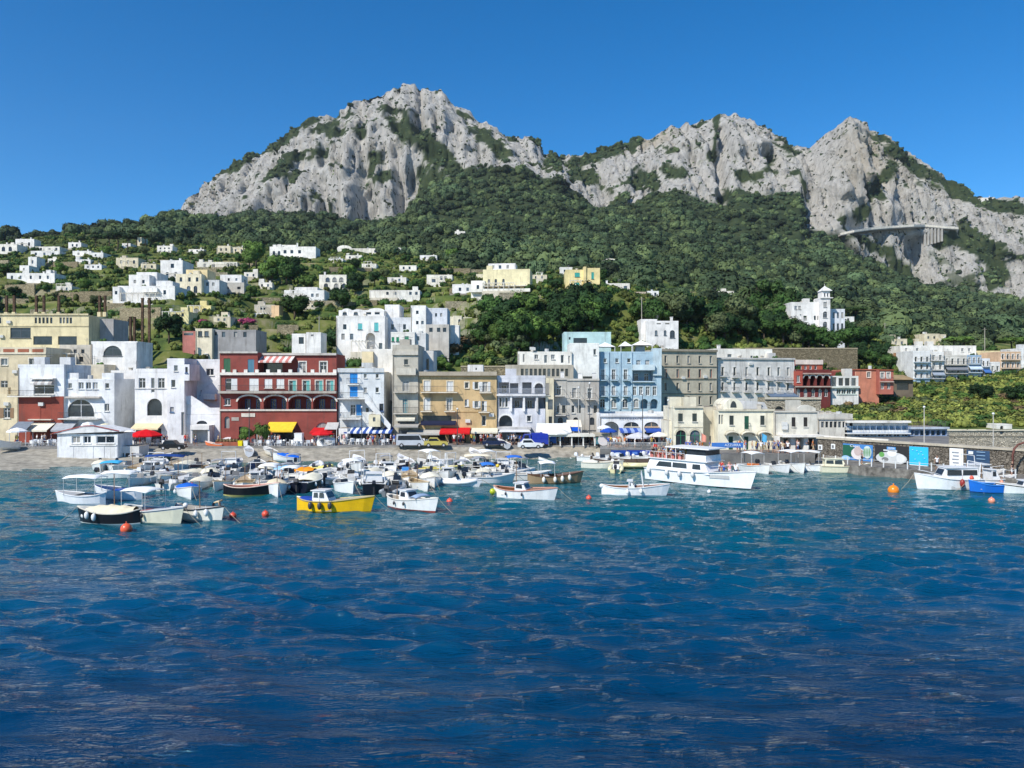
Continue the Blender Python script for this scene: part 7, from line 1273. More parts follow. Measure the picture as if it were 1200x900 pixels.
# --- the packed rows between beach and open water
def protos():
    P_ = []
    def add(*a, **k): P_.append(boat(*a, **k))
    G0 = 'boats packed in rows off the beach: '
    add('motor_boat', 'white open tender with black outboard motor and centre console in the packed rows', 'tender', 5.2, 2.0, .7, WB, group=G0 + 'black motor tenders', opts=[('motor',), ('console', 0), ('seat', -.22), ('fenders', (.5,), WB)])
    add('motor_boat', 'white tender with white outboard motor and white canopy in the packed rows', 'tender', 5.6, 2.1, .75, WB, group=G0 + 'canopy tenders', opts=[('motor', (230, 230, 230)), ('canopy', -.25, .2, 1.6, (236, 236, 232)), ('console', 0), ('fenders', (.5, .7), WB)])
    add('gozzo_boat', 'small white wooden double ended boat with bench seats in the packed rows', 'gozzo', 5.4, 1.9, .75, WB, (186, 160, 120), (205, 186, 150), group=G0 + 'double ended boats', opts=[('seat', -.2), ('seat', .05), ('seat', .25), ('mast', -.1, 2.2), ('fenders', (.5,), WB)])
    add('motor_boat', 'white boat under a cream cockpit cover in the packed rows', 'tender', 5.2, 2.0, .75, WB, group=G0 + 'cream covered boats', opts=[('motor',), ('cover', .12, .8, .5, (226, 218, 194))])
    add('inflatable_boat', 'light grey inflatable dinghy with motor in the packed rows', 'tender', 4.8, 1.6, .42, (214, 216, 216), group=G0 + 'inflatable dinghies', opts=[('tubes', (222, 224, 224)), ('motor', (60, 60, 64)), ('seat', -.1)])
    add('motor_boat', 'white boat with small raised cabin and roll bar in the packed rows', 'tender', 5.8, 2.2, .85, WB, group=G0 + 'small cabin boats', opts=[('cabin', -.05, .25, .6), ('arch', -.12, 1.5), ('motor', (226, 226, 226)), ('fenders', (.4,), WB)])
    add('gozzo_boat', 'dark blue hulled wooden boat with white deck in the packed rows', 'gozzo', 5.6, 2.0, .8, (30, 40, 70), (226, 222, 212), (226, 222, 212), group=G0 + 'dark blue boats', opts=[('seat', -.15), ('console', .05), ('motor',)])
    add('motor_boat', 'white tender with cream sunpad and folded grey sunshade in the packed rows', 'tender', 5.4, 2.0, .7, (236, 234, 226), group=G0 + 'sunpad tenders', opts=[('box', .22, 1.4, 1.3, .55, (226, 216, 190), 'sunpad'), ('motor', (40, 40, 44)), ('canopy', -.45, -.3, 1.1, (150, 152, 156)), ('console', -.05)])
    return P_
PR = protos(); used = [False] * len(PR)
ROWS = [(551, 118, 620, 17), (555.5, 140, 615, 19), (560.5, 150, 610, 19), (566, 165, 600, 21), (572, 205, 520, 25)]
br = random.Random(11)
busy = [(o.location.x, o.location.y) for o in list(col.objects) if o.parent is None and o.get('category') == 'boat' and o.location.y > 1]
for (v, ua, ub, du) in ROWS:
    u = ua
    while u < ub:
        vv = v + br.uniform(-1.2, 1.2); Y = Yw(vv); x = X(u, Y)
        if vv < 555 and Y + 2.2 > np.interp(u, *zip(*BEACH)): Y = float(np.interp(u, *zip(*BEACH))) - 2.0; x = X(u, Y)
        if all(abs(x - bx) > 1.75 or abs(Y - by) > 2.8 for bx, by in busy):
            k = br.choices(range(len(PR)), [5, 3, 3, 3, 2, 3, 2, 3])[0]; head = br.choice([-80, -80, 100, -60, 120, -100]) + br.uniform(-14, 14)
            if not used[k]: o = PR[k]; used[k] = True
            else: o = copy_tree(PR[k], (0, 0, 0))
            o.location = (x, Y, 0); o.rotation_euler = (R(br.uniform(-2, 2)), R(br.uniform(-1.5, 1.5)), R(head)); sc0 = br.uniform(.9, 1.06); o.scale = (sc0,) * 3; busy.append((x, Y))
        u += du * br.uniform(.85, 1.2)
# --- dinghies drawn up on the beach
DL = ['white plastic dinghy drawn up on the beach with its stern to the sea']
d0 = boat('dinghy', DL[0], 'tender', 3.2, 1.35, .5, (240, 240, 240), (230, 230, 230), opts=[('seat', 0), ('seat', -.25)], group='white dinghies on the beach'); first = True
for (u, v, hd) in [(452, 536, 118), (471, 533, 116), (479, 534, 114), (508, 533, 115), (545, 533, 112), (556, 530, 112), (582, 534, 116), (589, 527, 118), (661, 534, 120), (676, 531, 118), (690, 533, 116), (420, 534, 120), (291, 531, 112), (265, 524, 95)]:
    z = .7; Y = Yw(v, z + .2); z = zbeach(u, Y); o = d0 if first else copy_tree(d0, (0, 0, 0)); first = False; o.location = (X(u, Y), Y, z + .30); o.rotation_euler = (R(random.uniform(-10, 10)), R(-7), R(hd))
def ashore(o, u, v, hd, dz=.3, roll=0): Y = Yw(v, .9); o.location = (X(u, Y), Y, zbeach(u, Y) + dz); o.rotation_euler = (R(roll), R(-6), R(hd)); return o
ashore(boat('dinghy', 'orange and white dinghy tipped on the beach', 'tender', 4.2, 1.5, .55, (238, 238, 236), boot=(232, 110, 40), opts=[('seat', 0)]), 646, 532, 140, .35, 14); ashore(boat('gozzo_boat', 'white wooden boat pulled up beside the beach cafe', 'gozzo', 4.6, 1.9, .8, (236, 234, 226), (60, 56, 52), opts=[('seat', 0)]), 9, 531, -100, .5); ashore(boat('kayak', 'orange kayak lying on the beach below the red house', 'gozzo', 3.0, .8, .32, (240, 130, 80), (236, 160, 120)), 251, 527, 160, .25); ashore(boat('dinghy', 'boat under bright blue tarpaulin on the beach', 'tender', 3.6, 1.5, .6, WB, opts=[('cover', .05, .9, .45, (30, 100, 200))]), 336, 534, 175, .35)
ashore(boat('dinghy', 'upturned looking white dinghy tilted against the kerb', 'tender', 2.8, 1.5, .5, (236, 236, 232), opts=[('seat', 0)]), 381, 527, 60, .6, 48); ashore(boat('dinghy', 'white and cream dinghy on rough sand near the moorings', 'tender', 3.4, 1.4, .5, (226, 220, 205), opts=[('seat', 0)]), 316, 531, 130, .3); ashore(boat('dinghy', 'dark green rowing dinghy on the sand left of the red house', 'tender', 3.0, 1.3, .45, (60, 84, 70), opts=[('seat', 0)]), 190, 535, 60, .3)
# --- the excursion boat
ex = empty('excursion_boat', (X(816, 85), 85, 0), R(-48)); ex.scale = (.84, .84, .8); tag(ex, 'white two deck excursion boat with dark window strip full of passengers', 'boat')
me_, rg = hull_mesh(14.5, 4.2, 1.75, (240, 240, 240), False, .2, .35, boot=(60, 66, 70), draft=.6); put('hull', me_, ex); put('deck', deck_mesh(rg, (226, 226, 224), .9, 1.2, .12, .72), ex); put('rub_rail', rail_mesh(rg, (214, 214, 212), .07), ex)
q = MB(); q.loft([[(-6.8, -1.9, 1.6), (3.2, -1.9, 1.6), (3.2, 1.9, 1.6), (-6.8, 1.9, 1.6)], [(-6.2, -1.75, 3.2), (2.4, -1.75, 3.2), (2.4, 1.75, 3.2), (-6.2, 1.75, 3.2)]], closed=True); cb = put('cabin', q.mesh('cabin', gel((240, 240, 240))), ex)
for s_ in (-1, 1):
    for (a, e) in [(-5.2, -2.6), (-2.5, -.2), (.6, 1.9)]: m = MB(); m.add([(a, s_ * 1.855, 2.15), (e, s_ * 1.855, 2.15), (e - .1, s_ * 1.79, 2.85), (a + (.5 if a < -5 else .05), s_ * 1.79, 2.85), (a, s_ * 1.80, 2.15), (e, s_ * 1.80, 2.15), (e - .1, s_ * 1.74, 2.85), (a + (.5 if a < -5 else .05), s_ * 1.74, 2.85)], [(0, 1, 2, 3), (7, 6, 5, 4), (0, 4, 5, 1), (1, 5, 6, 2), (2, 6, 7, 3), (3, 7, 4, 0)]); put('window', m.mesh('window', GLASS), cb)
put('upper_deck', MB().box(-6.9, 3.0, -2.0, 2.0, 3.21, 3.32).mesh('upper_deck', gel((226, 226, 224))), ex)
q = MB(); q.box(-.5, 2.6, -1.7, 1.7, 3.33, 4.1); wh = put('wheelhouse_base', q.mesh('wheelhouse_base', gel((240, 240, 240))), ex); put('wheelhouse_glass', MB().box(-.4, 2.5, -1.6, 1.6, 4.102, 4.9).mesh('wheelhouse_glass', GLASS), ex)
put('roof', MB().box(-3.6, 3.2, -1.95, 1.95, 4.902, 5.05).mesh('roof', gel((240, 240, 240))), ex)
for xx in (-3.5, -2.0):
    for s_ in (-1, 1): put('roof_post', MB().tube([(xx, s_ * 1.8, 3.3), (xx, s_ * 1.8, 4.9)], .05, 6).mesh('roof_post', gel((235, 235, 235))), ex)
rl = MB()
for s_ in (-1, 1): rl.tube([(-6.8, s_ * 1.95, 4.2), (-.5, s_ * 1.95, 4.2)], .03, 5)
for k in range(10):
    for s_ in (-1, 1): rl.tube([(-6.8 + .7 * k, s_ * 1.95, 3.3), (-6.8 + .7 * k, s_ * 1.95, 4.2)], .025, 4)
o = put('deck_railing', rl.mesh('deck_railing', paint((220, 220, 220))), ex); o['kind'] = 'stuff'
for k in range(5): put('bench', cached('bench', lambda: MB().box(-.2, .2, -1.6, 1.6, 3.33, 3.75).box(-.26, -.2, -1.6, 1.6, 3.33, 4.15).mesh('bench', gel((196, 120, 110)))), ex, (-6.1 + 1.15 * k, 0, 0))
put('life_raft', MB().tube([(-6.4, -.9, 3.75), (-6.4, .9, 3.75)], .34, 10).mesh('life_raft', gel((238, 238, 236)), True), ex); p_fenders(ex, rg, (.12, .3, .45, .6), (214, 216, 216), (-1,), .26)
put('flag', MB().box(-7.0, -6.4, -.01, .01, 4.6, 5.0).mesh('flag', cloth((200, 40, 40))), ex); put('flag_staff', MB().tube([(-7.0, 0, 3.3), (-7.0, 0, 5.0)], .025, 5).mesh('flag_staff', paint((200, 200, 200))), ex)
put('bow_rail', MB().tube([(3.4, -1.7, 2.7), (5.6, -1.2, 3.0), (7.4, 0, 3.3), (5.6, 1.2, 3.0), (3.4, 1.7, 2.7)], .03, 5).mesh('bow_rail', paint((214, 214, 214))), ex)
# --- buoys
for (u, v, c, r, lab) in [(311, 604, (222, 84, 60), .3, 'small red mooring buoy left of the yellow boat'), (273, 606, (214, 80, 56), .3, 'small red mooring buoy beside the black trimmed boat'), (148, 622, (228, 96, 60), .42, 'tall orange buoy beside the black tarpaulin boat'), (527, 589, (226, 90, 66), .3, 'small red buoy right of the red waterline boat'), (690, 585, (220, 90, 70), .28, 'small red buoy left of the slim white boat'), (1047, 577, (244, 138, 30), .55, 'big orange mooring buoy off the mole'), (831, 577, (236, 236, 236), .2, 'small white buoy below the excursion boat'), (1162, 588, (232, 150, 120), .3, 'pale pink buoy by the blue rowing boat')]:
    Y = Yw(v); o = empty('mooring_buoy', (X(u, Y), Y, 0)); tag(o, lab, 'buoy'); put('float', MB().ball((0, 0, r * .35), r, n=12, m=8).mesh('float', gel(c), True), o); put('eye', MB().tube([(0, 0, r * 1.2), (0, 0, r * 1.65)], r * .12, 6).mesh('eye', gel(c)), o)
# ================================================================== people
def person_mesh(name, pose):
    """one continuous body grown from a jointed skeleton; materials: 0 skin, 1 top, 2 bottom, 3 hair"""
    J = {'pel': (0, 0, .95), 'wst': (0, 0, 1.12), 'cst': (0, .01, 1.36), 'nck': (0, 0, 1.5), 'hd0': (0, -.02, 1.6), 'hd1': (0, -.02, 1.73)}
    for s_, k in ((-1, 'l'), (1, 'r')):
        J.update({'hip' + k: (s_ * .1, 0, .9), 'kne' + k: (s_ * .11, -.01, .5), 'ank' + k: (s_ * .11, .03, .08), 'toe' + k: (s_ * .13, -.14, .04), 'sho' + k: (s_ * .19, 0, 1.42), 'elb' + k: (s_ * .27, .02, 1.14), 'wri' + k: (s_ * .27, -.08, .9), 'hnd' + k: (s_ * .26, -.11, .8)})
    if pose == 'walk':
        J['knel'] = (-.1, -.16, .52); J['ankl'] = (-.1, -.2, .1); J['toel'] = (-.11, -.37, .08); J['kner'] = (.1, .06, .5); J['ankr'] = (.1, .3, .14); J['toer'] = (.11, .2, .03); J['wril'] = (-.28, .14, .92); J['hndl'] = (-.27, .15, .82); J['wrir'] = (.26, -.2, .98); J['hndr'] = (.25, -.27, .92)
    if pose == 'bent':
        for k in ('wst', 'cst', 'nck', 'hd0', 'hd1'): x, y, z = J[k]; d = z - .95; J[k] = (x, y - d * .92, .95 + d * .3)
        for s_, k in ((-1, 'l'), (1, 'r')): J['sho' + k] = (s_ * .19, -.44, 1.08); J['elb' + k] = (s_ * .22, -.5, .8); J['wri' + k] = (s_ * .18, -.6, .56); J['hnd' + k] = (s_ * .17, -.62, .46)
    if pose == 'sit':
        for k in J: x, y, z = J[k]; J[k] = (x, y, z - .45)
        for s_, k in ((-1, 'l'), (1, 'r')): J['kne' + k] = (s_ * .13, -.42, .5); J['ank' + k] = (s_ * .13, -.4, .09); J['toe' + k] = (s_ * .14, -.56, .04); J['hip' + k] = (s_ * .1, 0, .47); J['wri' + k] = (s_ * .2, -.26, .58); J['hnd' + k] = (s_ * .16, -.34, .56)
    if pose == 'arm': J['elbr'] = (.3, -.16, 1.2); J['wrir'] = (.16, -.3, 1.36); J['hndr'] = (.1, -.3, 1.46)
    E = [('pel', 'wst'), ('wst', 'cst'), ('cst', 'nck'), ('nck', 'hd0'), ('hd0', 'hd1')]
    for k in 'lr': E += [('pel', 'hip' + k), ('hip' + k, 'kne' + k), ('kne' + k, 'ank' + k), ('ank' + k, 'toe' + k), ('cst', 'sho' + k), ('sho' + k, 'elb' + k), ('elb' + k, 'wri' + k), ('wri' + k, 'hnd' + k)]
    rad = {'pel': .145, 'wst': .13, 'cst': .155, 'nck': .058, 'hd0': .09, 'hd1': .095, 'hip': .1, 'kne': .062, 'ank': .042, 'toe': .042, 'sho': .068, 'elb': .044, 'wri': .032, 'hnd': .04}
    names = list(J); me = bpy.data.meshes.new('body'); me.from_pydata([J[k] for k in names], [(names.index(a), names.index(b)) for a, b in E], [])
    o = bpy.data.objects.new('body', me); col.objects.link(o); md = o.modifiers.new('skin', 'SKIN'); md.use_smooth_shade = True; o.modifiers.new('sub', 'SUBSURF').levels = 1
    for i, k in enumerate(names): r = rad.get(k, rad.get(k[:3])); me.skin_vertices[0].data[i].radius = (r, r * (.78 if k in ('cst', 'pel', 'wst') else 1)); me.skin_vertices[0].data[i].use_root = (k == 'pel')
    dg = bpy.context.evaluated_depsgraph_get(); out = bpy.data.meshes.new_from_object(o.evaluated_get(dg)); bpy.data.objects.remove(o); out.name = name
    out.materials.clear()
    for m in (SKIN[0], cloth((230, 230, 230)), cloth((40, 44, 60)), HAIR[0]): out.materials.append(m)
    hz = Vector(J['hd1'])
    for p in out.polygons:
        c = p.center; best = min(E, key=lambda e: seg(c, Vector(J[e[0]]), Vector(J[e[1]]))); a = best[1][:3]; mi = 0
        if best[1] in ('wst', 'cst') or a in ('sho',) or (a == 'elb' and (c - Vector(J[best[0]])).length < .14): mi = 1
        elif a == 'hip' or (a == 'kne') or best == ('pel', 'wst') and c.z < J['pel'][2] + .03: mi = 2
        elif best[1] in ('hd1', 'hd0') and (c.z > hz.z + .0 and (c.y > hz.y - .055 or c.z > hz.z + .07) or (c.y > hz.y + .03 and c.z > hz.z - .1)): mi = 3
        p.material_index = mi
    return out
def seg(p, a, b): d = b - a; t = max(0, min(1, (p - a).dot(d) / max(d.length_squared, 1e-9))); return (p - (a + d * t)).length
SKIN = [mat('skin_a', (0.50, 0.30, 0.21), .6, .1, 5), mat('skin_b', (0.36, 0.20, 0.13), .6, .1, 5)]; HAIR = [mat('hair_dark', (0.03, 0.022, 0.016), .7, .2, 5), mat('hair_fair', (0.22, 0.15, 0.08), .7, .2, 5)]
PM = {k: person_mesh('person_body', k) for k in ('stand', 'walk', 'sit', 'arm', 'bent')}
TOPS = {'white': (232, 232, 230), 'red': (190, 44, 44), 'blue': (50, 90, 170), 'black': (30, 30, 34), 'orange': (232, 130, 50), 'pink': (222, 160, 160), 'grey': (140, 142, 146), 'beige': (206, 186, 150), 'yellow': (226, 196, 80), 'light blue': (150, 190, 220), 'green': (80, 130, 90), 'striped navy': (60, 66, 100)}
BOTS = {'dark': (36, 38, 48), 'white': (224, 224, 220), 'beige': (190, 170, 136), 'blue': (60, 80, 120), 'red': (160, 50, 50), 'grey': (110, 112, 116)}
pr_ = random.Random(3); plab = {}
def person(loc, pose, head, where, top=None, bot=None):
    top = top or pr_.choices(list(TOPS), [6, 2, 2, 3, 2, 2, 2, 2, 1, 2, 1, 1])[0]; bot = bot or pr_.choice(list(BOTS))
    o = put('person', PM[pose], None, loc, R(head)); sz = pr_.uniform(.93, 1.05); o.scale = (sz, sz, sz)
    for i, m in enumerate((pr_.choice(SKIN), cloth(TOPS[top]), cloth(BOTS[bot]), pr_.choice(HAIR))): o.material_slots[i].link = 'OBJECT'; o.material_slots[i].material = m
    vb = {'stand': 'standing', 'walk': 'walking', 'sit': 'seated', 'arm': 'arm raised', 'bent': 'bending over'}[pose]
    lab = 'person in %s top and %s %s %s %s' % (top, bot, 'trousers' if pose != 'sit' else 'shorts', vb, where); tag(o, lab, 'person', lab.replace('person in', 'people in')); return o
def crowd(n, u0, u1, Y0, Y1, where, z=ZP, poses=('stand', 'walk', 'arm', 'stand', 'walk')):
    for k in range(n):
        u = pr_.uniform(u0, u1); Y = pr_.uniform(Y0, Y1); person((X(u, Y), Y, z), pr_.choice(poses), pr_.uniform(0, 360), where)
crowd(7, 4, 66, 118, 121, 'by the beach cafe', ZP, ('stand', 'walk', 'stand')); crowd(9, 158, 258, 117, 121, 'before the white houses'); crowd(16, 290, 394, 117.5, 122, 'before the red house'); crowd(14, 396, 470, 118.5, 122, 'before the blue stair house')
crowd(26, 530, 600, 119, 122, 'before the ochre house'); crowd(14, 600, 650, 119.2, 121.5, 'before the periwinkle house'); crowd(10, 650, 702, 119.2, 121.5, 'by the open pavilion'); crowd(40, 712, 786, 112.6, 117.5, 'on the crowded banner terrace'); crowd(8, 800, 836, 104.8, 107.5, 'on the quay'); crowd(14, 858, 912, 104.6, 108, 'by the quay doors'); crowd(10, 912, 956, 104.6, 107.6, 'by the white shop front'); crowd(4, 1100, 1190, 84, 90, 'on the mole', 1.1) if False else None
for k in range(3): u = (1098, 1186, 1010)[k]; Yf = float(np.interp(u, *zip(*MF))) + 1.8; person((X(u, Yf), Yf, 1.1), 'stand', 40 * k, 'on the mole', ['white', 'black', 'grey'][k], 'white' if k == 1 else 'dark')
exm = Matrix.Translation(ex.location) @ Matrix.Rotation(R(-48), 4, 'Z') @ Matrix.Diagonal((.84, .84, .8, 1))
for k in range(5):
    for y in (-1.3, -.75, -.2, .4, 1.0):
        if pr_.random() < .85: p = exm @ Vector((-6.1 + 1.15 * k + .02, y, 3.29 + .0)); person((p.x, p.y, p.z), 'sit', -48 + 90, 'on the excursion boat deck')
for (x, y) in [(4.0, -.8), (4.5, .6), (5.2, -.3), (3.7, .3), (5.6, .4), (4.8, -1.0)]: p = exm @ Vector((x, y, 1.2)); person((p.x, p.y, p.z), pr_.choice(('stand', 'arm')), pr_.uniform(0, 360), 'on the excursion boat bow')
Y = Yw(606); person((X(250, Y), Y, .2), 'bent', 100, 'over the bow of a white boat', 'beige', 'dark')
Y = Yw(559); person((X(330, Yw(572)), Yw(572), .2), 'stand', 60, 'in a moored boat', 'white', 'dark')
# ================================================================== cafes, parasols, vehicles, lamps
def parasol(u, v, wpx, c, label, Y=119.0, hpx=None, dome=False, group=None, z0=ZP):
    r = wpx * Y / F / 2; zt = Zv(v, Y); o = empty('parasol', (X(u, Y), Y, z0)); tag(o, label, 'parasol', group); n = 8; H = zt - z0; dr = r * (.36 if not dome else .7); q = MB(); prof = [(r, H - dr), (r * .55, H - dr * (.38 if not dome else .18)), (0.04, H)]
    ring = [[(a * math.cos(2 * math.pi * k / n), a * math.sin(2 * math.pi * k / n), z) for k in range(n)] for a, z in prof]; q.loft(ring, closed=True, caps=False); q.loft([[(x * .99, y * .99, z - .04) for x, y, z in r_] for r_ in ring[::-1]], closed=True, caps=False)
    q.loft([[(r * math.cos(2 * math.pi * k / n), r * math.sin(2 * math.pi * k / n), z) for k in range(n)] for z in (H - dr - .18, H - dr)], closed=True, caps=False); put('canopy', q.mesh('canopy', cloth(c)), o); put('pole', MB().tube([(0, 0, 0), (0, 0, H)], .035, 6).mesh('pole', paint((205, 200, 190))), o); put('foot', MB().tube([(0, 0, 0), (0, 0, .1)], .28, 8).mesh('foot', paint((120, 120, 120))), o); return o
parasol(171, 503, 38, (214, 30, 38), 'large bright red parasol in front of the white arched house', 118); parasol(152, 503.5, 14, (236, 236, 234), 'white parasol beside the large red parasol', 119.5); parasol(20, 501, 22, (238, 238, 238), 'white peaked parasol at the beach cafe', 119); parasol(103, 494.5, 20, (238, 238, 236), 'white domed parasol behind the beach kiosk', 119, dome=True); parasol(123, 496, 17, (232, 222, 180), 'cream domed parasol behind the beach kiosk', 119, dome=True)
parasol(652, 501, 34, (238, 236, 226), 'wide white parasol at the open pavilion', 118.8); parasol(748, 506.5, 30, (196, 196, 200), 'grey parasol on the crowded terrace', 115); parasol(772, 506, 22, (226, 222, 210), 'beige parasol on the crowded terrace', 115.5); parasol(713, 501.5, 20, (40, 80, 170), 'blue parasol at the corner of the white restaurant', 117); parasol(708, 498, 16, (226, 230, 236), 'white parasol under the restaurant arch', 119.5); parasol(378, 503.5, 26, (206, 36, 42), 'red parasol at the end of the red house', 119)
# beach kiosk
b = Bld('beach_kiosk', 'white wooden beach kiosk with red edged gable roof', 67, 138, 508.5, 538.5, 108.2, 4.2, (226, 232, 240), cat='kiosk', drop=.6)
b.win([89], 511, 519.5, 10, 'w', fr=(236, 236, 236)).win([102], 511, 519.5, 9, 'w', fr=(236, 236, 236)).win([123.5], 511, 519.5, 21, 'w', fr=(236, 236, 236)).band(521, 522.4, .12, (236, 238, 240), 'counter', 81, 137)
for u in (67.6, 86, 109, 122, 137): b.band(522.6, 538, .04, (214, 220, 230), 'batten', u - .4, u + .4)
q = MB(); hx = b.W; q.prism([(-.4, b.H), (hx + .3, b.H + .35), (hx * .62, b.H + 1.1), (hx * .45, b.H + 1.05)], -.35, 4.5); b.add('gable_roof', q.mesh('gable_roof', plaster((222, 226, 232)))); q = MB(); q.prism([(-.5, b.H + .02), (hx * .45, b.H + 1.08), (hx * .62, b.H + 1.13), (hx + .4, b.H + .37), (hx + .4, b.H + .5), (hx * .62, b.H + 1.27), (hx * .45, b.H + 1.22), (-.5, b.H + .16)], -.45, -.36); b.add('roof_trim', q.mesh('roof_trim', paint((160, 84, 76)))); b.fin()
b = Bld('kiosk_deck', 'white planked deck wall beside the beach kiosk', 138.3, 163, 523, 536, 109.5, 3, (214, 216, 220), cat='deck', drop=.8); b.win([142.5, 149.5, 156.5], 531, 535.5, 5.5, 'p').fin()
# open pavilion and white tents by the periwinkle house
pv = empty('open_pavilion', (X(643, 117.6), 117.6, ZP)); tag(pv, 'open white pavilion with flat cream roof and slim posts', 'pavilion'); Wp = X(716, 117.6) - X(643, 117.6); hp = Zv(509, 117.6) - ZP
put('roof', MB().box(-.2, Wp * .74, -.3, 3.4, hp - .35, hp).mesh('roof', plaster((232, 230, 220))), pv); put('roof', MB().box(Wp * .74 + .01, Wp, -.3, 3.2, hp - .25, hp + .1).mesh('roof', plaster((186, 178, 160))), pv)
for k in range(5):
    for yy in (0, 3.1): put('post', cached('pvpost', lambda: MB().box(-.09, .09, -.09, .09, 0, hp - .36).mesh('post', plaster((234, 234, 232)))), pv, (Wp * .74 * k / 4.0, yy, 0))
for k in range(4): put('blue_screen', cached('pvscr', lambda: MB().box(0, Wp * .74 / 4 - .3, 0, .04, .2, hp * .72).mesh('blue_screen', GLASS)), pv, (Wp * .74 * k / 4.0 + .15, 3.0, 0))
put('picture_panel', MB().box(Wp * .76, Wp - .1, -.1, -.04, .3, hp - .4).mesh('picture_panel', paint((70, 120, 130))), pv); q = MB(); q.prism([(Wp * .88 + .9 * math.cos(a), .9 + .85 * math.sin(a)) for a in [2 * math.pi * k / 14 for k in range(14)]], -.14, -.11); put('printed_shape', q.mesh('printed_shape', paint((214, 206, 204))), pv); put('printed_shape', MB().box(Wp * .77, Wp * .82, -.13, -.105, .9, hp - .5).mesh('printed_shape', paint((40, 96, 70))), pv)
def tent(u0, u1, v0, v1, Y, c, label, dep=3.0, post=True, vfront=None):
    o = empty('awning_tent', (X(u0, Y), Y, ZP)); tag(o, label, 'awning'); w_ = X(u1, Y) - X(u0, Y); h1, h0 = Zv(v0, Y + dep) - ZP, Zv(v1, Y) - ZP; q = MB(); q.add([(0, 0, h0), (w_, 0, h0), (w_ * .96, dep, h1), (w_ * .04, dep, h1), (0, 0, h0 - .05), (w_, 0, h0 - .05), (w_ * .96, dep, h1 - .05), (w_ * .04, dep, h1 - .05)], [(0, 1, 2, 3), (7, 6, 5, 4), (0, 4, 5, 1), (1, 5, 6, 2), (2, 6, 7, 3), (3, 7, 4, 0)]); put('canopy', q.mesh('canopy', cloth(c)), o)
    for xx in (.08, w_ - .08): put('post', MB().tube([(xx, .08, 0), (xx, .08, h0 - .05)], .05, 6).mesh('post', paint((225, 225, 222))), o)
    for xx in (w_ * .08, w_ * .92): put('post', MB().tube([(xx, dep - .1, 0), (xx, dep - .1, h1 - .06)], .05, 6).mesh('post', paint((225, 225, 222))), o)
tent(628, 670, 496, 506, 119.6, (226, 226, 222), 'white sloping tent beside the periwinkle house'); tent(642, 680, 497.5, 505, 121.2, (20, 84, 190), 'bright blue sloping canopy before the grey houses', 3.2); tent(664, 682, 492, 500, 123, (226, 216, 196), 'cream canopy below the middle grey house', 1.6); tent(380, 395, 495, 503, 121.8, (186, 184, 180), 'grey shop canopy at the corner of the red house', 1.8); tent(10, 30.5, 494, 503.5, 121.5, (120, 128, 138), 'grey cafe canopy next to the red and white house', 2.2); tent(584, 622, 503.4, 506, 119.5, (222, 222, 222), 'flat white shop canopy before the periwinkle house', 3.0)
# cafe chairs and tables
ch = empty('cafe_chair', (0, 0, 0)); tag(ch, 'white cafe chair on the promenade terrace', 'chair', 'white cafe chairs'); WP_ = gel((236, 236, 234)); put('seat', MB().box(-.24, .24, -.24, .24, .42, .47).mesh('seat', WP_), ch); put('backrest', MB().box(-.24, .24, .2, .25, .47, .92).mesh('backrest', WP_), ch)
for (sx, sy) in ((-1, -1), (1, -1), (-1, 1), (1, 1)): put('leg', cached('chleg', lambda: MB().box(-.025, .025, -.025, .025, 0, .42).mesh('leg', WP_)), ch, (sx * .2, sy * .2, 0))
tb = empty('cafe_table', (0, 0, 0)); tag(tb, 'small round white cafe table on the promenade terrace', 'table', 'white cafe tables'); put('table_top', MB().tube([(0, 0, .72), (0, 0, .75)], .42, 12).mesh('table_top', WP_), tb); put('leg', MB().tube([(0, 0, .03), (0, 0, .72)], .04, 6).mesh('leg', WP_), tb); put('base', MB().tube([(0, 0, 0), (0, 0, .03)], .25, 10).mesh('base', WP_), tb)
cr_ = random.Random(21); fc = ft = True
for (u0, u1, n, Y0, Y1) in [(296, 366, 10, 117.8, 121), (372, 394, 3, 118, 120), (408, 462, 7, 119, 121.5), (160, 205, 5, 117.5, 120), (34, 66, 5, 117.5, 120), (486, 500, 2, 119.5, 121)]:
    for k in range(n):
        u = u0 + (u1 - u0) * (k + cr_.random() * .6) / n; Y = cr_.uniform(Y0, Y1); p = Vector((X(u, Y), Y, ZP)); o = tb if ft else copy_tree(tb, p); ft = False; o.location = p
        for j in range(3):
            a = cr_.uniform(0, 6.28) if j == 0 else a + 2.1; q = p + Vector((math.cos(a) * .68, math.sin(a) * .68, 0)); o = ch if fc else copy_tree(ch, q); fc = False; o.location = q; o.rotation_euler = (0, 0, a - math.pi / 2)
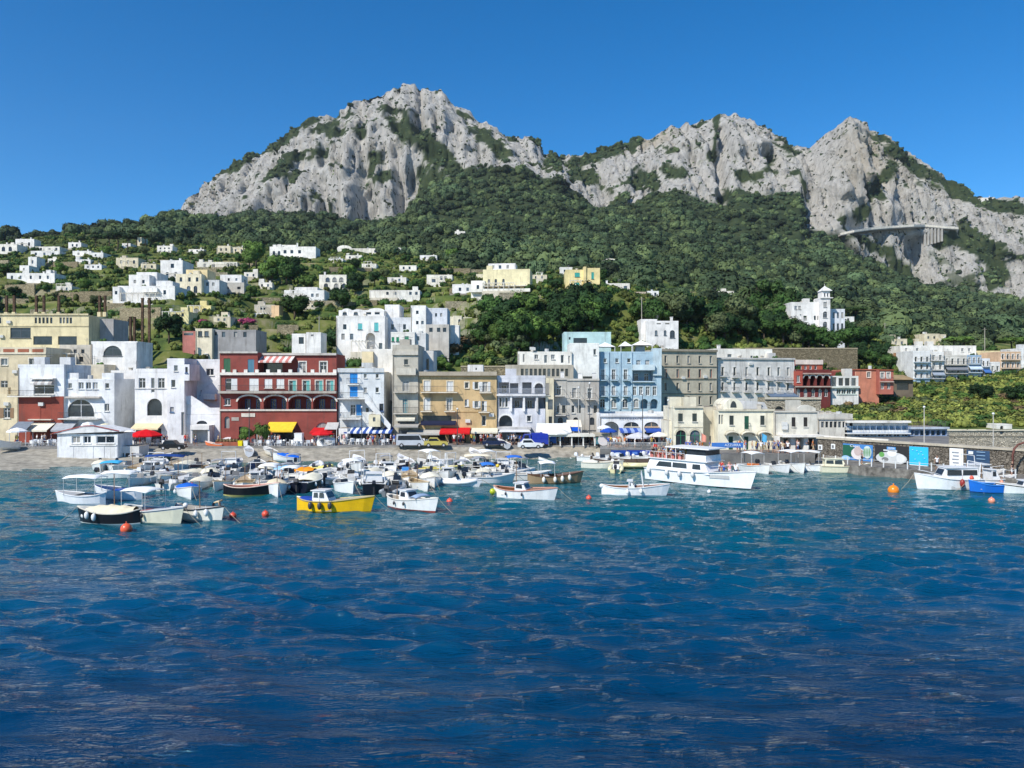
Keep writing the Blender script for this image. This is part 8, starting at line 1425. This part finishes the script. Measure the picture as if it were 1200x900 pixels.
# small things on the promenade
def boxthing(name, label, cat, u, v0, v1, wpx, Y, c, lid=None, z=ZP):
    o = empty(name, (X(u, Y), Y, z)); tag(o, label, cat); w_ = wpx * Y / F; h = Zv(v0, Y) - z; put('body', MB().loft([[(-w_ / 2 * k, -w_ / 2 * k, zz), (w_ / 2 * k, -w_ / 2 * k, zz), (w_ / 2 * k, w_ / 2 * k, zz), (-w_ / 2 * k, w_ / 2 * k, zz)] for k, zz in ((.88, 0), (1, h))], closed=True).mesh('body', gel(c)), o); put('lid', MB().box(-w_ / 2 * 1.05, w_ / 2 * 1.05, -w_ / 2 * 1.05, w_ / 2 * 1.05, h + .002, h + .08).mesh('lid', gel(lid or c)), o)
boxthing('waste_bin', 'yellow waste bin on the promenade by the red house', 'bin', 282, 517, 525, 5, 117.4, (240, 220, 20)); boxthing('waste_bin', 'white waste bin beside the yellow bin', 'bin', 288.5, 517, 525, 5, 117.4, (234, 234, 230)); boxthing('ice_cabinet', 'tall white cabinet before the red house arcade', 'cabinet', 350.5, 508, 519, 9, 118.5, (238, 238, 238)); boxthing('crate_stack', 'orange crate stack beside the blue cargo truck', 'crates', 640, 515, 522, 8, 118.8, (232, 140, 40))
for (u, lab) in [(288, 'small bright green tree in a pot beside the red house door'), (307, 'bushy green tree before the red house windows')]: tree('broad', (X(u, 119.5), 119.5, ZP), .36 if u < 300 else .42, lab, None, 'light', 1.0)
hd = empty('planter_hedge', (X(252, 118), 118, ZP)); tag(hd, 'long terracotta planter with low hedge beside the white stair house', 'planter'); put('trough', MB().box(0, 4.6, 0, .7, 0, .6).mesh('trough', plaster((176, 92, 66))), hd); put('hedge', crown_mesh('hedge', FM['dry'], [(.3 + .5 * k, .35, .75, .38) for k in range(9)], 120, .14, 5), hd)
# vehicles
TY = mat('tyre_rubber', (0.02, 0.02, 0.02), .9, .2, 3)
def car(u, v, head, label, c, kind='car', Y=None, name='parked_car'):
    Y = Y or Yw(v, ZP); o = empty(name, (X(u, Y), Y, ZP), R(head)); tag(o, label, 'van' if kind != 'car' else 'car')
    L, W, = (3.6, 1.55) if kind == 'car' else (4.2, 1.75)
    lowp = [(-L / 2, .3), (L / 2, .3), (L / 2, .62), (L / 2 - .15, .78), (L * .2, .86), (-L / 2 + .05, .86)] if kind == 'car' else [(-L / 2, .32), (L / 2, .32), (L / 2, .8), (L / 2 - .2, 1.0), (-L / 2, 1.0)]
    put('body', MB().prism(lowp, -W / 2, W / 2).mesh('body', gel(c)), o)
    if kind == 'car': cab = [(-L * .36, .862), (L * .2, .862), (L * .06, 1.38), (-L * .26, 1.4)]
    elif kind == 'van': cab = [(-L / 2 + .02, 1.002), (L / 2 - .25, 1.002), (L / 2 - .75, 1.85), (-L / 2 + .06, 1.9)]
    else: cab = [(L * .14, 1.002), (L / 2 - .22, 1.002), (L / 2 - .55, 1.8), (L * .14, 1.82)]
    put('cabin', MB().prism(cab, -W / 2 + .06, W / 2 - .06).mesh('cabin', gel(c)), o)
    for s_ in (-1, 1):
        gx0, gx1, gz0, gz1 = (cab[0][0] + .2, cab[1][0] - .2, cab[0][1] + .05, cab[2][1] - .1); q = MB(); yy = s_ * (W / 2 - .058); q.add([(gx0, yy, gz0), (gx1, yy, gz0), (cab[2][0] - .08, yy, gz1), (gx0 + .1, yy, gz1), (gx0, yy - s_ * .02, gz0), (gx1, yy - s_ * .02, gz0), (cab[2][0] - .08, yy - s_ * .02, gz1), (gx0 + .1, yy - s_ * .02, gz1)], [(0, 1, 2, 3), (7, 6, 5, 4), (0, 4, 5, 1), (1, 5, 6, 2), (2, 6, 7, 3), (3, 7, 4, 0)]); put('side_window', q.mesh('side_window', GLASS), o)
        for xx in (-L * .31, L * .32):
            wl = put('wheel', cached('wheel', lambda: MB().tube([(0, -.1, 0), (0, .1, 0)], .3, 12).mesh('wheel', TY)), o, (xx, s_ * (W / 2 - .04), .3)); put('rim', cached('rim', lambda: MB().tube([(0, -.106, 0), (0, .106, 0)], .17, 10).mesh('rim', paint((180, 180, 182)))), wl)
        put('headlight', cached('hl', lambda: MB().box(0, .04, -.12, .12, -.08, .08).mesh('headlight', gel((240, 238, 226)))), o, (L / 2 + .002, s_ * W * .32, .58))
    if kind == 'truck': put('cargo_box', MB().box(-L / 2, L * .1, -W / 2, W / 2, 1.01, 1.95).mesh('cargo_box', cloth(c)), o)
car(481, 523.5, 5, 'grey delivery van parked before the ochre house', (190, 194, 200), 'van', name='delivery_van'); car(511, 523.5, 4, 'olive yellow car parked beside the grey van', (190, 176, 90)); car(579, 523, 3, 'dark blue car parked before the cream awning', (30, 40, 70)); car(203, 527, 2, 'black car parked before the white stair house', (22, 22, 26)); car(626, 522.5, 182, 'blue cargo truck parked before the periwinkle house', (40, 60, 160), 'truck', name='cargo_truck'); car(636, 521.2, 178, 'bright blue covered truck beside the other cargo truck', (30, 100, 200), 'truck', name='cargo_truck'); car(621, 525.6, 4, 'white scooter cart loaded before the cargo trucks', (232, 232, 230), 'car', name='service_cart')
car(128, 526.5, 5, 'small silver car behind the kiosk deck', (160, 164, 168)) if False else None
# lamp posts and flagpoles
for (u, vt, Y, lab) in [(292, 480, 117.4, 'dark lamp post before the red house'), (424, 478, 117.6, 'dark lamp post before the pale blue stair house'), (536, 480, 118.4, 'dark lamp post before the ochre house'), (691, 450, 118.8, 'tall dark pole before the grey houses'), (678, 455, 118.8, 'pale tall pole beside the open pavilion'), (753, 462, 112.4, 'dark pole with lantern on the crowded terrace'), (783, 470, 112.4, 'thin mast at the corner of the terrace'), (1083, 478, 100.5, 'thin pole behind the mole wall'), (1164, 486, 93, 'pale slim pole beside the cove')]:
    z0 = ZP if u < 1000 else 1.1 if u < 1000 else 2.0; H = Zv(vt, Y) - z0; o = empty('lamp_post', (X(u, Y), Y, z0)); tag(o, lab, 'lamp post'); c = (70, 72, 74) if 'dark' in lab else (190, 186, 176); put('shaft', MB().tube([(0, 0, -.5), (0, 0, H)], .075, 6, r1=.05).mesh('shaft', paint(c)), o); put('lantern', MB().ball((0, 0, H + .12), .16).mesh('lantern', gel((225, 225, 220)), True), o); put('base', MB().tube([(0, 0, 0), (0, 0, .35)], .14, 8).mesh('base', paint(c)), o)
# davit crane at the end of the mole
cr2 = empty('davit_crane', (X(1187, 83), 83, 1.1)); tag(cr2, 'curved rusty red davit crane at the end of the mole', 'crane'); RUST = mat('rusty_red_steel', (0.16, 0.06, 0.045), .7, .3, 2); put('arm', MB().tube([(0, 0, 0), (0, 0, 2.2), (.15, 0, 2.9), (.55, 0, 3.35), (1.2, -.1, 3.6), (2.2, -.1, 3.65)], .13, 8, r1=.1).mesh('arm', RUST, True), cr2); put('base', MB().tube([(0, 0, 0), (0, 0, .5)], .24, 10).mesh('base', RUST), cr2); put('cable', MB().tube([(2.1, -.1, 3.6), (2.1, -.1, 2.4)], .02, 4).mesh('cable', RUST), cr2)
# terrace railing, life ring, flags on the quay
rl = MB()
for k in range(60): xx = X(704, 112.1) + (X(784, 112.1) - X(704, 112.1)) * k / 60; rl.box(xx, xx + .03, 112.06, 112.1, ZP, ZP + .9)
rl.box(X(704, 112.1), X(784, 112.1), 112.05, 112.11, ZP + .9, ZP + .96); tag(rl.build('terrace_railing', paint((205, 205, 200))), 'white railing along the crowded terrace above the banners', 'railing')
for (u, c, lab) in [(892, (90, 170, 210), 'light blue hanging flag by the quay doors'), (821, (226, 150, 130), 'faded orange flag on the quay')]:
    o = empty('flag', (X(u, 105), 105, ZP)); tag(o, lab, 'flag'); put('staff', MB().tube([(0, 0, 0), (.1, 0, 2.9)], .025, 5).mesh('staff', paint((190, 190, 186))), o); q = MB(); q.loft([[(.12 + .16 * k, .07 * math.sin(k * 1.3), 2.8 - .1 * k), (.12 + .16 * k, .07 * math.sin(k * 1.3 + .6), 1.7 - .05 * k)] for k in range(5)], caps=False); put('cloth', q.mesh('cloth', cloth(c)), o)
# ================================================================== air: a thin even haze round the whole place, the sky outside it
hb = MB().box(-2600, 2600, -420, 1900, -60, 640).build('haze', [])
hm = bpy.data.materials.new('thin_haze'); hm.use_nodes = True; hn = hm.node_tree.nodes; hn.clear(); ho = hn.new('ShaderNodeOutputMaterial'); hv = hn.new('ShaderNodeVolumePrincipled'); hv.inputs['Color'].default_value = (0.82, 0.90, 1.0, 1); hv.inputs['Density'].default_value = 0.00005; hv.inputs['Anisotropy'].default_value = 0.2
hm.node_tree.links.new(hv.outputs[0], ho.inputs['Volume']); hb.data.materials.append(hm); hb['kind'] = 'stuff'; hb['label'] = 'thin pale summer haze over the harbour and mountains'
sc.cycles.volume_bounces = 0
